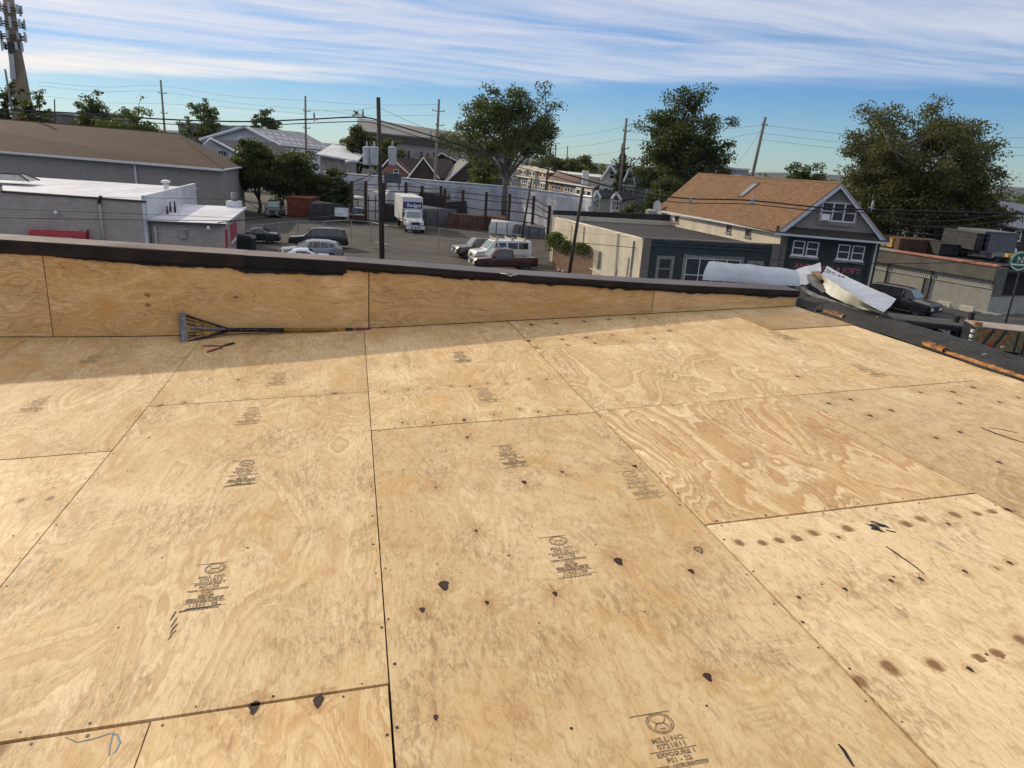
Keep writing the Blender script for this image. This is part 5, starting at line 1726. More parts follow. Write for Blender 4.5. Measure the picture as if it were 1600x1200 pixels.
# ------------------------------------------------------------------ terrace of row houses
L0, L1 = gz(803, 259, 7.7), gz(938, 272, 7.7)
L0.z = L1.z = 0
tx_ = (L1 - L0); tl = tx_.length; tn = tx_.normalized(); to = tn.cross(Z3)
fronts = [('pale yellow row house at the far left end of the terrace', (.55, .47, .30), (.10, .06, .05)), ('row house with white bay, second from the left end', (.50, .45, .36), (.10, .07, .06)), ('cream row house with a white pediment and wide bay', (.56, .47, .30), (.13, .07, .05)), ('yellow row house behind the thin dark pole', (.55, .40, .17), (.09, .06, .05)), ('brown brick row house with dark windows', (.24, .13, .08), (.14, .08, .06)), ('grey row house with a red brown mansard', (.36, .33, .28), (.12, .06, .045)), ('wide grey row house with three white framed windows', (.33, .31, .26), (.035, .03, .035))]
cuts = [0, .13, .25, .39, .53, .68, .80, 1.0]
for i, (lb, wc_, rc_) in enumerate(fronts):
    A, B = L0 + tx_ * cuts[i], L0 + tx_ * cuts[i + 1] - tn * .03
    wdt = (B - A).length
    e = empty('row_house', lb, 'house', A, 'terrace of row houses')
    wm_ = mat('row_front', wc_, .8, var=.15, scale=.8)
    rm_ = mat('row_roof', rc_, .85, var=.2, scale=1.0)
    wallp(e, A, B, 0, 5.6, 9, wm_)
    slab(e, [A + to * .7 + Z3 * 5.5, B + to * .7 + Z3 * 5.5, B - to * 1.4 + Z3 * 7.1, A - to * 1.4 + Z3 * 7.1], .2, rm_, 'mansard')
    slab(e, [A - to * 1.4 + Z3 * 7.1, B - to * 1.4 + Z3 * 7.1, B - to * 10 + Z3 * 7.2, A - to * 10 + Z3 * 7.2], .2, rm_, 'roof')
    MB().obox(A + to * .75 + Z3 * 5.35, B - A, to * .12, Z3 * .25).build('cornice', M_wframe, e)
    if i in (0, 1, 2, 3):
        c_ = A.lerp(B, .5)
        MB().prism([c_ - tn * wdt * .36 + to * .5 + Z3 * 7.0, c_ + tn * wdt * .36 + to * .5 + Z3 * 7.0, c_ + to * .5 + Z3 * 8.0], -to * 1.6).build('pediment', mat('pediment_cream', (.62, .56, .44), .8), e)
        MB().obox(c_ - tn * wdt * .3 + to * .45 + Z3 * 5.75, tn * wdt * .6, -to * 1.2, Z3 * 1.25).build('dormer', wm_, e)
        for k in (-.17, .17):
            wnd(e, A + to * .46, B + to * .46, wdt * (.5 + k), 5.95, wdt * .2, .95, 1, 1, fr=.1, sill=False)
    else:
        MB().obox(A - to * 1.3 + Z3 * 7.1, B - A, -to * .3, Z3 * .45).build('parapet', M_wframe, e)
    nw = 3 if i == 6 else 3
    bay = i in (0, 2, 3, 6)
    if bay:
        MB().obox(A + tn * wdt * .14 + to * .002 + Z3 * 2.6, tn * wdt * .72, to * .5, Z3 * 2.55).build('bay', mat('bay_white', (.62, .58, .48), .7), e)
    for k in range(nw):
        wnd(e, A + to * (.505 if bay else 0), B + to * (.505 if bay else 0), wdt * (.27 + .23 * k), 3.0, wdt * .17, 1.75, 1, 2, fr=.12, sill=False)
    MB().prism([A + to * .01 + Z3 * 2.4, B + to * .01 + Z3 * 2.4, B + to * 2.0 + Z3 * 1.7, A + to * 2.0 + Z3 * 1.7], Z3 * .15).build('porch_roof', mat('porch_roof', (.07, .04, .035), .85), e)

# ------------------------------------------------------------------ white and green gabled houses
def gab2(name, label, px, y, dep, wall1, wall2, roofm, side=True, yaw=(.35, 1)):
    l, a, r, base = gy(*px[0], y), gy(*px[1], y), gy(*px[2], y), 0
    h = empty(name, label, 'house', V(a.x, y, 0))
    bv = Vector((yaw[0], yaw[1], 0)).normalized() * dep
    MB().prism([V(l.x, y, 0), V(r.x, y, 0), r - Z3 * .3, a - Z3 * .2, l - Z3 * .3], (.05, .3, 0)).build('gable_wall', wall1, h)
    wallp(h, (r.x, y), V(r.x, y, 0) + bv, 0, r.z - .2, .3, wall2, 'side_wall')
    wallp(h, V(l.x, y, 0) + bv, (l.x, y), 0, l.z - .2, .3, wall2, 'side_wall')
    slab(h, [r + V(.3, -.5, -.2), a + V(0, -.5, 0), a + bv, r + V(.3, 0, -.2) + bv], .2, roofm)
    slab(h, [a + V(0, -.5, 0), l + V(-.3, -.5, -.2), l + V(-.3, 0, -.2) + bv, a + bv], .2, roofm)
    for (p, q) in ((l, a), (r, a)):
        MB().tube([p + V(0, -.6, -.25), q + V(0, -.6, -.05)], .17, 6).build('rake_trim', M_wframe, h)
    MB().obox(V(l.x - .1, y - .12, r.z - .5), V(r.x - l.x + .2, 0, 0), V(0, .1, 0), V(0, 0, .22)).build('belt_trim', M_wframe, h)
    return h, l, a, r, bv
M_dkroof = shingle('dark_grey_shingle', (.055, .06, .068))
M_grn = mat('sage_green_cladding', (.27, .31, .17), .8, var=.15, scale=1.2)
M_grnd = mat('dark_sage_side', (.14, .165, .14), .85, var=.15, scale=1.2)
M_whs = mat('white_clapboard', (.66, .64, .58), .75, var=.1, scale=1.5)
h, l_, a_, r_, bv = gab2('white_gable_house', 'narrow white gabled house left of the dark conifer', ((938, 279), (953, 258), (973, 283)), 112, 16, M_whs, M_whs, M_dkroof)
wnd(h, (l_.x, 112), (r_.x, 112), (r_.x - l_.x) * .5, r_.z + .2, .8, 1.2, 1, 2, fr=.1)
for s in (.3, .68):
    wnd(h, (l_.x, 112), (r_.x, 112), (r_.x - l_.x) * s, r_.z - 2.6, .8, 1.5, 1, 2, fr=.1)
MB().box(l_.x - 2.6, l_.x - 1.7, 113, 114, 6.0, 8.2).build('chimney', M_gutter, h)
h, l_, a_, r_, bv = gab2('green_gable_house', 'sage green gabled house right of the dark conifer', ((974, 281), (984, 261), (993, 286)), 100, 17, M_grn, M_grnd, M_dkroof, yaw=(.55, 1))
l2, r2 = l_, r_
wnd(h, (l_.x, 100), (r_.x, 100), (r_.x - l_.x) * .5, r_.z + .5, .6, 1.0, 1, 2, fr=.1)
for s in (.3, .7):
    wnd(h, (l_.x, 100), (r_.x, 100), (r_.x - l_.x) * s, r_.z - 2.2, .6, 1.4, 1, 2, fr=.1)
for s in (4.5, 9.5, 14):
    wnd(h, (r_.x, 100), V(r_.x, 100, 0) + bv, s, r_.z - 2.4, .9, 1.6, 1, 2, fr=.12)
MB().obox(V(r_.x + .25, 100, r_.z - 3.0), bv, V(.8, 0, 0), Z3 * .15).build('pent_roof', M_dkroof, h)
for (nm, lb, px, y, wm_) in (('white_porch_house', 'small white gabled annexe in front of the conifer', ((927, 304), (932, 297), (938, 306)), 92, M_whs), ('green_porch_house', 'small green gabled porch in front of the sage house', ((955, 307), (962, 300), (970, 309)), 88, M_grn)):
    h, l_, a_, r_, bv = gab2(nm, lb, px, y, 7, wm_, M_whs, M_dkroof, yaw=(.4, 1))
    for s in (.28, .72):
        wnd(h, (l_.x, y), (r_.x, y), (r_.x - l_.x) * s, l_.z - 1.6, .36, 1.15, 1, 2, fr=.08)
    MB().box(l_.x - .05, r_.x + .05, y - .2, y - .01, 0, 2.0).build('brick_base', M_redbrick, h)
# small far buildings along the left skyline
for (px0, px1, py0, y, c, lb) in ((72, 130, 178, 190, (.5, .5, .5), 'pale flat building low on the left skyline'), (128, 170, 175, 200, (.42, .26, .2), 'pinkish brick building low on the left skyline'), (150, 172, 181, 170, (.55, .55, .57), 'white roofed shed before the pinkish building'), (278, 345, 193, 170, (.24, .24, .25), 'grey flat building behind the brown hip roof'), (1105, 1170, 262, 160, (.3, .3, .3), 'pale roofed building glimpsed behind the brown roof house'), (20, 75, 172, 180, (.16, .14, .13), 'dark brick building at the foot of the mast')):
    a, b = gy(px0, py0, y), gy(px1, py0 + (px1 - px0) * .06, y)
    e = empty('distant_building', lb, 'building', V(a.x, y, 0))
    MB().box(a.x, b.x, y, y + 12, 0, a.z).build('wall', mat('distant_wall', c, .85, var=.2, scale=.4), e)
    MB().box(a.x - .2, b.x + .2, y - .2, y + 12.2, a.z + .003, a.z + .35).build('roof_edge', M_wroof, e)
    n_ = max(2, int((b.x - a.x) / 4))
    for k in range(n_):
        wnd(e, (a.x, y), (b.x, y), (b.x - a.x) * (k + .5) / n_, a.z - 2.2, 1.5, 1.2, 1, 1, fr=.12, sill=False)

# far hills
rows = []
for r_i, (yy, amp) in enumerate(((3600, 0), (4200, 1), (5200, .6))):
    rows.append([V(-6500 + 260 * i, yy, amp * (38 + 12 * math.sin(i * .37 + 1) + 8 * math.sin(i * .83) + 4 * math.sin(i * 2.1)) - 2) for i in range(51)])
o = MB().grid(rows).build('hills', mat('wooded_hills', (.045, .06, .045), .95, var=.3, scale=.01), None, True)
tag(o, kind='structure')
# ------------------------------------------------------------------ trees
M_bark = mat('bark', (0.075, 0.060, 0.048), .95, var=.35, scale=6, bump=.6, bscale=14)
M_barkp = mat('pale_bark', (0.17, 0.145, 0.12), .95, var=.35, scale=3, bump=.4, bscale=14)
LEAF = {
    'mid': leafmat('green_leaves', (.024, .043, .012), (.058, .082, .022)),
    'dark': leafmat('dark_green_leaves', (.016, .030, .011), (.038, .058, .018)),
    'olive': leafmat('autumn_tinged_leaves', (.034, .041, .017), (.080, .077, .028), (.14, .075, .025)),
    'light': leafmat('light_green_leaves', (.055, .085, .018), (.12, .15, .035)),
    'con': leafmat('conifer_needles', (.012, .022, .012), (.026, .040, .018)),
    'rust': leafmat('rusty_leaves', (.06, .055, .022), (.12, .085, .035), (.18, .07, .03)),
}


def leaves_mesh(name, C, size, mt, rs, parent, droop=0.3):
    """C: (n,3) leaf centres; one small folded diamond per leaf"""
    n = len(C)
    d = rs.normal(size=(n, 3))
    d /= np.linalg.norm(d, axis=1)[:, None]
    a = rs.normal(size=(n, 3))
    a[:, 2] -= droop
    a -= d * np.sum(a * d, 1)[:, None]
    a /= np.linalg.norm(a, axis=1)[:, None] + 1e-9
    b = np.cross(d, a)
    s = size * rs.uniform(.6, 1.35, (n, 1))
    P = np.empty((n, 4, 3))
    P[:, 0] = C - a * s
    P[:, 1] = C + b * s * .62 + d * s * .12
    P[:, 2] = C + a * s
    P[:, 3] = C - b * s * .62 + d * s * .12
    me = bpy.data.meshes.new(name)
    me.vertices.add(n * 4)
    me.vertices.foreach_set('co', P.reshape(-1).astype(np.float32))
    me.loops.add(n * 4)
    me.loops.foreach_set('vertex_index', np.arange(n * 4, dtype=np.int32))
    me.polygons.add(n)
    me.polygons.foreach_set('loop_start', np.arange(0, n * 4, 4, dtype=np.int32))
    me.materials.append(mt)
    me.update(calc_edges=True)
    return link(name, me, parent)


def tree(name, label, px_base, px_top, halfw, y, leaf='mid', seed=1, crown_low=.30, leafsize=.22, nleaf=7000, limbs=9, open_=.5, lean=0.0, bark=None, group=None, depth=1.0, base_z=0.0, lobes=.22):
    """tree at distance y: foot under px_base, top at px_top, crown half-width in picture units"""
    rs = np.random.RandomState(seed)
    rr = random.Random(seed)
    top = gy(*px_top, y)
    foot = gy(px_base[0], px_base[1], y)
    foot = Vector((foot.x, y, base_z))
    h = top.z - base_z
    rx = halfw / FPX * y * 1.02
    root = empty(name, label, 'tree', foot, group)
    zc0 = base_z + h * crown_low
    cz = (zc0 + top.z) / 2
    rz = (top.z - zc0) / 2
    cen = Vector(((top.x + foot.x) / 2 + lean, y, cz))
    ph = [rr.uniform(0, 6.28) for _ in range(6)]

    def lob(v):
        az = math.atan2(v.y, v.x)
        return 1 + lobes * (.5 * math.sin(2 * az + ph[0]) + .5 * math.sin(3 * az + ph[1] + 2 * v.z) + .7 * math.sin(4 * v.z + ph[2] + az))

    def shell(f0, f1):
        while True:
            v = Vector((rr.gauss(0, 1), rr.gauss(0, 1), rr.gauss(0, 1))).normalized()
            if v.z > -.75:
                break
        k = rr.uniform(f0, f1) * lob(v)
        return cen + Vector((v.x * rx * k, v.y * rx * depth * k, v.z * rz * k))
    tb = MB()
    tr = max(.10, h * .022)
    fork = Vector((foot.x + (cen.x - foot.x) * .4, y, zc0 + rz * .25))
    tb.tube([foot - Z3 * .2, foot.lerp(fork, .5) + V(rr.uniform(-.2, .2), 0, 0), fork], [tr * 1.25, tr, tr * .82], 9)
    tips = []
    lb_ = MB()
    for i in range(limbs):
        e = shell(.45, .78)
        if i == 0:
            e = cen + Vector((0, 0, rz * .6))
        s_ = fork if i % 2 else foot.lerp(fork, .85)
        m1 = s_.lerp(e, .5) + V(rr.uniform(-.1, .1) * rx, rr.uniform(-.1, .1) * rx, rz * .12)
        lb_.tube([s_, s_.lerp(m1, .5) + V(0, 0, .1), m1, e], [tr * .55, tr * .45, tr * .32, tr * .16], 6)
        for j in range(11):
            k = rr.uniform(.15, 1)
            st_ = m1.lerp(e, k)
            e2 = shell(.70, 1.0)
            for _ in range(5):
                e3 = shell(.5, 1.0)
                if (e3 - st_).length < (e2 - st_).length:
                    e2 = e3
            lb_.tube([st_, st_.lerp(e2, .55) + V(0, 0, .06 * rz), e2], [tr * .18, tr * .11, tr * .05], 5)
            tips += [e2, e2]
            if open_ < .5:
                tips.append(st_.lerp(e2, .5))
            else:
                tips.append(st_.lerp(e2, .75))
        tips.append(e)
    tb.build('trunk', bark or M_bark, root, True)
    lb_.build('limbs', bark or M_bark, root, True)
    T = np.array([tuple(t) for t in tips])
    k = rs.randint(0, len(T), nleaf)
    cr_ = (.30 - .13 * open_) * min(rx, rz * 1.3)
    csz = rs.uniform(.55, 1.2, len(T))[k]
    off = rs.normal(size=(nleaf, 3))
    off /= np.linalg.norm(off, axis=1)[:, None]
    off *= (rs.uniform(0, 1, nleaf) ** .45 * cr_ * csz)[:, None]
    off[:, 2] *= .62
    C = T[k] + off
    C = C[C[:, 2] < top.z + .01 * h]
    leaves_mesh('crown', C, leafsize, LEAF[leaf], rs, root)
    return root


# the three large street trees
tree('large_tree', 'large spreading green tree left of the row houses', (792, 282), (797, 123), 86, 104, 'mid', 11, .30, .155, 30000, 13, .85, bark=M_barkp, lobes=.3)
tree('large_tree', 'large dense dark green tree behind the sage house', (1062, 300), (1070, 131), 84, 92, 'dark', 25, .20, .15, 34000, 13, .7, lobes=.3, bark=M_barkp)
tree('small_tree', 'lower green tree between the sage house and the brown roof', (1040, 320), (1050, 262), 46, 84, 'dark', 26, .05, .15, 12000, 7, .3)
tree('large_tree', 'broad brown green tree towering behind the stucco warehouse', (1425, 370), (1450, 147), 130, 82, 'olive', 31, .28, .135, 46000, 17, .85, bark=M_barkp, lobes=.35)
tree('large_tree', 'bushy olive green tree under the broad brown green tree', (1400, 380), (1395, 250), 95, 80, 'olive', 33, .0, .14, 30000, 10, .2, lobes=.2)
tree('large_tree', 'bushy green tree right of the broad tree above the yard', (1510, 380), (1500, 268), 66, 78, 'olive', 34, .0, .14, 22000, 9, .2)
tree('round_tree', 'round dark maple behind the ridge of the brown roof house', (1255, 300), (1255, 246), 42, 95, 'dark', 41, .05, .16, 14000, 8, .25)
tree('round_tree', 'dark tree behind the left end of the brown roof', (1130, 290), (1126, 240), 24, 100, 'dark', 43, .1, .17, 6000, 6, .3)
# trees by the lot
tree('lot_tree', 'leafy tree at the corner of the brown hip roofed building', (405, 335), (405, 207), 44, 100, 'mid', 51, .04, .17, 20000, 9, .3)
tree('lot_tree', 'dense dark tree above the red container', (465, 335), (463, 226), 49, 104, 'dark', 52, .03, .17, 21000, 9, .25)
tree('lot_tree', 'small dark tree at the left end of the white building', (524, 335), (522, 256), 30, 103, 'dark', 53, .03, .17, 10000, 7, .3)
# skyline trees from left to right
tree('skyline_tree', 'thin leaved tree at the foot of the mast', (60, 170), (52, 118), 30, 125, 'mid', 61, .25, .2, 2600, 7, .9)
tree('skyline_tree', 'dark tree in front of the mast at the left edge', (8, 170), (10, 110), 26, 118, 'dark', 62, .12, .2, 6000, 7, .5)
tree('skyline_tree', 'round green tree on the left skyline', (142, 182), (142, 133), 38, 150, 'mid', 63, .12, .24, 9000, 8, .35)
tree('skyline_tree', 'bushy light green tree behind the brown hip roof', (212, 205), (215, 152), 52, 118, 'light', 64, .05, .19, 14000, 9, .4)
tree('skyline_tree', 'airy umbrella shaped tree on the left skyline', (312, 192), (314, 147), 31, 165, 'light', 65, .35, .24, 4200, 7, .8)
tree('skyline_tree', 'dark flat topped tree above the white shed', (408, 205), (408, 162), 31, 175, 'dark', 66, .32, .26, 6000, 7, .6)
tree('skyline_tree', 'dark tree left of the transformer pole', (556, 235), (566, 176), 29, 140, 'dark', 67, .1, .21, 8000, 7, .55)
tree('skyline_tree', 'green tree right of the transformer pole', (612, 240), (610, 196), 27, 145, 'mid', 68, .05, .21, 7500, 7, .35)
tree('skyline_tree', 'yellow green bush under the large spreading tree', (760, 290), (760, 235), 34, 112, 'light', 69, .0, .18, 7000, 7, .4)
tree('skyline_tree', 'reddish tree behind the row houses', (870, 270), (866, 240), 24, 235, 'rust', 70, .1, .42, 2600, 7, .5)
tree('skyline_tree', 'brown tinged tree behind the right half of the terrace', (905, 275), (908, 238), 32, 240, 'olive', 71, .1, .42, 3200, 7, .45)
tree('shrub', 'green shrub beside the green porch', (985, 330), (985, 306), 24, 83, 'mid', 72, .0, .18, 2600, 5, .2)
def vine(label, px, length, z0, z1, seed, n):
    rs = np.random.RandomState(seed)
    t_ = (px - 862) / (975 - 862)
    p = fa.lerp(fb, t_)
    root = empty('fence_vine', label, 'vine', p)
    a_ = rs.normal(0, .33, n) * length
    C = np.stack([p.x + fdn.x * a_ + rs.normal(0, .12, n), p.y + fdn.y * a_ - .05 + rs.normal(0, .16, n), z0 + (z1 - z0) * np.clip(rs.beta(3, 1.6, n) - np.abs(a_) * .18, 0, 1)], 1)
    leaves_mesh('foliage', C, .09, LEAF['light'], rs, root, 1.0)
    MB().tube([p + Z3 * .1, p + fdn * .1 + Z3 * z0, p + Z3 * (z1 - .2)], [.03, .025, .01], 5).build('stem', M_bark, root)


vine('vine spilling over the far end of the timber fence', 866, 1.9, 1.5, 3.3, 73, 1900)
vine('small vine clump second along the timber fence', 884, .8, 1.4, 2.7, 74, 650)
vine('vine clump halfway along the timber fence', 908, 1.5, 1.7, 2.75, 75, 1200)

# conifer
rs = np.random.RandomState(5)
ct = gy(974, 225, 108)
cf = gy(962, 335, 108)
root = empty('conifer_tree', 'tall dark conifer between the white and green houses', 'tree', V(cf.x + .6, 108, 0))
MB().tube([V(cf.x + .8, 108, 0), V(ct.x, 108, ct.z)], [.3, .04], 7).build('trunk', M_bark, root, True)
n = 9000
z = rs.uniform(.02, 1, n) ** .8
rad = (1 - z) * 3.1 * (.72 + .28 * np.sin(z * 60 + rs.uniform(0, .6, n))) * np.sqrt(rs.uniform(.25, 1, n))
an = rs.uniform(0, 2 * np.pi, n)
x0 = cf.x + .8
C = np.stack([x0 + (ct.x - x0) * z + rad * np.cos(an), 108 + rad * np.sin(an), z * ct.z - rad * .15], 1)
leaves_mesh('crown', C, .22, LEAF['con'], rs, root, 1.2)

# far wood and town trees: one mass to the eye
rs = np.random.RandomState(9)
pts = []
for i in range(420):
    yy = rs.uniform(215, 520)
    ang = rs.uniform(-.78, .80)
    x = math.tan(ang) * yy
    hh = rs.uniform(5.0, 9.5) + (yy - 215) * .004
    rr_ = rs.uniform(3.0, 6.5)
    m_ = 95
    v = rs.normal(size=(m_, 3))
    v /= np.linalg.norm(v, axis=1)[:, None]
    v *= rs.uniform(.6, 1.05, (m_, 1))
    pts.append(np.stack([x + v[:, 0] * rr_, yy + v[:, 1] * rr_, hh * .55 + v[:, 2] * hh * .5], 1))
o = leaves_mesh('far_woodland', np.concatenate(pts), .85, leafmat('far_leaves', (.028, .040, .018), (.060, .070, .028), (.09, .07, .03)), rs, None)
tag(o, 'distant belt of trees along the horizon', 'woodland', kind='stuff')
# ------------------------------------------------------------------ vehicles
M_tyre = mat('tyre_rubber', (0.018, 0.018, 0.019), .85, var=.2)
M_rim = mat('alloy_rim', (0.45, 0.45, 0.46), .35, .8, var=.1)
M_carglass = glassmat('car_glass', (0.018, 0.022, 0.026), .05)
M_screen = glassmat('windscreen_glass', (0.10, 0.13, 0.135), .08)
M_lampw = mat('headlamp', (0.75, 0.75, 0.72), .15, var=.05)
M_lampr = mat('tail_lamp', (0.30, 0.015, 0.012), .25, var=.1)
M_trim = mat('black_trim', (0.02, 0.02, 0.021), .6, var=.2)
M_chrome = mat('chrome', (0.6, 0.6, 0.6), .2, .95, var=.05)


def paint(name, c, metal=.3):
    return mat(name, c, .28, metal, var=.06, scale=2, coat=.7)


def wheel(root, x, y, r, wd=.22):
    s_ = 1 if y > 0 else -1
    wroot = MB()
    n = 18
    prof = [(r * .62, .0), (r * .9, .01), (r, .05), (r, wd - .05), (r * .9, wd - .01), (r * .62, wd)]
    rows = [[(x + pr_ * math.cos(2 * math.pi * k / n), y - s_ * py_, r + pr_ * math.sin(2 * math.pi * k / n)) for k in range(n)] for pr_, py_ in prof]
    wroot.grid(rows, close=True)
    w_ = lbuild(wroot, 'wheel', M_tyre, root, True, 40)
    mb = MB()
    yy = y - s_ * .03
    cen = (x, yy + s_ * .01, r)
    rim = [(x + r * .63 * math.cos(2 * math.pi * k / n), yy, r + r * .63 * math.sin(2 * math.pi * k / n)) for k in range(n)]
    inn = [(x + r * .53 * math.cos(2 * math.pi * k / n), yy + s_ * .004, r + r * .53 * math.sin(2 * math.pi * k / n)) for k in range(n)]
    mb.grid([rim, inn], close=True)
    for k in range(5):
        a = 2 * math.pi * k / 5 + .3
        da = .17
        mb.add([cen, (x + r * .55 * math.cos(a - da), yy, r + r * .55 * math.sin(a - da)), (x + r * .55 * math.cos(a + da), yy, r + r * .55 * math.sin(a + da))], [(0, 1, 2)])
    mb.add([(x + r * .6 * math.cos(2 * math.pi * k / n), yy - s_ * .05, r + r * .6 * math.sin(2 * math.pi * k / n)) for k in range(n)], [tuple(range(n))], 1)
    lbuild(mb, 'rim', [M_rim, M_trim], w_)


def vehicle(name, label, cat, pos, heading, pm, st, hw, wheels, wr=.36, glass=(), doors=(), lamps=None, screen=None, rear=None, zlow=.28, roofm=None, scale=1.0):
    """st: stations (x, belt z, top z, top half-width); front is -x local. pos on the ground, heading = direction the nose points"""
    hx_ = -Vector((heading[0], heading[1], 0)).normalized()
    root = empty(name, label, cat, pos, rot=frame(hx_) @ Matrix.Scale(scale, 4))
    rows = []
    ns = len(st)
    for i, (x, zb, ztp, wt) in enumerate(st):
        e = min(i, ns - 1 - i)
        k = .84 if e == 0 else (.95 if e == 1 else 1.0)
        w_ = hw * k
        wt = wt * (k if e == 0 else 1)
        zl = zlow + (.06 if e == 0 else 0)
        half = [(w_ * .90, zl), (w_, zl + .14), (w_ * 1.0, zb - .22), (w_ * .985, zb), (wt + (.015 if ztp - zb > .3 else .06), max(zb + .012, ztp - .05)), (wt - .10, ztp), (wt * .4, ztp + .022)]
        ring = [(x, -a, b) for a, b in half] + [(x, a, b) for a, b in reversed(half)]
        rows.append(ring)
    mb = MB().grid(rows, close=True)
    L = len(rows[0])
    mb.f.append(tuple(range(L))[::-1]); mb.mi.append(0)
    mb.f.append(tuple((ns - 1) * L + k for k in range(L))); mb.mi.append(0)
    body = lbuild(mb, 'body', pm, root, True, 32)

    def sp(i, f, s_, t, off=.012):
        """point on the flank between stations i and i+1: f along, t up from belt to roof"""
        a = Vector(rows[i][3]).lerp(Vector(rows[i + 1][3]), f)
        b = Vector(rows[i][4]).lerp(Vector(rows[i + 1][4]), f)
        p = a.lerp(b, t)
        return Vector((p.x, s_ * (abs(p.y) + off), p.z))
    for (i, f0, f1, t0, t1, f0t, f1t) in glass:
        for s_ in (-1, 1):
            q = [sp(i, f0, s_, t0), sp(i, f1, s_, t0), sp(i, f1t, s_, t1), sp(i, f0t, s_, t1)]
            lbuild(MB().quad(*(q if s_ < 0 else q[::-1])), 'side_window', M_carglass, root)
    for (i, j, mt, nm, lo_, hi_) in ([(screen[0], screen[1], M_screen, 'windscreen', .08, .94)] if screen else []) + ([(rear[0], rear[1], M_carglass, 'rear_window', .08, .92)] if rear else []):
        A_, B_ = rows[i], rows[j]
        bl, br_ = Vector(A_[5]), Vector(A_[8])
        tl_, tr_ = Vector(B_[5]), Vector(B_[8])
        n_ = (br_ - bl).cross(tl_ - bl).normalized()
        if n_.z < 0:
            n_ = -n_
        q = [bl.lerp(tl_, lo_), br_.lerp(tr_, lo_), br_.lerp(tr_, hi_), bl.lerp(tl_, hi_)]
        cs = sum(q, Vector()) / 4
        q = [c_.lerp(cs, .04) + n_ * .035 for c_ in q]
        lbuild(MB().quad(*q), nm, mt, root)
    for x in wheels:
        for s_ in (-1, 1):
            n = 14
            arch = [(x + wr * 1.16 * math.cos(math.pi * k / n), s_ * (hw + .004), wr + wr * 1.16 * math.sin(math.pi * k / n)) for k in range(n + 1)]
            arch += [(x - wr * 1.1, s_ * (hw + .004), zlow * .9), (x + wr * 1.1, s_ * (hw + .004), zlow * .9)]
            lbuild(MB().add(arch, [tuple(range(len(arch)))]), 'wheel_arch', M_trim, root)
            wheel(root, x, s_ * (hw + .02), wr)
    x0, x1 = st[0][0], st[-1][0]
    zf, zr = st[0][1], st[-1][1]
    for s_ in (-1, 1):
        lbuild(MB().obox((x0 - .02, s_ * hw * .56 - .17, zf - .26), (.14, 0, 0), (0, .34, 0), (0, 0, .2)), 'headlight', M_lampw, root)
        lbuild(MB().obox((x1 - .10, s_ * hw * .72 - .10, zr - .34), (.13, 0, 0), (0, .2, 0), (0, 0, .3)), 'tail_light', M_lampr, root)
        lbuild(MB().obox((st[0][0] * .43, s_ * (hw + .02) - (0.0 if s_ > 0 else .16), st[3][1] + .02), (.12, 0, 0), (0, .16, 0), (0, 0, .16)), 'mirror', pm, root)
    lbuild(MB().obox((x0 - .03, -hw * .36, zf - .30), (.1, 0, 0), (0, hw * .72, 0), (0, 0, .24)), 'grille', M_trim, root)
    lbuild(MB().obox((x0 - .07, -hw * .82, zlow + .06), (.12, 0, 0), (0, hw * 1.64, 0), (0, 0, .17)), 'bumper', M_trim if cat == 'car' else M_chrome, root)
    lbuild(MB().obox((x1 - .05, -hw * .82, zlow + .08), (.13, 0, 0), (0, hw * 1.64, 0), (0, 0, .17)), 'bumper', M_trim, root)
    return root


SUV = [(-2.45, .82, .86, .78), (-2.3, .98, 1.04, .80), (-1.25, 1.08, 1.15, .80), (-1.15, 1.10, 1.17, .78), (-.55, 1.14, 1.78, .66), (-.2, 1.14, 1.86, .68), (1.6, 1.14, 1.88, .68), (2.3, 1.12, 1.80, .66), (2.55, 1.06, 1.12, .76), (2.62, .80, .9, .78)]
SEDAN = [(-2.25, .62, .66, .72), (-2.1, .74, .80, .76), (-1.05, .88, .96, .76), (-.95, .89, .97, .74), (-.15, .93, 1.36, .56), (.25, .93, 1.42, .58), (.75, .93, 1.40, .58), (1.5, .96, 1.04, .70), (2.15, .94, 1.0, .74), (2.3, .70, .76, .74)]
CROSS = [(-2.2, .72, .76, .74), (-2.05, .90, .96, .78), (-1.15, .98, 1.05, .78), (-1.05, 1.0, 1.06, .76), (-.3, 1.04, 1.52, .62), (.1, 1.04, 1.60, .63), (1.2, 1.08, 1.58, .61), (1.75, 1.12, 1.48, .58), (2.15, 1.08, 1.14, .70), (2.25, .76, .84, .74)]
PICK = [(-2.85, .88, .92, .80), (-2.7, 1.03, 1.08, .82), (-1.55, 1.12, 1.18, .82), (-1.45, 1.13, 1.19, .80), (-.85, 1.17, 1.82, .66), (-.5, 1.17, 1.88, .68), (.35, 1.17, 1.88, .68), (.62, 1.17, 1.80, .66), (.68, 1.16, 1.18, .84), (2.7, 1.16, 1.18, .86), (2.9, 1.10, 1.12, .84)]
VAN = [(-2.75, .85, .90, .80), (-2.6, 1.02, 1.08, .84), (-1.75, 1.12, 1.20, .84), (-1.65, 1.13, 1.22, .82), (-.95, 1.22, 2.0, .76), (-.6, 1.22, 2.08, .80), (2.5, 1.22, 2.08, .80), (2.75, 1.20, 2.0, .78), (2.85, .9, 1.0, .82)]
G_SUV = [(4, 0.25, 1, .1, .86, .55, 1), (5, .03, .48, .08, .86, .03, .48), (5, .52, .99, .08, .86, .52, .99), (6, .08, .95, .1, .84, .08, .75)]
G_SED = [(4, .1, 1, .12, .86, .55, 1), (5, .05, 1, .1, .86, .05, 1), (6, .03, .55, .12, .84, .03, .30)]
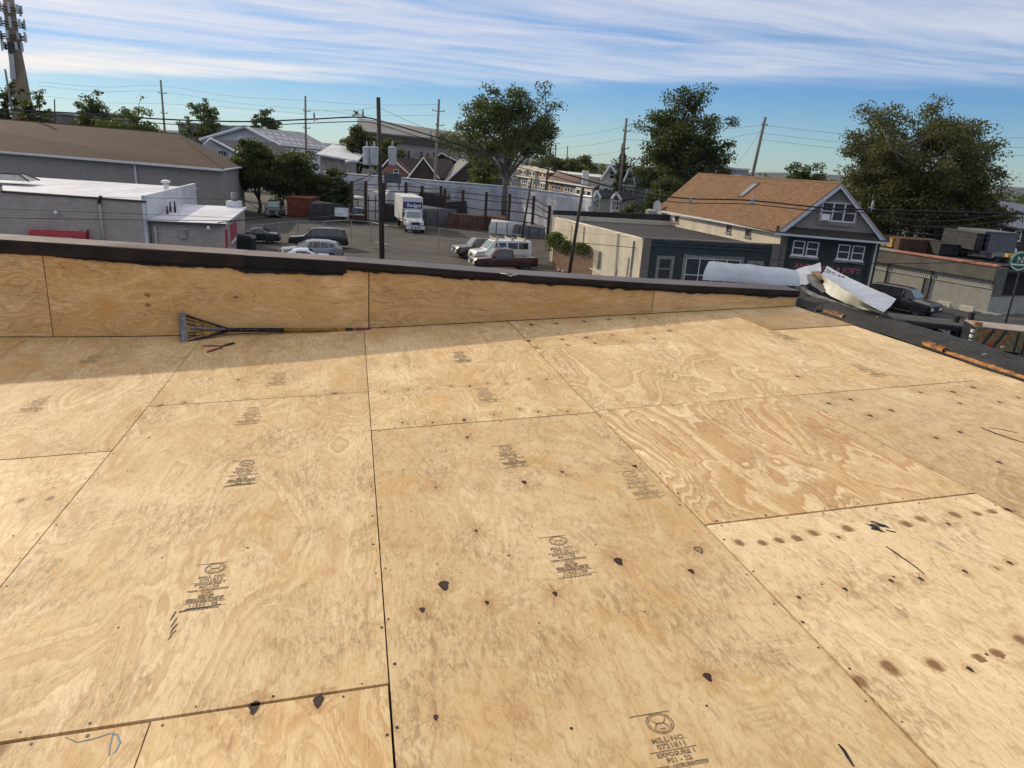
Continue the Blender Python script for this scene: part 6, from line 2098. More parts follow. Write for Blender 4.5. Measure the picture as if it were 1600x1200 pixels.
G_CRO = [(4, .1, 1, .12, .86, .55, 1), (5, .03, .5, .1, .86, .03, .5), (5, .54, 1, .1, .84, .54, .98), (6, .05, .9, .2, .8, .05, .7)]
G_PIC = [(4, .2, 1, .1, .86, .6, 1), (5, .03, .55, .08, .86, .03, .55), (5, .60, .98, .08, .86, .60, .98)]
G_VAN = [(4, .15, 1, .12, .82, .6, 1), (5, .05, .27, .12, .80, .05, .27), (5, .33, .64, .12, .80, .33, .64), (5, .67, .97, .12, .80, .67, .97)]

lft = -(W_ + V(0, .02, 0))
pa, pb_ = gz(737, 424), gz(841, 424)
vehicle('pickup_truck', 'maroon pickup truck parked in front of the white van', 'pickup', gz(787, 387, 1.88) - V(0, 0, 1.88), pa - pb_, paint('maroon_paint', (.055, .014, .016)), PICK, .98, (-1.85, 1.75), .40, G_PIC, screen=(3, 4), rear=(8, 7), zlow=.38)
vehicle('white_van', 'white van with roof racks behind the maroon pickup', 'van', gz(782, 373.5, 2.1) - V(0, 0, 2.1), pa - pb_, paint('van_white', (.62, .62, .63), 0), VAN, 1.0, (-1.8, 1.75), .38, G_VAN, screen=(3, 4), rear=(8, 7), zlow=.34)
vr = [o for o in COL.objects if o.name.startswith('white_van')][0]
M_rack = mat('cream_rack', (.62, .56, .40), .6, var=.15)
for x in (-.75, .75, 2.0):
    mb = MB().obox((x, -.85, 2.13), (.09, 0, 0), (0, 1.7, 0), (0, 0, .08))
    for s_ in (-1, 1):
        mb.obox((x, s_ * .80 - .04, 2.05), (.09, 0, 0), (0, .08, 0), (0, 0, .34))
        mb.add([(x, s_ * .80, 2.36), (x + .32, s_ * .80, 2.08), (x, s_ * .80, 2.08)], [(0, 1, 2)])
    lbuild(mb, 'roof_rack', M_rack, vr)
vehicle('pickup_truck', 'dark pickup with silver nose behind the white van', 'pickup', gz(755, 371, 1.88) - V(0, 0, 1.88), pa - pb_, paint('charcoal_paint', (.06, .058, .058)), PICK, .98, (-1.85, 1.75), .40, G_PIC, screen=(3, 4), rear=(8, 7), zlow=.38)
vehicle('black_suv', 'long black SUV parked along the lot fence', 'car', gz(496, 354.5, 1.9) - V(0, 0, 1.9), lft, paint('black_paint', (.012, .012, .014)), [(x * 1.06, a, b, c) for x, a, b, c in SUV], 1.0, (-1.6, 1.65), .40, G_SUV, screen=(3, 4), rear=(8, 7), zlow=.36)
vehicle('silver_crossover', 'silver grey crossover car in front of the black SUV', 'car', gz(486, 373.5, 1.82) - V(0, 0, 1.82), lft, paint('silver_paint', (.22, .235, .26), .5), CROSS, .93, (-1.4, 1.35), .37, G_CRO, screen=(3, 4), rear=(8, 7), zlow=.30, scale=1.13)
vehicle('white_sedan', 'white saloon car half hidden by the parapet', 'car', gz(462, 386.5, 1.65) - V(0, 0, 1.65), lft, paint('white_paint', (.58, .60, .65), 0), SEDAN, .92, (-1.4, 1.4), .34, G_SED, screen=(3, 4), rear=(7, 6), zlow=.25, scale=1.14)
vehicle('blue_sedan', 'dark blue saloon car at the shop corner', 'car', gz(397, 354.5, 1.45) - V(0, 0, 1.45), lft, paint('navy_paint', (.018, .028, .045)), SEDAN, .92, (-1.4, 1.4), .34, G_SED, screen=(3, 4), rear=(7, 6), zlow=.25)
vehicle('black_pickup', 'black pickup parked tail on by the steel racks', 'pickup', gz(559, 347), V(-.25, 1, 0), paint('black_paint', (.012, .012, .014)), PICK, .98, (-1.85, 1.75), .42, G_PIC, screen=(3, 4), rear=(8, 7), zlow=.42)
vehicle('dark_van', 'dark van in the shade under the lot trees', 'van', gz(430, 338), V(.2, -1, 0), paint('dark_green_paint', (.02, .025, .024)), VAN, 1.0, (-1.8, 1.75), .38, G_VAN, screen=(3, 4), rear=(8, 7), zlow=.34)
vehicle('dark_suv', 'dark SUV at the kerb by the stucco warehouse', 'car', gz(1408, 487), V(.55, -.83, 0), paint('plum_black_paint', (.022, .016, .018)), SUV, .97, (-1.55, 1.55), .38, G_SUV, screen=(3, 4), rear=(8, 7), zlow=.34)
vehicle('grey_car', 'silver blue car cut off by the right edge of the picture', 'car', gz(1612, 556), V(-.9, .3, 0), paint('silver_blue_paint', (.26, .30, .36), .5), SEDAN, .92, (-1.4, 1.4), .34, G_SED, screen=(3, 4), rear=(7, 6), zlow=.25)

# ---- box truck facing us
tb_ = gz(647, 363)
td = (V(.30, -1, 0)).normalized()
bt = empty('box_truck', 'white box truck with a blue name band above the cab', 'truck', tb_, rot=frame(-td))
M_tw = paint('truck_white', (.66, .66, .66), 0)
mb = MB().box(1.9, 9.6, -1.24, 1.24, 1.05, 4.0)
lbuild(mb, 'cargo_box', mat('box_white', (.60, .60, .58), .5, var=.08, scale=1), bt)
lbuild(MB().box(1.55, 1.899, -1.22, 1.22, 2.55, 3.98), 'cab_over', mat('box_white2', (.60, .60, .60), .5, var=.05), bt)
lbuild(MB().box(1.53, 1.549, -1.16, 1.16, 2.68, 3.45), 'name_band', mat('budget_blue', (.012, .03, .16), .5, var=.1), bt)
vs, fs_ = text_geo('Budget', .62, .012)
lbuild(MB().add([(1.525, -x - .15, 2.86 + y) for x, y, _ in vs], [f[::-1] for f in fs_]), 'lettering', M_wframe, bt)
lbuild(MB().obox((1.522, .55, 3.05), (.004, 0, 0), (0, .42, 0), (0, 0, .14)), 'logo_mark', mat('logo_orange', (.5, .13, .03), .5), bt)
rows = []
for (x, zb, ztp, hw_, wt) in ((-1.0, .95, 1.25, .95, .8), (-.85, 1.2, 1.40, 1.02, .85), (.25, 1.5, 1.62, 1.06, .92), (.35, 1.52, 1.66, 1.08, .95), (.85, 1.6, 2.42, 1.1, .92), (1.1, 1.6, 2.52, 1.1, .95), (1.9, 1.6, 2.52, 1.1, .95)):
    half = [(hw_ * .95, .75), (hw_, .9), (hw_, zb), (wt + .03, ztp - .08), (wt - .12, ztp)]
    rows.append([(x, -a, b) for a, b in half] + [(x, a, b) for a, b in reversed(half)])
mb = MB().grid(rows, close=True)
mb.f.append(tuple(range(10))[::-1]); mb.mi.append(0)
lbuild(mb, 'cab', M_tw, bt, True, 30)
a, b = rows[3], rows[4]
lbuild(MB().quad((.34, -.90, 1.74), (.34, .90, 1.74), (.80, .84, 2.36), (.80, -.84, 2.36)), 'windscreen', M_screen, bt)
for s_ in (-1, 1):
    lbuild(MB().quad((1.0, s_ * 1.115, 1.68), (1.75, s_ * 1.115, 1.68), (1.75, s_ * 1.02, 2.35), (1.0, s_ * 1.02, 2.35)), 'side_window', M_carglass, bt)
    lbuild(MB().box(-1.04, -.9, s_ * .72 - .17, s_ * .72 + .17, 1.02, 1.24), 'headlight', M_lampw, bt)
    lbuild(MB().box(.5, .62, s_ * 1.3 - .1, s_ * 1.3 + .1, 1.7, 2.2), 'mirror', M_trim, bt)
lbuild(MB().box(-1.05, -.9, -.52, .52, .98, 1.26), 'grille', M_trim, bt)
lbuild(MB().box(-1.18, -1.0, -1.1, 1.1, .48, .86), 'bumper', M_tw, bt)
lbuild(MB().box(-1.0, -.9, -1.0, 1.0, .86, .98), 'air_intake', M_trim, bt)
for k in (-.38, 0, .38):
    lbuild(MB().box(-1.19, -1.181, k - .11, k + .11, .58, .76), 'bumper_opening', M_trim, bt)
lbuild(MB().box(-.8, 9.5, -.45, .45, .55, 1.0), 'chassis', M_trim, bt)
for x in (-.1, 7.2):
    for s_ in (-1, 1):
        wheel(bt, x, s_ * 1.12, .48, .28)

# ---- flatbed trailer and chevron barrier truck on the near street
q0 = gz(1412, 516)
tr_ = empty('flatbed_trailer', 'dark flatbed trailer standing below the roof corner', 'trailer', gz(1452, 527), rot=frame(V(.96, -.27, 0)))
M_dkmetal = mat('dark_painted_steel', (.025, .027, .03), .6, .3, var=.4, scale=3)
lbuild(MB().box(-2.4, 2.2, -1.1, 1.1, .95, 1.10), 'bed', mat('bed_boards', (.06, .058, .055), .8, var=.3, scale=2), tr_)
for x in (-2.3, -1.2, 0, 1.1, 2.1):
    for y_ in (-1.08, 1.0):
        lbuild(MB().box(x, x + .08, y_, y_ + .08, .35, .95), 'post', M_dkmetal, tr_)
lbuild(MB().box(-2.4, 2.2, -1.14, -1.10, .78, .98), 'side_rail', M_dkmetal, tr_)
lbuild(MB().box(2.1, 2.35, -1.1, 1.1, .9, 1.3), 'head_board', M_orange, tr_)
for x in (-1.2, .2):
    for s_ in (-1, 1):
        wheel(tr_, x, s_ * .98, .34, .2)
# stakes between
for k, (px, py, h) in enumerate(((1487, 530, 1.5), (1494, 530, 1.0), (1501, 534, 1.1), (1508, 532, 1.8), (1515, 536, 1.2))):
    q = gz(px, py)
    o = MB().obox(q - V(.12, .12, 0), V(.24, 0, 0), V(0, .24, 0), Z3 * h).obox(q - V(.2, .2, 0), V(.4, 0, 0), V(0, .4, 0), Z3 * .1).build('steel_stake', M_dkmetal)
    tag(o, ['leftmost dark stake beside the flatbed trailer', 'second dark stake right of the flatbed trailer', 'middle dark stake between trailer and barrier truck', 'tallest dark stake between trailer and barrier truck', 'dark stake nearest the barrier truck'][k], 'stake', 'stakes between trailer and truck')
bq = gz(1556, 558)
bt2 = empty('barrier_truck', 'work truck with orange and black striped tail board', 'truck', bq, rot=frame(V(.97, -.24, 0)))
lbuild(MB().box(-1.7, 1.5, -1.0, 1.0, .55, 1.75), 'body', M_dkmetal, bt2)
lbuild(MB().box(-1.72, 1.48, -.98, .98, 1.752, 1.80), 'load_cover', mat('dusty_tarp', (.36, .30, .25), .85, var=.2, scale=2), bt2)
M_str = mat('faded_orange_stripe', (.33, .13, .03), .6, var=.3, scale=6)
M_ylwb = mat('dull_yellow_board', (.20, .155, .07), .7, var=.3, scale=4)
lbuild(MB().box(-1.7, 1.5, -1.03, -1.002, .6, 1.72), 'side_board', M_ylwb, bt2)
for k in range(5):
    x = -1.68 + k * .30
    lbuild(MB().prism([(x, -1.033, .62), (x + .16, -1.033, .62), (x + .62, -1.033, 1.70), (x + .46, -1.033, 1.70)], (0, -.006, 0)), 'stripe', M_str if k % 2 == 0 else M_trim, bt2)
for x in (.35, .75, 1.1):
    lbuild(MB().box(x, x + .09, -1.06, -1.031, .6, 1.72), 'strap', M_trim, bt2)
lbuild(MB().box(-.95, -.70, -1.09, -1.04, .62, .88), 'tail_light', mat('bright_red_lamp', (.55, .02, .02), .3), bt2)
for z_ in (.8, 1.1, 1.4):
    lbuild(MB().box(-1.82, -1.701, -.9, -.6, z_, z_ + .16), 'side_lamp', M_lampw, bt2)
lbuild(MB().box(-1.78, -1.4, -.9, -.5, 1.81, 2.02), 'beacon', M_orange, bt2)
for x in (-.9, .9):
    for s_ in (-1, 1):
        wheel(bt2, x, s_ * .98, .38, .24)

# ---- red container, bin, scrap in the lot
yc = gz(467, 340)
rc = empty('red_container', 'rusty red steel container under the lot trees', 'container', yc)
a, b = gy(448, 309, yc.y), gy(485, 340, yc.y)
M_rc = mat('container_red', (.20, .045, .025), .75, var=.25, scale=1.2)
MB().box(a.x, b.x, yc.y, yc.y + 5, .1, a.z).build('shell', M_rc, rc)
for k in range(10):
    x = a.x + (b.x - a.x) * (k + .5) / 10
    MB().box(x - .06, x + .06, yc.y - .07, yc.y - .001, .2, a.z - .1).build('rib', M_rc, rc)
MB().box(a.x - .03, b.x + .03, yc.y - .08, yc.y + 5.02, a.z + .001, a.z + .12).build('top_rail', M_rc, rc)
for k, (px, py, w_, h, d_, c, lb) in enumerate(((512, 345, 4.0, 2.4, 3, 'dk', 'black heap of covered goods right of the red container'), (590, 343, 3.2, 4.0, 3, 'wht', 'tall white trailer behind the black pickup'), (563, 334, 3.0, 2.6, 3, 'wht', 'white van body above the black pickup'), (615, 345, 2.6, 2.4, 3, 'dk', 'dark covered load left of the box truck'), (685, 352, 5.0, 2.4, 3, 'gry', 'low grey container right of the box truck'), (678, 345, 4.5, 4.0, 2, 'dk', 'dark open container behind the box truck'), (712, 350, 3.0, 3.3, 2, 'dk', 'dark tilted skip right of the box truck'), (745, 358, 8.0, 1.9, 2, 'rust', 'long rusty beam stack behind the posts'), (792, 366, 4.5, 1.7, 2, 'wht', 'white covered boat shape behind the posts'), (826, 370, 4.0, 1.5, 2, 'gry', 'grey stacked sheets at the right end of the posts'))):
    q = gz(px, py)
    e = empty('stored_goods', lb, 'stored goods', q, 'goods stored along the steel racks')
    mb = MB()
    ww, dd_ = w_ / 2, d_ / 2
    sk = .92
    p = [V(-ww, -dd_, 0), V(ww, -dd_, 0), V(ww, dd_, 0), V(-ww, dd_, 0)]
    mids = [v * 1.02 + Z3 * h * .5 for v in p]
    tops_ = [V(v.x * sk, v.y * sk, h * (.88 + .12 * ((i + k) % 2))) for i, v in enumerate(p)]
    mb.grid([[q + v for v in p], [q + v for v in mids], [q + v for v in tops_]], close=True)
    b0 = len(mb.v)
    mb.f.append((8, 9, 10, 11)); mb.mi.append(0)
    mb.build('body', YM[c], e)
    for sx in (-.6, 0, .6):
        MB().obox(q + V(sx * ww - .05, -dd_ * 1.03, .1), V(.1, 0, 0), V(0, .04, 0), Z3 * h * .8).build('strap', M_rust, e)
wbq = gz(383, 393)
wbn = empty('wheelie_bin', 'dark green wheeled bin beside the shop', 'bin', wbq)
MB().prism([wbq + V(-.75, -.5, .1), wbq + V(.75, -.5, .1), wbq + V(.85, -.5, 1.2), wbq + V(-.85, -.5, 1.2)], V(0, 1.0, 0)).build('tub', mat('bin_green', (.015, .03, .022), .6), wbn)
MB().prism([wbq + V(-.9, -.55, 1.2), wbq + V(.9, -.55, 1.2), wbq + V(.7, -.4, 1.42), wbq + V(-.7, -.4, 1.42)], V(0, 1.0, 0)).build('lid', mat('bin_lid', (.02, .025, .028), .5), wbn)
bq_ = gz(380, 398)
o = MB().tube([bq_ + V(-1.4, 0, 0), bq_ + V(-1.4, 0, 1.15), bq_ + V(-1.4, 0, 1.25)], [.13, .13, .06], 10).build('bollard', YM['yel'], None, True)
tag(o, 'yellow bollard in front of the wheeled bin', 'bollard')
# traffic cones by the fence
for (px, py, lb) in ((872, 432, 'orange cone at the near end of the timber fence'), (879, 434, 'orange cone right of the other by the leaning pole')):
    q = gz(px, py)
    e = empty('traffic_cone', lb, 'cone', q)
    MB().box(q.x - .2, q.x + .2, q.y - .2, q.y + .2, .02, .07).build('base', M_trim, e)
    MB().tube([q + Z3 * .07, q + Z3 * .9], [.16, .03], 10).build('body', mat('cone_red', (.5, .07, .03), .6), e, True)
    MB().tube([q + Z3 * .5, q + Z3 * .65], [.105, .078], 10).build('band', M_wframe, e, True)
# ------------------------------------------------------------------ poles and wires
M_pole = mat('creosote_pole', (0.070, 0.052, 0.042), .9, var=.4, scale=3, streak=(4, 4, .3), bump=.4, bscale=20)
M_poleg = mat('weathered_pole', (0.21, 0.185, 0.165), .9, var=.3, scale=3, streak=(4, 4, .3), bump=.3, bscale=20)
M_insul = mat('grey_insulator', (.35, .36, .37), .4, var=.2)
M_cable = mat('black_cable', (0.010, 0.010, 0.011), .7, var=.2)
M_wirel = mat('grey_wire', (0.10, 0.10, 0.105), .6, var=.2)
M_can = mat('transformer_grey', (0.50, 0.52, 0.54), .45, .2, var=.12, scale=2)


def pole(name, label, px_t, px_b, y, r0, r1, mt, arms=(), ground=True, lean=True):
    t = gy(*px_t, y)
    b = gy(*px_b, y)
    if ground:
        d = b - t
        b = t + d * (t.z / (t.z - b.z)) if abs(t.z - b.z) > .01 else b
    if not lean:
        b.x = t.x
    root = empty(name, label, 'utility pole', b)
    MB().tube([b, b.lerp(t, .5), t], [r0, (r0 + r1) / 2, r1], 10).build('shaft', mt, root, True)
    for (f, l_, s_) in arms:
        p = t.lerp(b, f)
        MB().tube([p - W_ * l_ * s_, p + W_ * l_], .06, 5).build('arm', mt, root)
        for k in (-s_, 1):
            q = p + W_ * l_ * k
            MB().tube([q, q + Z3 * .12, q + Z3 * .28], [.05, .09, .04], 6).build('insulator', M_insul, root)
    return root, t, b


mp, mt_, mb_ = pole('transformer_pole', 'dark utility pole carrying three grey transformer cans', (591, 152), (597, 412), 60, .21, .16, M_pole)
hb_ = lambda py: gy(591 + (py - 152) * .023, py, 60)
for (px, dy_) in ((573.5, -.35), (585, -.55), (613, -.2)):
    c0 = gy(px, 258, 60 + dy_)
    c1 = gy(px, 230, 60 + dy_)
    can = MB().tube([V(c0.x, c0.y, c0.z), V(c0.x, c0.y, c0.z + .06), V(c0.x, c0.y, c1.z - .12), V(c0.x, c0.y, c1.z - .1), V(c0.x, c0.y, c1.z), V(c0.x, c0.y, c1.z + .06)], [.30, .33, .33, .36, .36, .15], 16).build('transformer_can', M_can, mp, True, 35)
    MB().tube([V(c0.x, c0.y, c1.z + .05), V(c0.x, c0.y, c1.z + .2), V(c0.x, c0.y, c1.z + .3), V(c0.x, c0.y, c1.z + .45)], [.07, .10, .06, .05], 8).build('bushing', M_insul, mp, True)
    pc = hb_(240)
    MB().tube([V(c0.x, c0.y, (c0.z + c1.z) / 2), V(pc.x, 60, (c0.z + c1.z) / 2)], .06, 5).build('bracket', M_trim, mp)
# street lamp arm to the left, braces
a = hb_(277); l_ = gy(553, 254, 58.5)
MB().tube([a, a.lerp(l_, .45) + Z3 * .5, l_ + Z3 * .08], .05, 6).build('lamp_arm', M_can, mp)
MB().tube([l_ + V(.35, 0, .05), l_ + V(0, 0, .1), l_ + V(-.6, 0, 0), l_ + V(-.7, 0, -.02)], [.06, .16, .15, .03], 8).build('lamp_head', M_can, mp, True)
MB().tube([hb_(272), gy(605, 262, 59.6)], .04, 5).build('brace', M_can, mp)
MB().tube([hb_(300) + V(.2, -.15, 0), hb_(330) + V(.24, -.15, 0), hb_(410) + V(.22, -.15, 0)], .04, 5).build('conduit', M_trim, mp)

pole('utility_pole', 'tall grey pole behind the brown gabled houses', (686, 155), (680, 278), 118, .26, .18, M_poleg, ((.10, .9, 1), (.22, .9, .3)))
pole('utility_pole', 'grey pole standing above the white shed', (477, 150), (478, 222), 130, .24, .16, M_poleg, ((.14, .8, .4), (.30, .7, .5)))
pole('utility_pole', 'pole on the skyline above the brown hip roof', (251, 125), (255, 175), 140, .24, .16, M_poleg, ((.12, .8, .6), (.30, .7, .6)))
pole('utility_pole', 'tall pole in front of the green house', (979, 185), (968, 300), 94, .24, .15, M_poleg, ((.10, .6, .5), (.24, .6, .5), (.42, .6, .3)))
pole('utility_pole', 'pale leaning pole rising behind the brown house roof', (1196, 183), (1176, 272), 100, .26, .18, M_poleg, ((.06, .5, .5),))
pole('service_pole', 'dark leaning pole in front of the cream side wall', (911, 292), (888, 436), 58, .15, .12, M_pole)
pole('service_pole', 'thin leaning pole rising from behind the white van', (831, 278), (815, 372), 80, .14, .10, M_pole)
pole('utility_pole', 'thin dark pole in front of the yellow row house', (862, 221), (853, 292), 150, .22, .15, M_pole)
pole('utility_pole', 'thin dark pole at the left end of the terrace', (827, 232), (822, 275), 190, .24, .16, M_pole)
pole('utility_pole', 'far thin pole behind the middle of the terrace', (869, 226), (866, 262), 230, .24, .16, M_pole)
pole('utility_pole', 'far thin pole above the reddish tree', (887, 228), (885, 262), 250, .24, .16, M_pole)
pole('utility_pole', 'crooked grey pole at the foot of the mast', (8, 108), (20, 182), 110, .2, .14, M_poleg)
pole('utility_pole', 'short pole with fittings between mast and round tree', (85, 155), (86, 185), 130, .14, .1, M_pole)

# lot fence: posts with top rails
lf = empty('chain_fence', 'thin steel post fence across the parking lot', 'fence', gz(684, 392))
fp = [(392, 352, 381), (412, 350, 379), (438, 347, 378), (466, 345, 378), (507, 345, 377), (549, 343, 382), (580, 346, 381), (606, 352, 386), (686, 356, 392), (730, 361, 392), (778, 364, 394), (812, 366, 398)]
prev = None
for (x, y0, y1) in fp:
    b = gz(x, y1)
    t = gy(x + (x - 600) * .00005 * (y1 - y0), y0, b.y)
    MB().tube([b, V(b.x, b.y, t.z)], .045, 6).build('post', M_grey, lf)
    tt = V(b.x, b.y, t.z - .05)
    if prev is not None and x not in (686,):
        MB().tube([prev, tt], .025, 5).build('rail', M_grey, lf)
        MB().tube([V(prev.x, prev.y, .3), V(tt.x, tt.y, .3)], .015, 4).build('rail', M_grey, lf)
        for k in range(14):
            p0, p1 = V(prev.x, prev.y, .3).lerp(V(tt.x, tt.y, .3), k / 14), prev.lerp(tt, (k + 1) / 14)
            MB().tube([p0, p1], .006, 3, caps=False).build('fence_wire', M_grey, lf)
    prev = tt
q = gy(535, 331, gz(535, 380).y)
MB().box(q.x - .75, q.x + .6, q.y - .1, q.y - .06, q.z - .45, q.z + .4).build('sign_plate', M_gutter, lf)


def wire(label, pts, r, mt=None, name='overhead_cable', n=10, group=None):
    """cable through survey points (px, py, distance)"""
    P = [gy(x, y, d) for (x, y, d) in pts]
    Q = []
    for i in range(len(P) - 1):
        p0 = P[max(i - 1, 0)]; p1 = P[i]; p2 = P[i + 1]; p3 = P[min(i + 2, len(P) - 1)]
        for k in range(n):
            t = k / n
            Q.append(.5 * ((2 * p1) + (p2 - p0) * t + (2 * p0 - 5 * p1 + 4 * p2 - p3) * t * t + (-p0 + 3 * p1 - 3 * p2 + p3) * t ** 3))
    Q.append(P[-1])
    o = MB().tube(Q, r, 5).build(name, mt or M_cable, None, True)
    return tag(o, label, 'cable', group)


wire('thick black cable bundle sweeping across the left half past the transformers', [(-60, 168, 54), (0, 171, 55), (120, 177, 57), (250, 186, 58), (380, 190, 59), (470, 187, 59.5), (560, 183, 60), (592, 188, 60)], .055)
wire('second black cable just below the thick bundle at the left', [(-60, 174, 54), (0, 177, 55), (120, 183, 57), (250, 193, 58), (380, 197, 59), (470, 193, 59.5), (560, 190, 60), (592, 194, 60)], .035)
wire('thick black cable falling right from the transformer pole past the brown roof', [(592, 188, 60), (670, 211, 59), (760, 239, 58), (860, 265, 57), (960, 293, 56), (1060, 309, 53), (1170, 313, 50.5), (1290, 325, 48.5), (1372, 328, 47.5), (1640, 335, 45)], .05)
wire('black cable just under the thick one falling right from the transformer pole', [(592, 194, 60), (670, 219, 59), (760, 248, 58), (860, 274, 57), (960, 301, 56), (1060, 316, 53), (1170, 319, 50.5), (1290, 331, 48.5), (1372, 333, 47.5), (1640, 342, 45)], .03)
wire('black cable across the grey block wall above the awning', [(-60, 339, 48), (100, 342, 48.5), (260, 344, 49), (376, 345, 50)], .022, group='lower cables')
wire('thin cable across the middle of the grey block wall', [(-60, 304, 50), (100, 307, 50), (260, 310, 51), (378, 311, 52)], .012)
wire('thin cable low across the grey block wall', [(-60, 325, 49), (100, 330, 49), (260, 336, 50), (376, 341, 51)], .012)
wire('braided service cable rising from the shop corner to the transformer pole', [(340, 348, 50), (376, 344, 51), (410, 340, 52), (470, 319, 54), (530, 294, 57), (586, 270, 60)], .035)
wire('slack looped cable hanging right of the shop', [(376, 305, 52), (396, 322, 52.5), (430, 336, 53), (470, 342, 54), (510, 332, 56), (545, 310, 58), (586, 272, 60)], .022)
wire('pale slack cable between the shop and the lot sign', [(376, 322, 52), (400, 326, 52), (450, 340, 54), (500, 339, 58), (536, 334, 62)], .018, M_wirel)
wire('low black cable from the transformer pole along the lot to the right', [(592, 332, 60), (640, 345, 59.5), (700, 355, 59), (790, 367, 57), (880, 377, 55), (990, 387, 53), (1100, 400, 50), (1220, 407, 48), (1400, 412, 46), (1640, 405, 44)], .022)
wire('sloping service wire from the transformer pole to the leaning pole', [(597, 268, 60), (660, 287, 60), (740, 302, 59), (830, 324, 58), (905, 352, 58)], .018)
wire('service wire from the leaning pole across the cream wall', [(906, 330, 58), (930, 355, 57), (980, 362, 55), (1040, 348, 54)], .010, M_wirel)
wire('thin wire low over the cream side wall', [(842, 355, 62), (900, 362, 58), (960, 368, 54), (1012, 372, 52)], .010, M_wirel)
for i, (lb, pts) in enumerate([
    ('top skyline wire from the mast to the white shed pole', [(60, 128, 130), (160, 136, 136), (251, 134, 140), (360, 150, 135), (477, 157, 130)]),
    ('second skyline wire from the mast to the white shed pole', [(60, 134, 130), (160, 143, 136), (251, 143, 140), (360, 160, 135), (477, 170, 130)]),
    ('lowest skyline wire above the brown hip roof', [(70, 150, 130), (160, 160, 136), (254, 162, 140), (360, 168, 135), (477, 178, 130)]),
    ('top wire from the white shed pole to the tall grey pole', [(477, 157, 130), (580, 164, 124), (686, 163, 118)]),
    ('second wire from the white shed pole to the tall grey pole', [(477, 170, 130), (580, 180, 124), (684, 180, 118)]),
    ('wire climbing from the transformer pole top to the upper left', [(591, 167, 60), (540, 173, 64), (477, 172, 72)]),
    ('wire falling from the transformer pole top to the right', [(592, 168, 60), (640, 190, 62), (700, 214, 66), (760, 238, 70)]),
    ('top wire from the big tree to the tall pole by the green house', [(860, 216, 112), (920, 210, 104), (979, 197, 94)]),
    ('lower wire from the big tree to the tall pole by the green house', [(870, 232, 112), (920, 227, 104), (976, 216, 94)]),
    ('third wire from the terrace to the tall pole by the green house', [(830, 236, 130), (900, 244, 112), (974, 236, 94)]),
    ('top wire from the tall pole to the leaning pale pole', [(979, 197, 94), (1090, 204, 97), (1194, 195, 100)]),
    ('lower wire from the tall pole to the leaning pale pole', [(976, 218, 94), (1090, 222, 97), (1190, 206, 100)]),
    ('top wire from the leaning pale pole behind the broad tree', [(1194, 196, 100), (1330, 210, 92), (1480, 214, 84), (1640, 216, 78)]),
    ('second wire from the leaning pale pole behind the broad tree', [(1191, 208, 100), (1330, 224, 92), (1480, 231, 84), (1640, 229, 78)]),
    ('third wire from the leaning pale pole behind the broad tree', [(1188, 218, 100), (1330, 234, 92), (1480, 243, 84), (1640, 242, 78)]),
    ('guy wire at the foot of the leaning pale pole', [(1192, 200, 100), (1170, 232, 99), (1150, 258, 98)]),
    ('upper grey wire in front of the broad tree', [(1380, 337, 47), (1440, 345, 47), (1520, 342, 47), (1640, 322, 47)]),
    ('second grey wire in front of the broad tree', [(1384, 345, 47), (1440, 354, 47), (1520, 351, 47), (1640, 333, 47)]),
    ('third grey wire in front of the broad tree', [(1390, 357, 47), (1440, 365, 47), (1527, 371, 47), (1640, 374, 47)]),
    ('lowest grey wire in front of the broad tree', [(1394, 367, 47), (1440, 374, 47), (1527, 380, 47), (1640, 386, 47)]),
    ('black wire rising at the right edge above the slate roof', [(1540, 312, 70), (1570, 302, 66), (1640, 288, 60)]),
    ('second black wire rising at the right edge above the slate roof', [(1540, 318, 70), (1570, 309, 66), (1640, 297, 60)]),
]):
    wire(lb, pts, .016 if pts[0][2] > 80 else .014, M_wirel if i not in (20, 21) else M_cable, 'overhead_wire', 8)
# small fittings hanging on the cables
for (px, py, y, lb) in ((491, 183, 59, 'grey splice case on the cable left of the transformers'), (567, 178, 60, 'grey fuse cutout just left of the transformer pole'), (673, 208, 59, 'pale fitting on the cable right of the transformer pole'), (1176, 314, 50.3, 'pale bracket on the cable above the brown house roof'), (1363, 322, 47.6, 'pale bracket on the cable before the broad tree'), (1080, 313, 52.5, 'small white drop fitting on the cable at the roof end')):
    q = gy(px, py, y)
    o = MB().tube([q + Z3 * .35, q + Z3 * .1, q - Z3 * .1, q - Z3 * .35], [.04, .09, .06, .03], 7).tube([q + V(-.2, 0, -.1), q + V(.25, 0, -.2)], .04, 5).build('cable_fitting', M_insul)
    tag(o, lb, 'fitting')

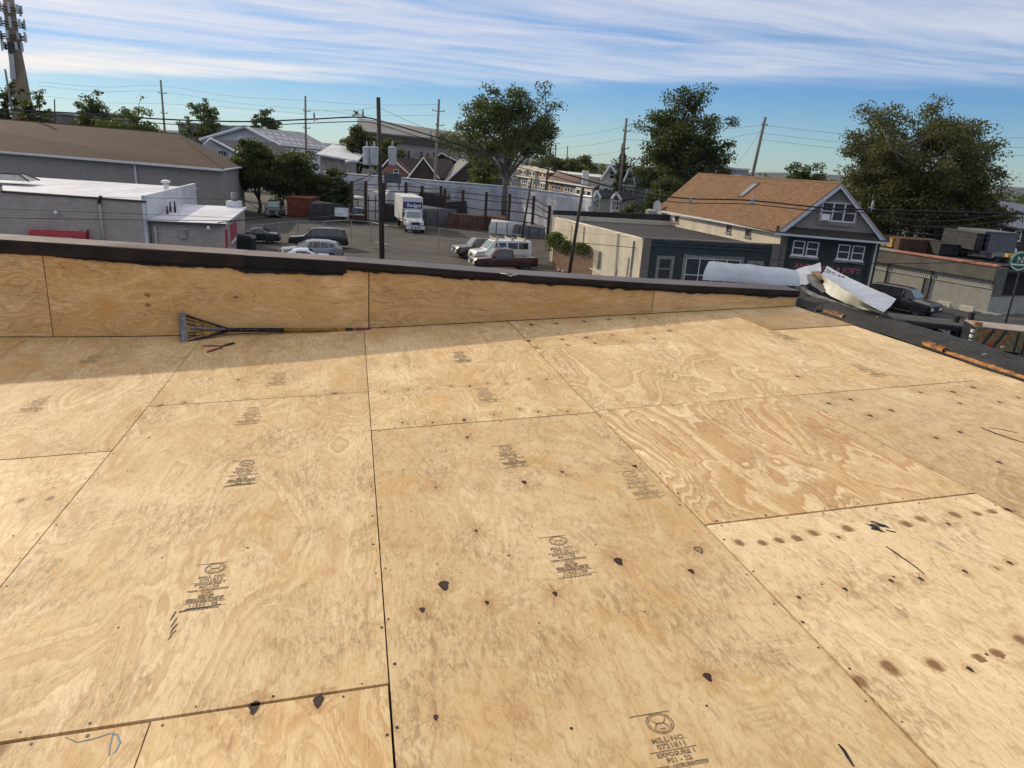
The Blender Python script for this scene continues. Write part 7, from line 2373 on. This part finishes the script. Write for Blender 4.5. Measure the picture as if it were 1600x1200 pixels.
# ------------------------------------------------------------------ cell mast
y = 150
b = gy(37, 168, y); t = gy(9, -40, y)
cm = empty('cell_mast', 'tall tan mobile phone mast with three rings of antennas', 'mast', V(b.x, y, 0))
m0 = t.lerp(b, 1.35)
MB().tube([m0, b, gy(30, 120, y), gy(20, 60, y), t], [1.9, 1.6, 1.35, 1.1, .85], 16).build('shaft', mat('mast_tan', (.24, .18, .13), .85, var=.2, scale=.3), cm, True)
p0, p1 = gy(17.5, 84, y - 1.55), gy(21, 124, y - 1.62)
mbp = MB()
mbp.quad(p0 + V(-.35, 0, 0), p0 + V(.5, 0, 0), p1 + V(.55, -.05, 0), p1 + V(-.4, -.05, 0))
o = mbp.build('cable_tray', mat('tray_white', (.42, .43, .45), .6, var=.15), cm)
o.modifiers.new('t', 'SOLIDIFY').thickness = .25
p0, p1 = gy(15, 66, y - 1.5), gy(17.5, 84, y - 1.55)
o = MB().quad(p0 + V(-.3, 0, 0), p0 + V(.5, 0, 0), p1 + V(.5, 0, 0), p1 + V(-.35, 0, 0)).build('cable_tray', M_trim, cm)
o.modifiers.new('t', 'SOLIDIFY').thickness = .3
for (py, cx_, wd_) in ((13, 13.5, 1.9), (36, 16.5, 2.1), (56, 18, 2.2), (72, 19, 1.5)):
    c_ = gy(cx_, py, y)
    ringp = [c_ + V(wd_ * math.cos(a), wd_ * math.sin(a), 0) for a in np.linspace(0, 2 * math.pi, 13)]
    MB().tube(ringp, .12, 6).build('ring_platform', M_trim, cm)
    MB().tube([p - Z3 * .5 for p in ringp], .10, 6).build('ring_platform', M_trim, cm)
    for k in range(9):
        a = 2 * math.pi * k / 9 + py
        q = c_ + V(wd_ * math.cos(a), wd_ * math.sin(a), 0)
        x_ = V(-math.sin(a), math.cos(a), 0)
        MB().obox(q - x_ * .22 - Z3 * (1.0 if k % 2 else .7) - V(math.cos(a), math.sin(a), 0) * -.1, x_ * .44, V(math.cos(a), math.sin(a), 0) * .22, Z3 * (1.9 if k % 2 else 1.4)).build('antenna_panel', M_can if k % 3 else M_grey, cm)
# ------------------------------------------------------------------ the air
mtv = bpy.data.materials.new('thin_haze')
mtv.use_nodes = True
t = NT(mtv.node_tree)
pvn = t.n('ShaderNodeVolumePrincipled', {'Color': (.72, .82, .95, 1), 'Density': .00003, 'Anisotropy': .2})
on = t.n('ShaderNodeOutputMaterial')
t.link(pvn.outputs[0], on.inputs['Volume'])
o = MB().box(-7200, 7200, -1700, 9200, -1, 75).build('haze', mtv)
tag(o, 'thin blue haze in the far distance', None, kind='stuff')
